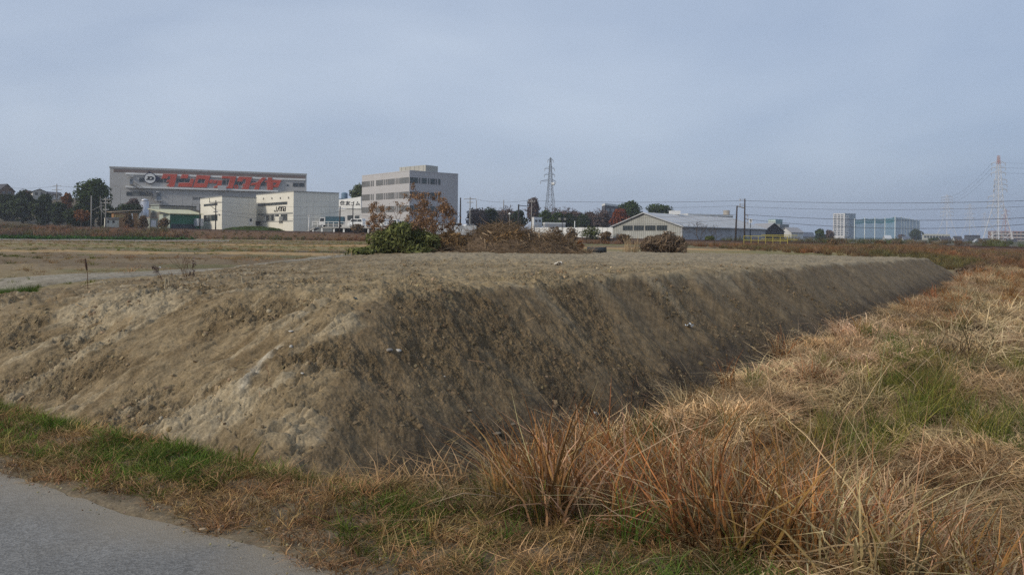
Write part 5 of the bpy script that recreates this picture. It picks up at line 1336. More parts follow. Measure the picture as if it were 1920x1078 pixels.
m = MB(); a = t1; m.tube([(a.x, a.y, a.z - 3.0), (a.x + 1.8, a.y, a.z - 2.1), (a.x + 2.6, a.y, a.z - 2.0)], 0.05, 5); m.build('lamp_arm', CONC, p1, org=p1.location)
p2, t2 = pole('utility_pole', 'utility pole with several short crossarms above the white hut', 198, 162, 370, arms=((0.5, 2.0), (1.2, 2.2), (2.6, 1.2)), rad=0.15)
m = MB(); m.tube([(t2.x - 1.1, t2.y, t2.z + 0.2), (t2.x - 1.1, t2.y, t2.z - 2.4), (t2.x - 0.2, t2.y, t2.z - 3.4)], 0.07, 5); m.build('bracket', CONC, p2, org=p2.location)
p3, t3 = pole('utility_pole', 'dark pole at the left edge of the white company building', 374.7, 152, 383, rad=0.13, matl=DARK)
p4, t4 = pole('utility_pole', 'dark pole with crossarm in front of the white company building windows', 404.3, 152, 376, arms=((0.4, 2.6), (2.2, 0.9)), rad=0.13, matl=DARK)
m = MB(); m.tube([(t4.x - 1.2, t4.y, t4.z - 0.4), (t4.x - 1.2, t4.y, t4.z + 0.4)], 0.05, 5); m.tube([(t4.x + 0.1, t4.y, t4.z - 1.9), (t4.x - 1.0, t4.y, t4.z - 1.0)], 0.05, 5); m.build('bracket', DARK, p4, org=p4.location)
p5, t5 = pole('utility_pole', 'dark brown pole right of the parking deck posts', 637.5, 148, 387, rad=0.15, matl=BROWNPOLE, lean=0.1)
p6, t6 = pole('utility_pole', 'dark pole standing before the white sign lettering', 661.5, 148, 384, rad=0.12, matl=DARK)
p7, t7 = pole('utility_pole', 'pole with wide crossarm right of the office block', 881, 190, 369.5, arms=((0.5, 2.9), (1.3, 1.6)), rad=0.15)
p8, t8 = pole('utility_pole', 'short dark pole top at the right edge of the office block', 863, 175, 371, rad=0.2, matl=DARK)
p9, t9 = pole('utility_pole', 'thin distant pole above the long grey building', 944, 290, 375, rad=0.2)
p9b, t9b = pole('utility_pole', 'thin distant pole just right of the wide-crossarm pole', 893, 300, 375.5, rad=0.2)
p10, t10 = pole('utility_pole', 'utility pole with crossarms on the hill among the houses at left', 106, 246, 345, arms=((0.7, 2.9), (1.9, 3.4)), rad=0.18)
# portal of two brown rail poles
pa, ta = pole('rail_mast', 'left brown mast of the two-post railway portal', 1381.5, 132, 386, rad=0.17, matl=BROWNPOLE, cat='mast', group='portal masts', lean=0.25)
pb, tb = pole('rail_mast', 'taller right brown mast of the railway portal with hung insulators', 1396, 132, 373, arms=(), rad=0.15, matl=BROWNPOLE, cat='mast', group='portal masts')
zz = P(1382, 386.5, 132).z
m = MB(); m.tube([(ta.x - 0.1, ta.y, zz), (tb.x + 0.1, tb.y, zz - 0.35)], 0.09, 5); m.build('portal_beam', CONC, pb, org=pb.location)
for k, (dz, l_) in enumerate(((0.1, -0.8), (0.9, -0.8), (2.7, 0.5), (3.3, 0.5), (3.9, 0.5))):
    m = MB(); m.tube([(tb.x, tb.y, tb.z - dz), (tb.x + l_, tb.y, tb.z - dz)], 0.04, 5); m.tube([(tb.x + l_, tb.y, tb.z - dz - 0.3), (tb.x + l_, tb.y, tb.z - dz + 0.1)], 0.09, 6); m.build('insulator', mat('insulator_grey', (0.36, 0.36, 0.38), 0.4), pb, org=pb.location)
pc_, tc_ = pole('rail_mast', 'dark mast with side bracket left of the reddish tree', 972, 150, 383.5, rad=0.2, matl=DARK, cat='mast', group='portal masts')
m = MB(); m.tube([(tc_.x, tc_.y, tc_.z - 0.2), (tc_.x + 1.8, tc_.y, tc_.z - 0.35)], 0.07, 5); m.build('bracket', DARK, pc_, org=pc_.location)
pd_, td_ = pole('rail_mast', 'pale thin mast in front of the reddish tree', 996.5, 150, 372.5, rad=0.09, matl=CONC, cat='mast', group='portal masts', arms=((0.6, 1.2),))
pl1, tl1 = pole('signal_post', 'pole with two small grey boxes below the tall pylon', 1054, 146, 409, rad=0.09, matl=DARK, cat='post', group='small posts')
for dx_ in (-0.25, 0.25): m = MB(); m.box((tl1.x + dx_ * 2 - .2, tl1.y - .2, tl1.z - .35), (tl1.x + dx_ * 2 + .2, tl1.y + .2, tl1.z)); m.build('signal_box', CONC, pl1, org=pl1.location)
pl2, tl2 = pole('white_post', 'short white post by the white fence', 1077.5, 150, 414.5, rad=0.09, matl=WHITE, cat='post', group='small posts')
pl3, tl3 = pole('white_post', 'white lamp post at the right end of the white company building', 579.3, 150, 405, rad=0.13, matl=WHITE, cat='post', group='small posts')
m = MB(); m.box((tl3.x - .25, tl3.y - .25, tl3.z), (tl3.x + .25, tl3.y + .25, tl3.z + .12)); m.build('lamp_head', WHITE, pl3, org=pl3.location)
pl4, tl4 = pole('globe_lamp', 'white globe lamp on a post above the brush pile', 955.3, 160, 403, rad=0.07, matl=CONC, cat='street lamp', group='small posts')
bm = bmesh.new(); bmesh.ops.create_uvsphere(bm, u_segments=12, v_segments=8, radius=0.24); me = bpy.data.meshes.new('globe'); bm.to_mesh(me); bm.free()
o = link('globe', me, WHITE, pl4); o.location = Vector((tl4.x, tl4.y, tl4.z + .2)) - pl4.location
pl5, tl5 = pole('street_lamp', 'small street lamp before the dark trees of the hill at left of the round tree', 190, 175, 380, rad=0.07, matl=CONC, cat='street lamp', group='small posts')
# sign board on the right
se, st_ = pole('square_sign', 'small white square sign with dark mark right of the portal masts', 1407, 175, 417, rad=0.1, matl=DARK, cat='sign', group='small posts')
W_ = Wall((st_.x - .6, st_.y - .2), (st_.x + .6, st_.y - .2)); m = MB(); W_.pbox(m, 1404, 410.5, 1410, 418, 0.0, 0.1); bo = m.build('sign_board', WHITE, se, org=se.location)
m = MB(); W_.pbox(m, 1405.6, 412, 1408.3, 413.6, .1, .12); W_.pbox(m, 1406.8, 413.7, 1408.3, 416.4, .1, .12); m.build('sign_mark', BLK, bo, org=se.location)

WIRE = mat('wire', (0.07, 0.07, 0.08), 0.6)
def wire(label, pts, d0, d1, rad=0.022, group='overhead wires', sagpt=None):
    """hanging wire through photo points; depth runs evenly from d0 to d1"""
    n = 22; xs_ = [p[0] for p in pts]
    co = np.polyfit(xs_, [p[1] for p in pts], min(2, len(pts) - 1))
    out = []
    for i in range(n + 1):
        px = xs_[0] + (xs_[-1] - xs_[0]) * i / n
        out.append(P(px, float(np.polyval(co, px)), d0 + (d1 - d0) * i / n))
    m = MB(); m.tube(out, rad, 4)
    o = m.build('overhead_wire', WIRE, None, org=out[0]); o.location = out[0]
    return tag(o, label, 'wire', group)
def between(label, a, b, sag, rad=0.022, group='overhead wires'):
    out = [a.lerp(b, i / 18) - Vector((0, 0, sag * 4 * (i / 18) * (1 - i / 18))) for i in range(19)]
    m = MB(); m.tube(out, rad, 4); o = m.build('overhead_wire', WIRE, None, org=out[0]); o.location = out[0]
    return tag(o, label, 'wire', group)
wire('uppermost wire running right from the tall portal mast', [(1396, 376.5), (1650, 381), (1990, 374)], 132, 88, 0.026)
wire('second wire from the top running right from the portal mast', [(1396, 388), (1650, 393.5), (1990, 384)], 132, 88, 0.018)
wire('third wire running right from the portal mast across the white tower', [(1397, 402.5), (1640, 412.8), (1990, 405)], 132, 88, 0.030)
wire('lowest thick wire running right from the portal mast to the frame edge', [(1397, 411), (1640, 427.7), (1990, 415)], 132, 88, 0.030)
wire('uppermost wire from the portal mast left past the tall pylon', [(1396, 376.5), (1200, 379.5), (985, 376.5)], 132, 150, 0.026)
wire('second wire from the portal mast left over the round green trees', [(1396, 386), (1290, 389), (1130, 392)], 132, 146, 0.018)
wire('wire from the portal beam left across the warehouse roof ridge', [(1382, 402.5), (1220, 408), (1056, 411)], 132, 146, 0.018)
wire('lowest wire crossing the warehouse roof left of the portal', [(1382, 411.5), (1240, 419.5), (1100, 421)], 132, 145, 0.018)
wire('wire from the dark bracket mast left to the wide-crossarm pole', [(985, 376.5), (930, 379), (881, 371.5)], 150, 190, 0.022)
between('wire from the twin-armed pole right across the dark bush to the company building', t2 - Vector((0, 0, 2.4)), t3 + Vector((0, 0, 0.1)), 0.6, 0.014)
between('wire from the left grey pole to the twin-armed pole', t1 - Vector((0, 0, 2.2)), t2 - Vector((0, 0, 2.0)), 0.1, 0.014)
between('wire from the crossarm pole across the company building to the brown pole', t4 - Vector((0, 0, 1.8)), t5 - Vector((0, 0, 1.0)), 1.0, 0.02)
between('lower wire from the crossarm pole across the company building wall', t4 - Vector((0, 0, 2.6)), t5 - Vector((0, 0, 2.0)), 0.7, 0.02)
between('upper wire from the crossarm pole over the company building front', t4 - Vector((0, 0, 0.2)), t6 - Vector((0, 0, 0.3)), 0.5, 0.014)
between('wire between the brown pole and the pole by the sign', t5 - Vector((0, 0, 0.9)), t6 - Vector((0, 0, 0.6)), 0.1, 0.02)
between('wire from the sign pole right behind the brown-leaved tree', t6 - Vector((0, 0, 1.7)), t8 - Vector((0, 0, 3.2)), 1.2, 0.018)
between('wire on the hill from the house pole toward the round tree', t10 - Vector((0, 0, 0.6)), t10 + Vector((16, -4, -1.2)), 0.3, 0.03)
between('wire on the hill from the house pole toward the far left houses', t10 - Vector((0, 0, 0.7)), t10 + Vector((-20, 6, -0.9)), 0.5, 0.03)

# ------------------------------------------------------------------ lattice pylons
def pylon(label, px, d, py_top, base_w, levels, arms, matl, top_m=None, rad=0.10, waist=0.45, zb=None):
    x, y = gp(px, d); zt = P(px, py_top, d).z; zb = -0.5 if zb is None else zb
    e = empty('power_pylon', (x, y, zb), label, 'pylon', 'power pylons'); org = e.location
    Hh = zt - zb
    def half(f):       # half width at height fraction
        if f < waist: return base_w / 2 * (1 - f / waist) + base_w * 0.17 * (f / waist)
        return base_w * 0.17 * (1 - (f - waist) / (1 - waist)) + base_w * 0.035 * ((f - waist) / (1 - waist))
    def c(f, i):
        h = half(f); sx, sy = ((-1, -1), (1, -1), (1, 1), (-1, 1))[i % 4]
        ca, sa = math.cos(0.3), math.sin(0.3)
        return Vector((x + (sx * ca - sy * sa) * h, y + (sx * sa + sy * ca) * h, zb + Hh * f))
    fs = [0] + levels + [1.0]
    for i in range(4):
        m = MB(); m.tube([c(f, i) for f in fs], [rad * (1.35 - 0.7 * f) for f in fs], 5); m.build('leg', matl, e, org=org)
    m = MB()
    for a, b in zip(fs[:-1], fs[1:]):
        for i in range(4):
            m.tube([c(a, i), c(b, i + 1)], rad * 0.5, 3, False); m.tube([c(a, i + 1), c(b, i)], rad * 0.5, 3, False); m.tube([c(b, i), c(b, i + 1)], rad * 0.5, 3, False)
    m.build('bracing', matl, e, org=org)
    tips = []
    for f, wl, wr in arms:
        z = zb + Hh * f; h = half(f); m = MB()
        for w_, sg in ((wl, -1), (wr, 1)):
            if w_ <= 0: continue
            tip = Vector((x + sg * (h + w_), y - sg * 0.15 * w_, z))
            for o_ in ((0, -h), (0, h)):
                m.tube([(x + sg * h, y + o_[1], z), tip], rad * 0.6, 4); m.tube([(x + sg * h, y + o_[1], z + 1.1), tip], rad * 0.5, 4)
            tips.append(tip)
        am = m.build('crossarm', matl, e, org=org)
        for w_, sg in ((wl, -1), (wr, 1)):
            if w_ <= 0: continue
            tip = (x + sg * (h + w_), y - sg * 0.15 * w_, z); m = MB(); m.tube([tip, (tip[0], tip[1], tip[2] - 1.5)], rad * 1.1, 5); m.build('insulator', MATS['insulator_grey'], am, org=org)
    if top_m:
        m = MB()
        f0 = 0.90
        for i in range(4): m.tube([c(f0, i), c(1.0, i)], rad * 0.95, 5)
        for i in range(4): m.tube([c(f0, i), c(0.96, i + 1)], rad * 0.7, 4)
        m.build('red_peak', top_m, e, org=org)
    return e, tips
GALV = mat('galvanised_pylon', (0.20, 0.22, 0.25), 0.5, 0.2); PWH = mat('white_pylon', (0.60, 0.61, 0.64), 0.5, 0.1); PRED = mat('pylon_red', (0.42, 0.22, 0.20), 0.6, 0.1)
lv = [0.12, 0.24, 0.36, 0.46, 0.54, 0.61, 0.68, 0.74, 0.80, 0.86, 0.92]
pyA, tA = pylon('tall slim grey lattice pylon in the middle above the bare trees', 1031, 450, 296, 7.2, lv, [(0.97, 1.2, 1.2), (0.865, 2.6, 1.6), (0.79, 2.6, 1.6), (0.71, 4.5, 2.0)], GALV, rad=0.15, waist=0.62)
m = MB(); c0 = P(1037, 345, 450); m.tube([(c0.x - .8, c0.y, c0.z), (c0.x + .8, c0.y - .5, c0.z)], 0.9, 10); m.build('dish_antenna', WHITE, pyA, org=pyA.location)
pyB, tB = pylon('large white lattice pylon with red peak at the far right', 1871, 430, 292, 10.5, lv, [(0.915, 2.8, 2.8), (0.86, 2.8, 2.8), (0.80, 2.8, 2.8), (0.72, 1.2, 3.2), (0.665, 1.2, 3.2), (0.61, 1.2, 3.0), (0.53, 3.6, 1.0), (0.47, 3.6, 1.0), (0.42, 3.8, 1.0)], PWH, PRED, rad=0.16, waist=0.42)
pyC, tC = pylon('smaller pale lattice pylon left of the large white pylon', 1775, 760, 365, 14, lv[::2], [(0.95, 4, 4), (0.89, 4, 4), (0.83, 4, 4), (0.7, 4, 4), (0.62, 4, 4), (0.54, 4, 4)], PWH, rad=0.18, waist=0.45)
pyD, tD = pylon('faint far lattice pylon between the two white pylons', 1818, 1100, 382, 18, lv[::2], [(0.93, 5, 5), (0.85, 5, 5), (0.72, 5, 5), (0.6, 5, 5)], PWH, rad=0.2, waist=0.45)
pyE, tE = pylon('far red and white pylon just right of the large white pylon', 1885, 900, 392, 12, lv[::2], [(0.92, 4, 4), (0.8, 4, 4), (0.68, 4, 4)], PRED, rad=0.17, waist=0.45)
pyF, tF = pylon('faintest far pylon behind the dark flat building', 1846, 1300, 398, 18, lv[::3], [(0.92, 5, 5), (0.8, 5, 5), (0.68, 5, 5)], PWH, rad=0.2, waist=0.45)
for i in range(3):
    between(['upper', 'middle', 'lower'][i] + ' power line sweeping from the large white pylon down to the smaller pale pylon', tB[2 * i], tC[2 * i], 6, 0.05, 'power lines')
    between(['upper', 'middle', 'lower'][i] + ' power line from the large white pylon out of the right frame edge', tB[2 * i + 1], tB[2 * i + 1] + Vector((120, -160, 3)), 6, 0.04, 'power lines')

# ------------------------------------------------------------------ golf practice nets
NETP = mat('net_pole', (0.68, 0.74, 0.74), 0.6, 0.1)
def netmat():
    m = bpy.data.materials.new('green_net'); m.use_nodes = True
    nt = m.node_tree; nt.nodes.clear(); N = nt.nodes.new; L = nt.links.new
    o = N('ShaderNodeOutputMaterial'); d = N('ShaderNodeBsdfDiffuse'); d.inputs[0].default_value = (0.028, 0.14, 0.17, 1); t = N('ShaderNodeBsdfTransparent'); mx_ = N('ShaderNodeMixShader')
    at = N('ShaderNodeAttribute'); at.attribute_name = 'weave'
    L(at.outputs['Fac'], mx_.inputs[0]); L(t.outputs[0], mx_.inputs[1]); L(d.outputs[0], mx_.inputs[2]); L(mx_.outputs[0], o.inputs['Surface'])
    return m
NETM = netmat()
nets = empty('golf_practice_net', (*gp(1603, 705), -1.0), 'tall green golf practice net hung between pale poles right of the white tower', 'golf net'); org = nets.location
pp = [(1602, 411, 700), (1621, 409, 702), (1640, 409, 704), (1659, 409, 706), (1678, 406, 700), (1690, 407, 740), (1695, 408, 760), (1700, 409, 785), (1705, 409.5, 810), (1711, 411, 840), (1718, 412, 880), (1724, 414, 930)]
tops = []
for (px, py, d) in pp:
    x, y = gp(px, d); z = P(px, py, d).z; tops.append(Vector((x, y, z)))
    m = MB(); m.tube([(x, y, -1.0), (x, y, z + .5)], 0.42 if d < 720 else 0.30, 6); m.build('pole', NETP, nets, org=org)
for i in range(len(tops) - 1):
    a, b = tops[i], tops[i + 1]; n = 8; rowsz = [1.0, 0.93, 0.90, 0.83, 0.78, 0.02]; wv_ = [0.6, 0.95, 0.7, 0.75, 0.52, 0.52] if i < 4 else [0.65, 0.8, 0.75, 0.7, 0.66, 0.66]
    vs = []; wt_ = []
    for r in range(6):
        for k in range(n + 1):
            p = a.lerp(b, k / n); sg = 1.3 * 4 * (k / n) * (1 - k / n) * (0.6 if r < 5 else 0)
            vs.append((p.x - org.x, p.y - org.y, (p.z + 1) * rowsz[r] - 0.0 - sg)); wt_.append(wv_[r] + (0.35 if r in (3,) and i < 4 else 0))
    fs = [(r * (n + 1) + k, r * (n + 1) + k + 1, (r + 1) * (n + 1) + k + 1, (r + 1) * (n + 1) + k) for r in range(5) for k in range(n)]
    me = np_mesh('net', vs, fs); at = me.attributes.new('weave', 'FLOAT', 'POINT'); at.data.foreach_set('value', wt_)
    link('net', me, NETM, nets)

# ------------------------------------------------------------------ fence, deck, cars
fa, fb = gp(1003, 168), gp(1149, 160)
FWl = Wall(fa, fb); fzb = 0.8
fen = empty('white_panel_fence', (fa[0], fa[1], fzb), 'long white panel fence behind the railway between brush pile and warehouse', 'fence'); org = fen.location
nP = 16
for i in range(nP):
    u0, u1 = FWl.len * i / nP, FWl.len * (i + 1) / nP
    zt = FWl.at(1003 + 146 * (i + .5) / nP, 426.5)[1] + random.uniform(-.04, .04)
    m = MB(); FWl.box(m, u0 + 0.03, u1 - 0.03, fzb - 1.2, zt, -0.05, 0.0); m.build('panel', WHITE, fen, org=org)
    m = MB(); FWl.box(m, u0 - 0.03, u0 + 0.025, fzb - 1.2, zt + 0.1, -0.08, 0.03); m.build('post', CONC, fen, org=org)
e, A, B, zb_, zt_ = block('white_low_roof', 'low white-roofed storage row behind the panel fence by the pylon foot', 'shed', (1018, 182), (1022, 178), (1060, 180), 420, mat('storage_grey', (0.35, 0.36, 0.38), 0.8, 0.15), zbase=0.5, cap=0.35, capm=WHITE)
# parking deck on posts
da, db = gp(583, 160), gp(760, 158)
DW = Wall(da, db); zd = DW.at(620, 425.5)[1]
deck = empty('parking_deck', (da[0], da[1], 1.2), 'raised parking deck on white posts right of the white company building', 'parking deck'); org = deck.location
m = MB(); DW.box(m, 2.2, DW.len, zd - 0.25, zd, -26, 0.0); m.build('slab', mat('deck_concrete', (0.42, 0.41, 0.38), 0.9, 0.2), deck, org=org)
m = MB(); DW.box(m, 2.4, DW.len, 0.8, zd - 0.26, -6.2, -6.0); m.build('rear_sheet', mat('under_deck_shade', (0.05, 0.05, 0.05), 0.9), deck, org=org)  # dark sheet added to stand for the shade under the deck
for px in (586, 603, 625.5, 644, 690, 705, 730):
    u = DW.at(px, 430)[0]; m = MB(); DW.box(m, u - .16, u + .16, 0.6, zd - .26, -0.5, -0.2); m.build('post', WHITE, deck, org=org)
ra = DW.at(583, 428)[0]; m = MB(); m.prism([DW.at(570, 434.5), DW.at(590, 426.5), DW.at(590, 428.5), DW.at(572, 437)], -3, -0.1, DW.fr); m.build('ramp', MATS['deck_concrete'], deck, org=org)
m = MB()
u0 = DW.at(585, 420)[0]; zr = DW.at(620, 416)[1]
for z in (zr, zr - .5): DW.box(m, u0, DW.len, z - .05, z + .05, -0.12, -0.02)
m.build('railing', WHITE, deck, org=org)
for i in range(18):
    u = u0 + (DW.len - u0) * i / 17.5; m = MB(); DW.box(m, u, u + .1, zd, zr - .05, -0.13, -0.03); m.build('railing_post', WHITE, deck, org=org)
TYRE = mat('tyre', (0.02, 0.02, 0.02), 0.9); CG = mat('car_glass', (0.03, 0.035, 0.04), 0.1, spec=0.6)
def vehicle(name, label, px, d, body, kind='van', heading=0.0, cat='car'):
    x, y = gp(px, d); z = zd + 0.004
    e = empty(name, (x, y, z), label, cat, 'vehicles on the parking deck', rz=heading)
    prof = {'van': [(-1.7, .3), (1.7, .3), (1.72, .85), (1.35, 1.0), (0.9, 1.75), (-1.6, 1.8), (-1.72, 1.1)],
            'hatch': [(-2.0, .3), (2.0, .3), (2.05, .75), (1.2, .92), (0.45, 1.45), (-1.3, 1.48), (-1.95, .95)],
            'truck': [(1.0, .45), (2.3, .45), (2.3, 1.2), (2.1, 2.1), (1.0, 2.1)]}[kind]
    idf = lambda u, w, z_: (u, w, z_)
    wd = 0.74 if kind != 'truck' else 0.9
    m = MB(); m.prism(prof, -wd, wd, idf); bd = m.build('body', body, e)
    gl = {'van': [[(-1.5, 1.12), (-.5, 1.12), (-.5, 1.62), (-1.45, 1.64)], [(-.4, 1.12), (1.15, 1.08), (.82, 1.6), (-.4, 1.62)]],
          'hatch': [[(-1.7, 1.0), (-.5, .98), (-.5, 1.38), (-1.25, 1.4)], [(-.4, .98), (.95, .96), (.42, 1.36), (-.4, 1.38)]],
          'truck': [[(1.2, 1.25), (2.15, 1.25), (2.02, 1.95), (1.2, 1.95)]]}[kind]
    for g in gl:
        m = MB(); m.prism(g, -wd - .012, wd + .012, idf); m.build('side_window', CG, e)
    if kind == 'truck':
        m = MB(); m.box((-2.9, -.95, .85), (.9, .95, 2.3)); m.build('cargo_box', mat('teal_tarp', (0.05, 0.11, 0.15), 0.7, 0.2), e)
        m = MB(); m.box((-2.9, -.7, .5), (1.0, .7, .84)); m.build('chassis', DARK, e)
    for wx in ((-1.1, 1.15) if kind == 'van' else (-1.25, 1.3) if kind == 'hatch' else (-1.9, 1.6)):
        for sy in (-1, 1):
            m = MB(); m.tube([(wx, sy * (wd - .18), .3), (wx, sy * (wd + .02), .3)], .3, 12); wh = m.build('wheel', TYRE, e)
            m = MB(); m.tube([(wx, sy * (wd + .02), .3), (wx, sy * (wd + .035), .3)], .17, 10); m.build('rim', MATS['bright_steel'], wh)
    for sy in (-.5, .5):
        m = MB(); xx = max(p[0] for p in prof); m.box((xx - .02, sy - .14, .68), (xx + .03, sy + .14, .84)); m.build('headlight', WHITE, e)
    return e
CW = mat('white_car_paint', (0.72, 0.72, 0.71), 0.35, 0.06, spec=0.5); CS = mat('silver_car_paint', (0.45, 0.46, 0.47), 0.35, 0.06, spec=0.5)
vehicle('box_truck', 'truck with dark teal cargo box and white cab on the parking deck', 620, 172, WHITE, 'truck', math.pi, 'truck')
vehicle('parked_car', 'white van with dark windows right of the sign pole on the parking deck', 669, 166, CW, 'van', math.pi - .3)
vehicle('parked_car', 'low silver car just right of the white van by the sign pole', 684, 172, CS, 'hatch', math.pi)
vehicle('parked_car', 'white hatchback at the left of the row in front of the office block', 703, 168, CW, 'hatch', math.pi + .25)
vehicle('parked_car', 'white small van second in the row before the office block', 720, 167, CW, 'van', math.pi - 1.0)
vehicle('parked_car', 'white small van third in the row, right above the green bush', 733, 170, CW, 'van', math.pi - .2)
vehicle('parked_car', 'silver hatchback half hidden by the brown-leaved tree', 752, 171, CS, 'hatch', 2.6)
e, A, B, zb_, zt_ = block('white_wall_row', 'low white concrete wall below the right part of the office block', 'wall', (795, 171), (800, 168), (893, 170), 424, mat('white_low_wall', (0.60, 0.61, 0.61), 0.8, 0.2, 0.5), zbase=0.8, cap=0.15, capm=WHITE)
for k, (px, lab, kd, cm) in enumerate(((806, 'white van above the low wall left of the thin saplings', 'van', CW), (826, 'white hatchback above the low wall between the saplings', 'hatch', CW), (848, 'silver van above the low wall by the office corner', 'van', CS), (876, 'white hatchback above the low wall right of the office', 'hatch', CW))):
    v_ = vehicle('parked_car', lab, px, 178, cm, kd, 2.8 + .3 * k); v_.location.z = zt_ - 0.9
m = MB(); A_ = gp(795, 173); B_ = gp(895, 173); m.hexa([(A_[0], A_[1], 0.8), (B_[0], B_[1], 0.8), (B_[0], B_[1] + 18, 0.8), (A_[0], A_[1] + 18, 0.8), (A_[0], A_[1], zt_ - .9), (B_[0], B_[1], zt_ - .9), (B_[0], B_[1] + 18, zt_ - .9), (A_[0], A_[1] + 18, zt_ - .9)])
pk = m.build('car_park_pavement', MATS['deck_concrete']); tag(pk, kind='structure')
# grass bank in front of the white company building
m = bmesh.new(); bmesh.ops.create_uvsphere(m, u_segments=28, v_segments=12, radius=1.0)
for v in m.verts: v.co.x *= 6.6; v.co.y *= 2.6; v.co.z = max(0, v.co.z) * 1.2 + 0.06 * math.sin(v.co.x * 3)
me = bpy.data.meshes.new('grass_bank'); m.to_mesh(me); m.free()
c0 = P(475, 433, 160); o = link('grass_bank', me, mat('bank_turf', (0.075, 0.115, 0.03), 0.95, 0.5, 1.2, bump=0.6, bscale=4)); o.location = (c0.x, c0.y, c0.z - 0.4); tag(o, kind='structure')
x, y = pts_in(900, (c0.x - 7, c0.x + 7), (c0.y - 3, c0.y + 2), lambda x, y: (((x - c0.x) / 6.5) ** 2 + ((y - c0.y) / 2.5) ** 2 < 1) * 1.0)
hh = c0.z - 0.4 + 1.2 * np.sqrt(np.clip(1 - ((x - c0.x) / 6.6) ** 2 - ((y - c0.y) / 2.6) ** 2, 0, 1))
grow('bank_turf_blades', lawn, x, y, 2.0, 3.5, mono(len(x), (1, 1, 1), 0.3), 'green turf on the small bank before the white company building', 'grass', 0.2, height=hh)
# vegetable rows at the left
m_cab = leafmat('cabbage_leaf', (0.03, 0.075, 0.02), (0.08, 0.14, 0.04), 0.2, 0.4)
cab = [tuft('cabbage', 16, 0.42, 0.16, 0.7, 0.16, 0.3, m_cab, 1100 + i) for i in range(3)]
cx = []; cy = []
for r in range(5):
    n_ = 90; xx = np.linspace(-88, -48, n_) + rng.normal(0, .1, n_); yy_ = 108 + r * 3.2 + rng.normal(0, .15, n_) - 0.06 * (xx + 60); cx.append(xx); cy.append(yy_)
x = np.concatenate(cx); y = np.concatenate(cy)
grow('vegetable_rows', cab, x, y, 0.8, 1.5, mono(len(x), (1, 1.1, 1), 0.35), 'dark green vegetables in rows below the brown bank at left', 'vegetables', 0.1, height=G(x, y))
# ------------------------------------------------------------------ trees and shrubs
def leaf_cloud(r, lobes, n, size, asp=1.0, hang=0.0):
    """many small leaf faces spread through a set of lobes (cx, cy, cz, rx, ry, rz)"""
    vs = []; fs = []; al = []
    vol = [l[3] * l[4] * l[5] for l in lobes]; tot = sum(vol)
    for l, v in zip(lobes, vol):
        for _ in range(max(6, int(n * v / tot))):
            d = Vector((r.gauss(0, 1), r.gauss(0, 1), r.gauss(0, 1))).normalized()
            k = r.random() ** 0.33; k = 0.45 + 0.6 * k if r.random() < 0.85 else k
            p = Vector((l[0] + d.x * l[3] * k, l[1] + d.y * l[4] * k, l[2] + d.z * l[5] * k))
            nn = (d + Vector((r.gauss(0, .6), r.gauss(0, .6), r.gauss(0, .6) + 0.2))).normalized()
            a = nn.cross(Vector((r.gauss(0, 1), r.gauss(0, 1), r.gauss(0, 1)))).normalized(); b = nn.cross(a)
            if hang: a = (a * (1 - hang) + Vector((0, 0, -1)) * hang).normalized(); b = a.cross(nn).normalized()
            s_ = size * r.uniform(0.6, 1.3); j = len(vs)
            vs += [p - a * s_ * asp, p + b * s_ * 0.5, p + a * s_ * asp, p - b * s_ * 0.5]; fs.append((j, j + 1, j + 2, j + 3)); al += [r.random()] * 4
    me = np_mesh('crown', vs, fs); at = me.attributes.new('along', 'FLOAT', 'POINT'); at.data.foreach_set('value', [min(1, max(0, x)) for x in al])
    return me
def lm(name, a, b, var=0.35): return leafmat(name, a, b, 0.2, var, tint=False)
EVG = lm('evergreen_leaf', (0.028, 0.045, 0.014), (0.075, 0.105, 0.030)); EVD = lm('dark_evergreen_leaf', (0.022, 0.034, 0.015), (0.062, 0.078, 0.032))
EVO = lm('olive_leaf', (0.05, 0.065, 0.02), (0.12, 0.135, 0.045)); RED = lm('red_autumn_leaf', (0.13, 0.035, 0.02), (0.27, 0.085, 0.035)); ORG = lm('orange_brown_leaf', (0.15, 0.06, 0.022), (0.26, 0.115, 0.045))
PUR = lm('purple_brown_twig_leaf', (0.09, 0.065, 0.058), (0.17, 0.125, 0.11)); BRL = lm('brown_leaf', (0.17, 0.095, 0.05), (0.36, 0.225, 0.13)); BRS = lm('brown_shrub_leaf', (0.10, 0.065, 0.035), (0.21, 0.14, 0.075))
YGR = lm('bright_bush_leaf', (0.065, 0.078, 0.026), (0.22, 0.23, 0.085)); RBR = lm('red_brown_twig', (0.15, 0.105, 0.07), (0.27, 0.20, 0.135))
BARK = mat('bark', (0.10, 0.08, 0.065), 0.95, 0.35, 2.0); BARKD = mat('dark_bark', (0.05, 0.04, 0.036), 0.95, 0.3, 2.0)

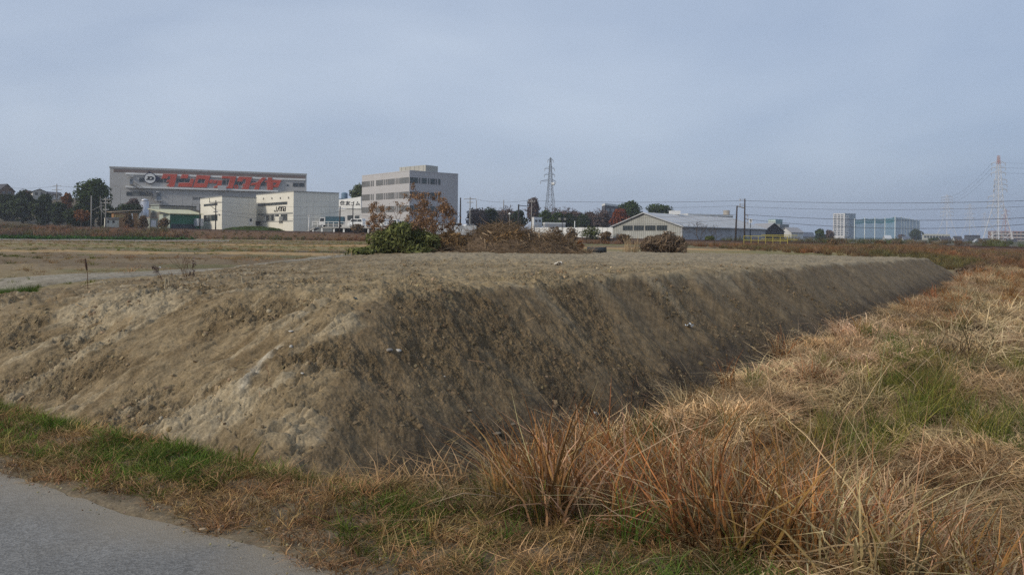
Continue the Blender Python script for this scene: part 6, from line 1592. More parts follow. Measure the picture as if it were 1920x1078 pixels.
def tree(name, label, px, d, y0, y1, wpx, leaf, seed, n=2600, size=0.36, cat='tree', group=None, nl=14, trunk=True, depth=1.0, low=0.25, zb=None, flat=0.0):
    """broad-leaved tree: photo rows y0 (top) to y1 (lowest foliage), width in photo pixels, at depth d"""
    r = random.Random(seed); x, y = gp(px, d); zt = P(px, y0, d).z; zc0 = P(px, y1, d).z
    zb = float(H(np.array([x]), np.array([y]))[0]) if zb is None else zb
    zc0 = max(zc0, zb + 0.05); w = wpx * d / F / 2; h = (zt - zc0)
    e = empty(name, (x, y, zb), label, cat, group)
    lobes = []
    for i in range(nl):
        a = r.uniform(0, 6.28); f = r.random(); zf = r.uniform(0.12, 0.85)
        wid = math.sin(math.pi * min(0.95, max(0.2, zf * 0.8 + 0.15))) if not flat else 1 - 0.5 * zf
        rr = w * 0.62 * wid * math.sqrt(f)
        s_ = w * r.uniform(0.30, 0.48)
        lobes.append((math.cos(a) * rr, math.sin(a) * rr * depth, zc0 - zb + zf * h, s_, s_ * depth, min(s_ * 0.8, h * 0.3)))
    lobes.append((0, 0, zc0 - zb + h * 0.5, w * 0.6, w * 0.6 * depth, h * 0.45))
    lobes.append((w * 0.1, 0, zc0 - zb + h * 0.80, w * 0.42, w * 0.42 * depth, h * 0.21))
    me = leaf_cloud(r, lobes, n, size); me.materials.append(leaf)
    link('crown', me, None, e)
    if trunk:
        m = MB(); rt_ = max(0.03, w * 0.055); m.tube([(0, 0, -0.2), (w * .04, 0, (zc0 - zb) * 0.6 + .1), (w * 0.02, 0, zc0 - zb + h * 0.55)], [rt_ * 1.25, rt_, rt_ * 0.5], 7)
        for l in lobes[:6]: m.tube([(w * .03, 0, (zc0 - zb) + h * 0.1), (l[0], l[1], l[2])], [rt_ * 0.5, rt_ * 0.15], 4)
        m.build('trunk', BARK, e, True)
    return e

def branches(r, base, dirv, ln, rad, depth, out, tips, spread=0.6, kids=3, up=0.15, shrink=0.72):
    n = 3; pts = [base]; d = dirv.normalized()
    for i in range(n):
        d = (d + Vector((r.gauss(0, .12), r.gauss(0, .12), r.gauss(0, .08) + up * 0.3))).normalized(); pts.append(pts[-1] + d * ln / n)
    out.append((pts, [rad, rad * .85, rad * .7, rad * .55]))
    if depth == 0:
        tips.append((pts[-1], d)); return
    for k in range(kids):
        t_ = pts[r.choice((1, 2, 3))] if k else pts[3]
        a = d.orthogonal(); a.rotate(Matrix.Rotation(r.uniform(0, 6.28), 3, d)); nd = (d + a * spread * r.uniform(.6, 1.4) + Vector((0, 0, up))).normalized()
        branches(r, t_, nd, ln * shrink * r.uniform(.75, 1.15), rad * 0.55, depth - 1, out, tips, spread, kids, up, shrink)

def bare_tree(name, label, px, d, y0, seed, stems=1, depth=4, kids=3, rad=0.16, m_=BARKD, leaf=None, nleaf=0, lsize=0.1, spread=0.65, cat='tree', group=None, zb=None, minr=0.012, wide=1.0, up=0.15, py_b=None):
    r = random.Random(seed); x, y = gp(px, d)
    zb = float(H(np.array([x]), np.array([y]))[0]) if zb is None else zb
    ht = P(px, y0, d).z - zb
    e = empty(name, (x, y, zb), label, cat, group); out = []; tips = []
    for s_ in range(stems):
        a = r.uniform(0, 6.28) ; dv = Vector((math.cos(a) * .35 * (stems > 1), math.sin(a) * .35 * (stems > 1), 1))
        branches(r, Vector((math.cos(a) * .05 * stems, 0, -0.1)), dv, ht * 0.36, rad, depth, out, tips, spread, kids, up)
    zmax = max(p.z for o_ in out for p in o_[0]); k = ht / zmax
    m = MB(); tm = MB()
    for i, (pts, rd) in enumerate(out):
        pts = [Vector((p.x * k * wide, p.y * k * wide, p.z * k)) for p in pts]; rd = [max(q_, minr) for q_ in rd]
        (m if rd[0] > rad * 0.5 else tm).tube(pts, rd, 6 if rd[0] > rad * 0.5 else 3, False)
    m.build('trunk', m_, e, True); tm.build('twigs', m_, e)['kind'] = 'stuff'
    if leaf:
        vs = []; fs = []; al = []
        for _ in range(nleaf):
            p, d_ = r.choice(tips); p = Vector((p.x * k * wide, p.y * k * wide, p.z * k)) + Vector((r.gauss(0, .05), r.gauss(0, .05), r.gauss(0, .05))) * ht / 3 * 1.2
            a = Vector((r.gauss(0, .5), r.gauss(0, .5), -1)).normalized(); b = a.orthogonal(); b.rotate(Matrix.Rotation(r.uniform(0, 6.28), 3, a)); s_ = lsize * r.uniform(.6, 1.4); j = len(vs)
            vs += [p, p + a * s_ * .5 + b * s_ * .3, p + a * s_, p + a * s_ * .5 - b * s_ * .3]; fs.append((j, j + 1, j + 2, j + 3)); al += [r.random()] * 4
        me = np_mesh('foliage', vs, fs); at = me.attributes.new('along', 'FLOAT', 'POINT'); at.data.foreach_set('value', al); me.materials.append(leaf); link('foliage', me, None, e)
    return e

GH = 'dark trees on the slope at left'
tree('evergreen_tree', 'dark evergreen tree at the far left edge under the brown hill house', 8, 205, 364, 424, 62, EVD, 1, 2600, 0.42, group=GH, low=.1)
tree('evergreen_tree', 'dark broad evergreen tree second from the left edge', 42, 200, 356, 424, 60, EVD, 2, 3000, 0.42, group=GH)
tree('evergreen_tree', 'dark evergreen tree in front of the pale grey hill house', 83, 196, 364, 424, 52, EVD, 3, 2600, 0.42, group=GH)
tree('evergreen_tree', 'dark low evergreen tree left of the orange-brown tree', 108, 192, 379, 424, 44, EVD, 4, 2200, 0.40, group=GH)
tree('autumn_tree', 'narrow orange-brown tree left of the big round tree', 125, 200, 360, 404, 25, ORG, 5, 1300, 0.34, group=GH)
tree('round_tree', 'big round dark green tree standing left of the factory hall', 174, 188, 337, 400, 76, EVG, 6, 5200, 0.36, group=GH, nl=22)
tree('evergreen_tree', 'dark shrubby tree under the big round tree, left of the white hut', 152, 176, 384, 428, 70, EVD, 7, 2800, 0.36, group=GH, trunk=True)
tree('autumn_shrub', 'orange-brown shrub at the foot of the big round tree', 152, 168, 394, 414, 36, ORG, 8, 520, 0.3, 'shrub', group=GH)
tree('evergreen_tree', 'dark tree right under the big round tree above the white hut', 200, 180, 384, 424, 44, EVD, 9, 2000, 0.34, group=GH)
tree('brown_bush_tree', 'dull brown leafy tree in front of the factory stair', 249, 186, 372, 408, 42, PUR, 10, 1600, 0.28, group=GH)
tree('evergreen_tree', 'low dark green tree behind the ochre shack', 240, 182, 384, 404, 60, EVD, 11, 1500, 0.3, group=GH)
GS = 'shrubs between the sheds at left'
tree('brown_shrub', 'olive-brown shrub between ochre shack and lean-to', 240, 164, 399, 428, 26, BRS, 12, 900, 0.22, 'shrub', GS)
tree('brown_shrub', 'brown creeper shrub left of the pale door', 268, 164, 405, 428, 26, BRS, 13, 900, 0.22, 'shrub', GS)
tree('brown_shrub', 'brown creeper shrub between pale door and green wall', 307, 163, 409, 428, 26, BRS, 14, 900, 0.22, 'shrub', GS)
tree('green_tree', 'sunlit yellow-green tree top left of the office block', 672, 235, 345, 385, 40, EVO, 15, 1800, 0.36, group='trees in the middle')
GM = 'trees in the middle'
for k, (px, d, y0, y1, w, lf, lab) in enumerate((
    (893, 214, 396, 424, 44, PUR, 'dull purple-brown shrubby tree right of the office block'),
    (921, 216, 394, 424, 40, EVD, 'dark evergreen tree below the thin distant pole'),
    (946, 216, 398, 424, 36, PUR, 'brownish tree behind the white globe lamp'),
    (908, 222, 399, 424, 34, PUR, 'purplish shrubby tree between the wide-crossarm pole and the evergreen'),
    (960, 222, 400, 424, 36, PUR, 'purplish low tree between globe lamp and bracket mast'),
    (1056, 220, 398, 424, 34, PUR, 'twiggy purple-brown tree right of the pylon foot trees'),
    (1080, 220, 400, 426, 34, PUR, 'twiggy purple-brown tree above the short white post'),
    (1103, 222, 400, 428, 34, PUR, 'twiggy purple-brown tree between the low dark trees behind the fence'),
    (1130, 222, 398, 428, 32, PUR, 'twiggy purple-brown tree just left of the red autumn tree'),
    (972, 214, 397, 424, 34, EVD, 'dark tree under the bracket mast'),
    (999, 218, 372, 418, 30, PUR, 'reddish-brown rounded tree left of the tall pylon'),
    (1022, 216, 396, 424, 34, EVG, 'dark green conical tree at the pylon foot'),
    (1044, 212, 400, 424, 30, EVG, 'dark green tree just right of the pylon foot'),
    (1066, 214, 405, 426, 36, EVD, 'dark low tree behind the white fence, left of the bare row'),
    (1092, 214, 406, 428, 34, EVD, 'dark low tree behind the white fence in the middle of the bare row'),
    (1114, 216, 405, 428, 32, PUR, 'purple-brown low tree behind the white fence near the red tree'))):
    tree('hedge_tree', lab, px, d, y0 - 2, y1, w * 1.2, lf, 30 + k, 1700, 0.34, group=GM, flat=1 if 'conical' in lab else 0)
tree('red_tree', 'red autumn tree left of the warehouse gable', 1160, 212, 391, 424, 46, RED, 45, 2400, 0.3, group=GM)
tree('round_tree', 'large round green tree behind the red autumn tree', 1180, 240, 378, 414, 62, EVG, 46, 3200, 0.36, group=GM)
tree('round_tree', 'green tree behind the ridge of the warehouse roof', 1240, 245, 385, 412, 78, EVG, 47, 3200, 0.36, group=GM)
tree('round_tree', 'dark green tree right of the dark roof house', 1537, 330, 429, 452, 26, EVG, 48, 1300, 0.45, group='trees at right')
tree('brown_shrub', 'brown leafless scrub tree left of the white tower', 1556, 300, 432, 458, 22, PUR, 49, 900, 0.4, group='trees at right')
tree('round_tree', 'dark round tree at the right end of the golf nets', 1716, 520, 430, 456, 28, EVD, 50, 1600, 0.7, group='trees at right')
tree('red_shrub', 'dark reddish shrub left of the dark round tree by the golf nets', 1692, 515, 441, 458, 20, PUR, 51, 800, 0.6, 'shrub', group='trees at right')
tree('round_tree', 'small dark tree at the right end of the cream low building', 1748, 400, 447, 461, 18, EVG, 52, 800, 0.5, group='trees at right')
tree('round_tree', 'dark shrubby tree left of the square sign behind the warehouse', 1446, 205, 428, 452, 22, EVG, 53, 800, 0.35, group='trees at right')
tree('round_tree', 'low shrub before the long apartment block', 1866, 330, 449, 464, 20, BRS, 54, 800, 0.4, 'shrub', group='trees at right')
GB = 'bare trees behind the white fence'
for k, (px, d, y0, w, lab) in enumerate(((922, 232, 384, 1.1, 'bare tree above the long grey building right of the office'), (945, 236, 388, 1.1, 'bare tree behind the globe lamp'), (1022, 234, 383, 1.1, 'bare tree directly left of the tall pylon legs'),
        (1050, 226, 386, 1.15, 'first bare tree right of the tall pylon'), (1066, 230, 389, 1.1, 'second bare tree right of the tall pylon'), (1086, 226, 390, 1.15, 'third bare tree right of the tall pylon'),
        (1108, 228, 390, 1.15, 'bare tree two before the red autumn tree'), (1126, 226, 392, 1.15, 'bare tree right next to the red autumn tree'))):
    bare_tree('bare_tree', lab, px, d, y0, 70 + k, 2, 5, 3, 0.26, mat('grey_mauve_bark', (0.13, 0.10, 0.095), 0.95, 0.3, 1.0), group=GB, wide=w * 1.25, minr=0.05, spread=0.8)
bare_tree('bare_tree', 'bare twisted sapling against the warehouse side wall', 1312, 140, 412, 90, 2, 4, 3, 0.10, BARK, group='bare saplings', wide=1.3, minr=0.014)
bare_tree('bare_tree', 'thin bare sapling right of the warehouse gable bush', 1338, 138, 420, 91, 2, 3, 3, 0.06, BARK, group='bare saplings', wide=1.2, minr=0.014)

# low distant houses on the right horizon
GHs = 'distant houses on the right horizon'
for k, (l0, c0_, r0_, d, yt, rise, wm_, rm_, lab) in enumerate((
    (1508, 1513, 1530, 420, 447, 1.6, pale_w, tile_r, 'far pale house with dark roof left of the dark green tree'),
    (1690, 1694, 1708, 430, 449, 1.6, WHITE, MATS['blue_grey_roof'], 'far white house with blue roof behind the reddish shrub'),
    (1762, 1766, 1784, 380, 452, 1.8, pale_w, tile_r, 'far pale house at the foot of the smaller pale pylon'),
    (1786, 1790, 1804, 450, 449, 1.8, WHITE, tile_r, 'far white house between smaller pylon and dark flat building'),
    (1796, 1800, 1816, 330, 455, 1.2, pale_w, MATS['blue_grey_roof'], 'far low house with blue roof left of the white gabled house'),
    (1842, 1846, 1858, 380, 453, 1.4, WHITE, tile_r, 'far white house by the left leg of the large pylon'),
    (1886, 1890, 1908, 340, 455, 1.3, pale_w, tile_r, 'far low house in front of the long apartment block'),
    (1480, 1484, 1500, 360, 446, 1.6, pale_w, MATS['red_tile_roof'], 'far house with reddish roof right of the white shed'))):
    e, A, B, zb_, zt_ = block('distant_house', lab, 'house', (l0, d + 8), (c0_, d), (r0_, d + 3), yt, wm_, zbase=-1.2, roofm=rm_, gable=('L', rise), group=GHs)
    for q_ in (0.15, 0.55): window(e, B, B.len * q_, B.len * (q_ + .28), zt_ - 1.5, zt_ - 0.4, fw=0.08)
tree('round_tree', 'far olive tree between the two far houses left of the smaller pylon', 1755, 450, 446, 460, 16, EVO, 55, 700, 0.5, group='trees at right')
tree('round_tree', 'far brown tree right of the dark flat building', 1838, 420, 448, 461, 14, BRS, 56, 600, 0.45, group='trees at right')
tree('round_tree', 'far olive tree left of the white tower scrub', 1543, 400, 440, 456, 20, EVO, 57, 800, 0.5, group='trees at right')
tree('round_tree', 'far brown tree under the golf nets', 1630, 420, 450, 461, 24, BRS, 58, 700, 0.45, group='trees at right')
# brown shrubs along the railway
GR = 'brown shrubs along the railway'
for k, (px, d, y0, y1, w, lf, lab) in enumerate((
    (1040, 118, 424, 452, 44, BRS, 'brown shrub on the bank right of the brush pile'), (1072, 116, 428, 452, 36, BRS, 'low brown shrub on the bank below the white post'),
    (1108, 120, 424, 452, 46, EVO, 'olive-brown round shrub before the white fence'), (1136, 118, 436, 452, 32, BRS, 'low brown shrub left of the warehouse gable'),
    (1170, 116, 440, 454, 40, BRS, 'flat brown shrub below the warehouse gable windows at left'), (1330, 118, 444, 458, 24, EVO, 'low olive shrub at the warehouse side wall'),
    (1560, 98, 450, 466, 34, BRS, 'brown shrub on the bank below the white tower'), (1650, 94, 452, 468, 30, BRS, 'brown shrub on the bank below the golf nets'),
    (668, 138, 420, 440, 32, BRS, 'brown shrub on the bank below the sign pole'), (710, 140, 430, 444, 40, BRS, 'brown shrub on the bank left of the green bush'))):
    tree('brown_shrub', lab, px, d, y0, y1, w, lf, 100 + k, 800, 0.16, 'shrub', GR, trunk=True)

# ---- things on the heap and just behind it
def on_heap(px, d):
    x, y = gp(px, d); return x, y, float(surf(np.array([x]), np.array([y]))[0])
def bush(name, label, px, d, y0, y1, wpx, leaf, seed, n, size, asp=1.0, hang=0.0, cat='bush', nl=12):
    r = random.Random(seed); x, y, zb = on_heap(px, d); k = d / F; w = wpx * k / 2; h = P(px, y0, d).z - zb
    e = empty(name, (x, y, zb), label, cat)
    lobes = []
    for i in range(nl):
        fx = r.uniform(-.75, .75); hh = h * (1 - 0.55 * abs(fx) ** 1.6) ; s_ = w * r.uniform(.22, .36)
        zc = r.uniform(.1, .78) * hh; lobes.append((fx * w, r.uniform(-.5, .5) * w * .6, zc, s_, s_ * .8, min(s_ * .9, max(0.08, hh - zc), zc + .12)))
    lobes.append((0, 0, h * .42, w * .62, w * .45, h * .42)); lobes.append((w * .15, 0, h * .78, w * .28, w * .25, h * .22))
    me = leaf_cloud(r, lobes, n, size, asp, hang); me.materials.append(leaf); link('crown', me, None, e)
    m = MB()
    for i in range(6): a = r.uniform(0, 6.28); m.tube([(0.05 * math.cos(a), 0.05 * math.sin(a), -.05), (w * .5 * math.cos(a), w * .3 * math.sin(a), h * .65)], [0.02, 0.006], 4)
    m.build('stems', BARKD, e)
    return e
bush('green_bush', 'dense green bush at the edge of the heap under the brown-leaved tree', 752, 36, 417, 478, 138, YGR, 201, 6500, 0.07, 2.0, -0.35, nl=30)
bush('green_bush', 'low straggling green growth left of the dense green bush', 676, 34, 464, 482, 60, YGR, 202, 700, 0.06, 1.8, 0.1)
bare_tree('brown_leaved_tree', 'small tree with hanging brown leaves rising out of the green bush', 788, 37, 343, 203, 3, 4, 3, 0.05, mat('red_bark', (0.16, 0.10, 0.075), 0.9, 0.3, 4.0), BRL, 9500, 0.062, 0.8, wide=0.80, minr=0.010, up=0.05)
for k, (px, y0, lab) in enumerate(((806, 398, 'thin dark bare sapling behind the green bush, left one'), (830, 395, 'thin dark bare sapling behind the green bush, right one'), (866, 402, 'thin bare sapling between green bush and brush pile'))):
    bare_tree('bare_sapling', lab, px, 40, y0, 210 + k, 2, 3, 3, 0.03, BARKD, BRL, 60, 0.1, 0.6, group='saplings by the brush pile', wide=0.9, minr=0.007)
bush('dead_grass_mound', 'rounded clump of dead tan grass left of the brush pile', 838, 37, 436, 470, 84, lm('tan_dead_leaf', (0.22, 0.13, 0.06), (0.40, 0.27, 0.14)), 220, 3200, 0.10, 2.4, 0.45, 'dead grass')
bush('red_brown_bush', 'leafless red-brown bush behind the far edge of the heap', 1247, 47, 434, 472, 88, RBR, 221, 4200, 0.06, 3.2, -0.5, nl=24)
bush('orange_clump', 'small orange dead clump behind the brush pile at right', 1087, 46, 451, 466, 18, ORG, 222, 300, 0.08, 2.0, 0.2)
bush('brown_weed_bush', 'low brown weeds at the right end of the heap', 1824, 47, 498, 520, 60, RBR, 223, 900, 0.09, 2.4, -0.4)
# reeds
for k, (px, d, h_, lab, n_) in enumerate(((1182, 46, 0.95, 'pale dry reed clump left of the red-brown bush', 90), (640, 33, 0.45, 'small dry reed clump left of the straggling green growth', 30), (1010, 44, 1.5, 'tall pale dead reeds rising behind the brush pile', 60))):
    x, y, zb = on_heap(px, d); me = tuft('blades', n_, h_, 0.5, 0.22, 0.02, 0.08, lm('reed_blade', (0.30, 0.21, 0.12), (0.46, 0.35, 0.21)), 230 + k); o = link('reed_clump', me, None); o.location = (x, y, zb); tag(o, lab, 'reeds', 'reed clumps')
# brush pile
def brush_pile():
    r = random.Random(240); x, y, zb = on_heap(940, 37.5)
    e = empty('brush_pile', (x, y, zb), 'large heap of cut brown branches and brush on top of the soil heap', 'brush pile')
    def top(u, v):      # u across, v in depth
        u = u / 1.12
        a = 1.40 * max(0, 1 - ((u - 0.1) / 2.1) ** 2 - (v / 1.6) ** 2) ** .6
        b = 0.95 * max(0, 1 - ((u - 1.75) / 1.5) ** 2 - ((v + .2) / 1.4) ** 2) ** .6
        c = 0.50 * max(0, 1 - ((u + 1.9) / 1.1) ** 2 - (v / 1.4) ** 2) ** .6
        return max(a, b, c)
    n = 34; vs = []; fs = []
    for i in range(n):
        for j in range(n):
            u = -4.3 + 8.3 * i / (n - 1); v = -1.7 + 3.4 * j / (n - 1); z = top(u, v)
            vs.append((u, v, z * 0.86 - 0.1 + (r.uniform(-.08, .05) if z > 0 else -.1)))
    fs = [f for f in ((i * n + j, (i + 1) * n + j, (i + 1) * n + j + 1, i * n + j + 1) for i in range(n - 1) for j in range(n - 1)) if max(vs[q_][2] for q_ in f) > -0.09]
    link('core', np_mesh('core', vs, fs), mat('brush_core', (0.17, 0.12, 0.078), 0.95, 0.5, 3.0, bump=0.8, bscale=9), e)
    tw_ = MB(); lf_vs = []; lf_fs = []; al = []
    for k in range(5200):
        u = r.uniform(-4.3, 4.1); v = r.uniform(-2.0, 1.2); z = top(u, v)
        if z <= 0.02:
            if r.random() < 0.72: continue
            z = r.uniform(0.02, 0.12)
        a = r.uniform(0, 6.28); el = r.gauss(0.15, .35); l = r.uniform(.15, .75); d_ = Vector((math.cos(a) * math.cos(el), math.sin(a) * math.cos(el), math.sin(el)))
        p = Vector((u, v, z * r.uniform(.75, 1.0))); m2_ = p + d_ * l * .5 + Vector((r.gauss(0, .04), r.gauss(0, .04), r.gauss(0, .04)))
        tw_.tube([p, m2_, p + d_ * l], [r.uniform(.006, .013), .007, .003], 3, False)
    tw_.build('twigs', lm('brush_twig', (0.24, 0.17, 0.105), (0.42, 0.315, 0.205), 0.6), e)['kind'] = 'stuff'
    pale = mat('pale_cut_wood', (0.48, 0.35, 0.22), 0.8, 0.3, 3.0)
    for (px, py, dx_, dz_, w_) in ((904, 437, .30, -.12, .03), (914, 433, .18, -.12, .035), (909, 448, .03, -.42, .022), (918, 455, .22, -.22, .018), (968, 447, .16, -.5, .02), (992, 438, .05, -.32, .025), (1011, 436, 0.02, -.25, .03), (900, 444, .12, -.2, .016), (976, 450, .3, -.3, .013), (1018, 446, .3, -.35, .016), (1008, 437, -.2, .02, .022), (940, 449, .25, -.08, .012), (985, 455, -.3, -.1, .012)):
        p = P(px, py, 36.2) - Vector((x, y, zb)); p.y = -1.35 if p.z < 0.7 else -1.0
        m = MB(); m.tube([p, p + Vector((dx_, r.uniform(-.15, .05), dz_))], [w_, w_ * .8], 6); m.build('cut_branch', pale, e)
    me = leaf_cloud(r, [(0.45, -.85, .75, .75, .3, .22), (-0.3, -1.0, .55, .5, .25, .2)], 420, 0.10, 2.2, 0.3); me.materials.append(MATS['tan_dead_leaf']); link('dead_leaves', me, None, e)
brush_pile()
# spilled brush and dark pipe behind the heap's far edge
x, y, zb = on_heap(1121, 42.5)
e = empty('dark_pipe', (x, y, zb), 'dark plastic pipe lying behind the far edge of the heap', 'pipe')
m = MB(); m.tube([(-.55, .1, .16), (.4, -.05, .16)], .16, 14); m.build('pipe_wall', mat('dark_plastic', (0.045, 0.05, 0.055), 0.6, 0.2), e, True)
m = MB(); m.tube([(.4, -.05, .16), (.46, -.06, .16)], .185, 14); m.build('pipe_collar', mat('black_plastic', (0.02, 0.022, 0.025), 0.6), e)
# dead upright weeds on the left part of the heap
def dead_weed(label, px, py0, py1, d, kind, seed):
    r = random.Random(seed); x, y = gp(px, d); zb = float(surf(np.array([x]), np.array([y]))[0]); h = (py1 - py0) * d / F
    e = empty('dead_weed', (x, y, zb), label, 'dead weed', 'dead weeds on the heap'); w_ = mat('dead_weed_stem', (0.15, 0.095, 0.06), 0.9, 0.3, 4.0)
    if kind == 'spike':
        m = MB(); m.tube([(0, 0, -.03), (-.01, 0, h * .5), (-.05, 0, h)], [.007, .006, .004], 5); m.build('stem', w_, e)
        m = MB(); m.tube([(-.02, 0, h * .62), (-.035, 0, h * .8), (-.05, 0, h * 1.0)], [.012, .02, .008], 7); m.build('seed_head', mat('seed_head', (0.09, 0.055, 0.04), 0.95, 0.4, 9.0), e)
    elif kind == 'plume':
        m = MB(); m.tube([(.1, 0, -.03), (.05, 0, h * .4), (-.1, 0, h)], [.007, .006, .003], 5); m.build('stem', w_, e)
        me = leaf_cloud(r, [(-.03, 0, h * .72, .05, .04, h * .22), (-.08, 0, h * .9, .03, .03, h * .12)], 80, .014, 2.0, .3); me.materials.append(PUR); link('seed_head', me, None, e)
    else:
        out = []; tips = []
        for s_ in range(6): branches(r, Vector((0, 0, -.02)), Vector((r.uniform(-1, 1), r.uniform(-.6, .6), 1)), h * .5, .008, 2, out, tips, .5, 2, .2)
        m = MB()
        for pts, rd in out: m.tube(pts, [max(q_, .003) for q_ in rd], 4, False)
        m.build('stems', w_, e)
        me = leaf_cloud(r, [(.15, 0, h * .62, .035, .035, h * .38), (.1, 0, h * .2, .06, .05, h * .15)], 90, .018, 1.6, .4); me.materials.append(PUR); link('seed_head', me, None, e)
dead_weed('tall dead stalk with dark seed head at the left of the heap top', 166, 463, 521, 13.2, 'spike', 1)
dead_weed('bent dead plume left of the dry branching weed', 297, 480, 512, 14.5, 'plume', 2)
dead_weed('dry branching weed with dark curled seed head on the left heap top', 350, 462, 512, 15.5, 'branch', 3)
for k, (px, py0, py1, d, lab) in enumerate(((310, 526, 552, 10.8, 'pale broken stub on the heap edge, shorter left one'), (318, 516, 538, 11.4, 'pale broken stub on the heap edge, taller right one'), (457, 530, 548, 11.2, 'pale short stub standing on the heap top left of the clay corner'), (200, 515, 524, 14.0, 'tiny pale stub near the dead stalk'))):
    x, y = gp(px, d); zb = float(surf(np.array([x]), np.array([y]))[0]); m = MB(); h = (py1 - py0) * d / F; m.tube([(0, 0, -.03), (.01 - .02 * k, 0, h)], [.009, .007], 6); o = m.build('cut_stub', mat('pale_stub', (0.52, 0.43, 0.28), 0.8, 0.2, 5.0)); o.location = (x, y, zb); tag(o, lab, 'stub', 'cut stubs on the heap')

# stones and litter on the heap
def hit(px, py):
    """where the sight line of a photo pixel meets the heap or the ground"""
    r_ = ray(px, py); ds = np.linspace(2.5, 60, 9000); x = r_.x * ds; y = ds; z = EYE + r_.z * ds
    k = np.argmax(z < np.maximum(surf(x, y), 0.0 * x + np.where(s_of(x, y) < 0, 0.022, -9))); return x[k], y[k], z[k]
def stone(label, px, py, wpx, fl, m_, seed, group='stones on the heap', name='stone', cat='stone'):
    x, y, z = hit(px, py); s_ = wpx * y / F / 2; r = random.Random(seed); bm = bmesh.new(); bmesh.ops.create_icosphere(bm, subdivisions=2, radius=1)
    for v in bm.verts:
        nv = v.co.normalized(); k = 1 + .22 * math.sin(3 * nv.x + seed) * math.cos(2.5 * nv.y + seed * 2) + r.uniform(-.05, .05); v.co = Vector((nv.x * k, nv.y * k * .75, nv.z * k * fl)) * s_
    me = bpy.data.meshes.new(name); bm.to_mesh(me); bm.free(); me.polygons.foreach_set('use_smooth', [True] * len(me.polygons))
    o = link(name, me, m_); o.location = (x, y, z + s_ * fl * .2); o.rotation_euler.z = r.uniform(0, 3); return tag(o, label, cat, group)
PS = mat('pale_stone', (0.55, 0.52, 0.46), 0.8, 0.25, 12.0); GSn = mat('grey_stone', (0.30, 0.27, 0.23), 0.9, 0.3, 14.0)
stone('smooth whitish oval stone on the near corner of the heap', 746, 658, 14, .5, PS, 1)
stone('brown flat stone touching the whitish oval stone', 730, 657, 14, .5, GSn, 2)
stone('thin whitish chip on the upper left face of the heap', 546, 621, 14, .22, PS, 3)
stone('small whitish chip below the pale streak', 567, 700, 8, .4, PS, 4)
stone('small pale stone left of the clay corner', 546, 650, 8, .7, PS, 5)
stone('pale block of clay high on the left face', 504, 585, 10, .9, mat('clay_block', (0.40, 0.33, 0.22), 0.9, 0.2, 12.0), 6)
stone('pale round stone low on the left face', 302, 785, 12, .7, mat('clay_stone', (0.42, 0.36, 0.26), 0.9, 0.2, 12.0), 7)
stone('small white speck stone on the dark flank', 833, 706, 5, .6, PS, 8)
stone('grey stone on the verge near the road edge', 417, 988, 13, .65, PS, 9, 'stones on the verge')
stone('dark stone on the verge right of the grey one', 471, 996, 10, .6, mat('dark_stone', (0.10, 0.095, 0.09), 0.8, .3, 12.0), 10, 'stones on the verge')
stone('pale flat stone on the verge right of the dark stone', 503, 992, 13, .5, GSn, 11, 'stones on the verge')
stone('grey clay lump at the damp foot of the heap', 880, 770, 16, .28, mat('grey_clay', (0.20, 0.165, 0.12), 0.9, .25, 8.0), 12)
stone('long grey clay slab sliding down the damp foot', 930, 812, 22, .2, MATS['grey_clay'], 13)
stone('grey clay slab above the ditch beside the long one', 960, 795, 18, .22, MATS['grey_clay'], 14)
stone('cut piece of dry twig wood at the road edge', 380, 991, 14, .22, mat('pale_cut_wood', (0.48, 0.35, 0.22), 0.8, 0.3, 3.0), 15, 'stones on the verge', 'wood_chip', 'wood chip')
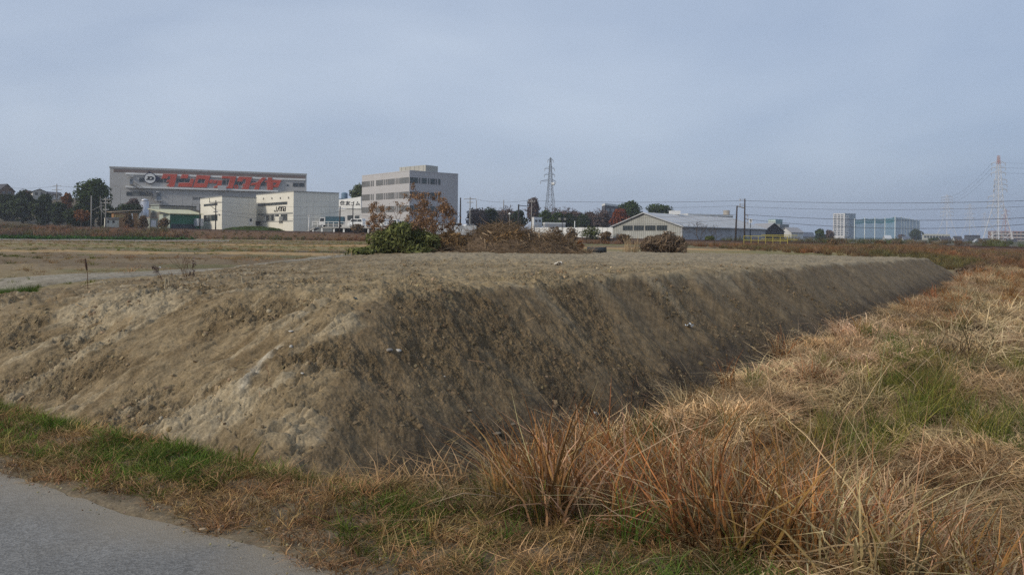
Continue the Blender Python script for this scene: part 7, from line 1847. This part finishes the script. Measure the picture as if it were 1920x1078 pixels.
# crumpled white plastic and blue scrap
def scrap(name, label, px, py, wpx, col, seed):
    x, y, z = hit(px, py); s_ = wpx * y / F / 2; r = random.Random(seed); n = 7; vs = [((i / 3 - 1) * s_, (j / 3 - 1) * s_ * .7, s_ * (.35 + r.uniform(-.35, .45) - .25 * math.hypot(i / 3 - 1, j / 3 - 1))) for i in range(n) for j in range(n)]
    o = link(name, np_mesh(name, vs, [(i * n + j, (i + 1) * n + j, (i + 1) * n + j + 1, i * n + j + 1) for i in range(n - 1) for j in range(n - 1)]), mat(name, col, 0.5, .1, 10.0, spec=.4)); o.location = (x, y, z + s_ * .15); o.rotation_euler = (R(25), R(20), r.uniform(0, 3)); return tag(o, label, 'litter', 'litter on the heap')
scrap('white_plastic_scrap', 'crumpled white plastic scrap on the right flank of the heap', 1291, 613, 18, (0.66, 0.70, 0.72), 1)
scrap('blue_plastic_scrap', 'small dark blue plastic scrap at the top of the heap corner', 666, 561, 10, (0.03, 0.09, 0.13), 2)
scrap('white_paper_scrap', 'pale paper scrap lying on the heap top left of the middle', 1048, 497, 16, (0.62, 0.56, 0.46), 3)
scrap('white_bag_scrap', 'small white scrap in the far left field', 300, 502, 5, (0.75, 0.75, 0.74), 4)
scrap('white_flank_scrap', 'tiny white scrap at the damp foot behind the rusty grass', 1116, 777, 14, (0.6, 0.62, 0.6), 5)
# low concrete kerb at the edge of the far left fields
ka_, kb_ = gp(-60, 98), gp(430, 104); zk = lambda p: float(G(np.array([p[0]]), np.array([p[1]]))[0])
m = MB(); n_ = 24
for i in range(n_):
    a = Vector(ka_).lerp(Vector(kb_), i / n_); b = Vector(ka_).lerp(Vector(kb_), (i + 1) / n_ - .002); za, zb = zk(a), zk(b)
    m.hexa([(a.x, a.y, za - .1), (b.x, b.y, zb - .1), (b.x, b.y + .2, zb - .1), (a.x, a.y + .2, za - .1), (a.x, a.y, za + .16), (b.x, b.y, zb + .16), (b.x, b.y + .2, zb + .16), (a.x, a.y + .2, za + .16)])
kb = m.build('field_kerb', mat('kerb_concrete', (0.36, 0.35, 0.32), 0.9, .2)); tag(kb, kind='structure')
# ------------------------------------------------------------------ haze
def haze():
    m = MB(); m.box((-1500, -60, -8), (1700, 1650, 60))
    o = m.build('haze', None); tag(o, 'thin grey-blue winter haze over the whole place', 'haze', kind='stuff')
    mt = bpy.data.materials.new('haze_air'); mt.use_nodes = True; nt = mt.node_tree; nt.nodes.clear()
    out = nt.nodes.new('ShaderNodeOutputMaterial'); v = nt.nodes.new('ShaderNodeVolumePrincipled')
    v.inputs['Color'].default_value = (0.86, 0.91, 1.0, 1); v.inputs['Density'].default_value = 0.0004; v.inputs['Anisotropy'].default_value = 0.2
    nt.links.new(v.outputs[0], out.inputs['Volume']); o.data.materials.clear(); o.data.materials.append(mt)
haze()
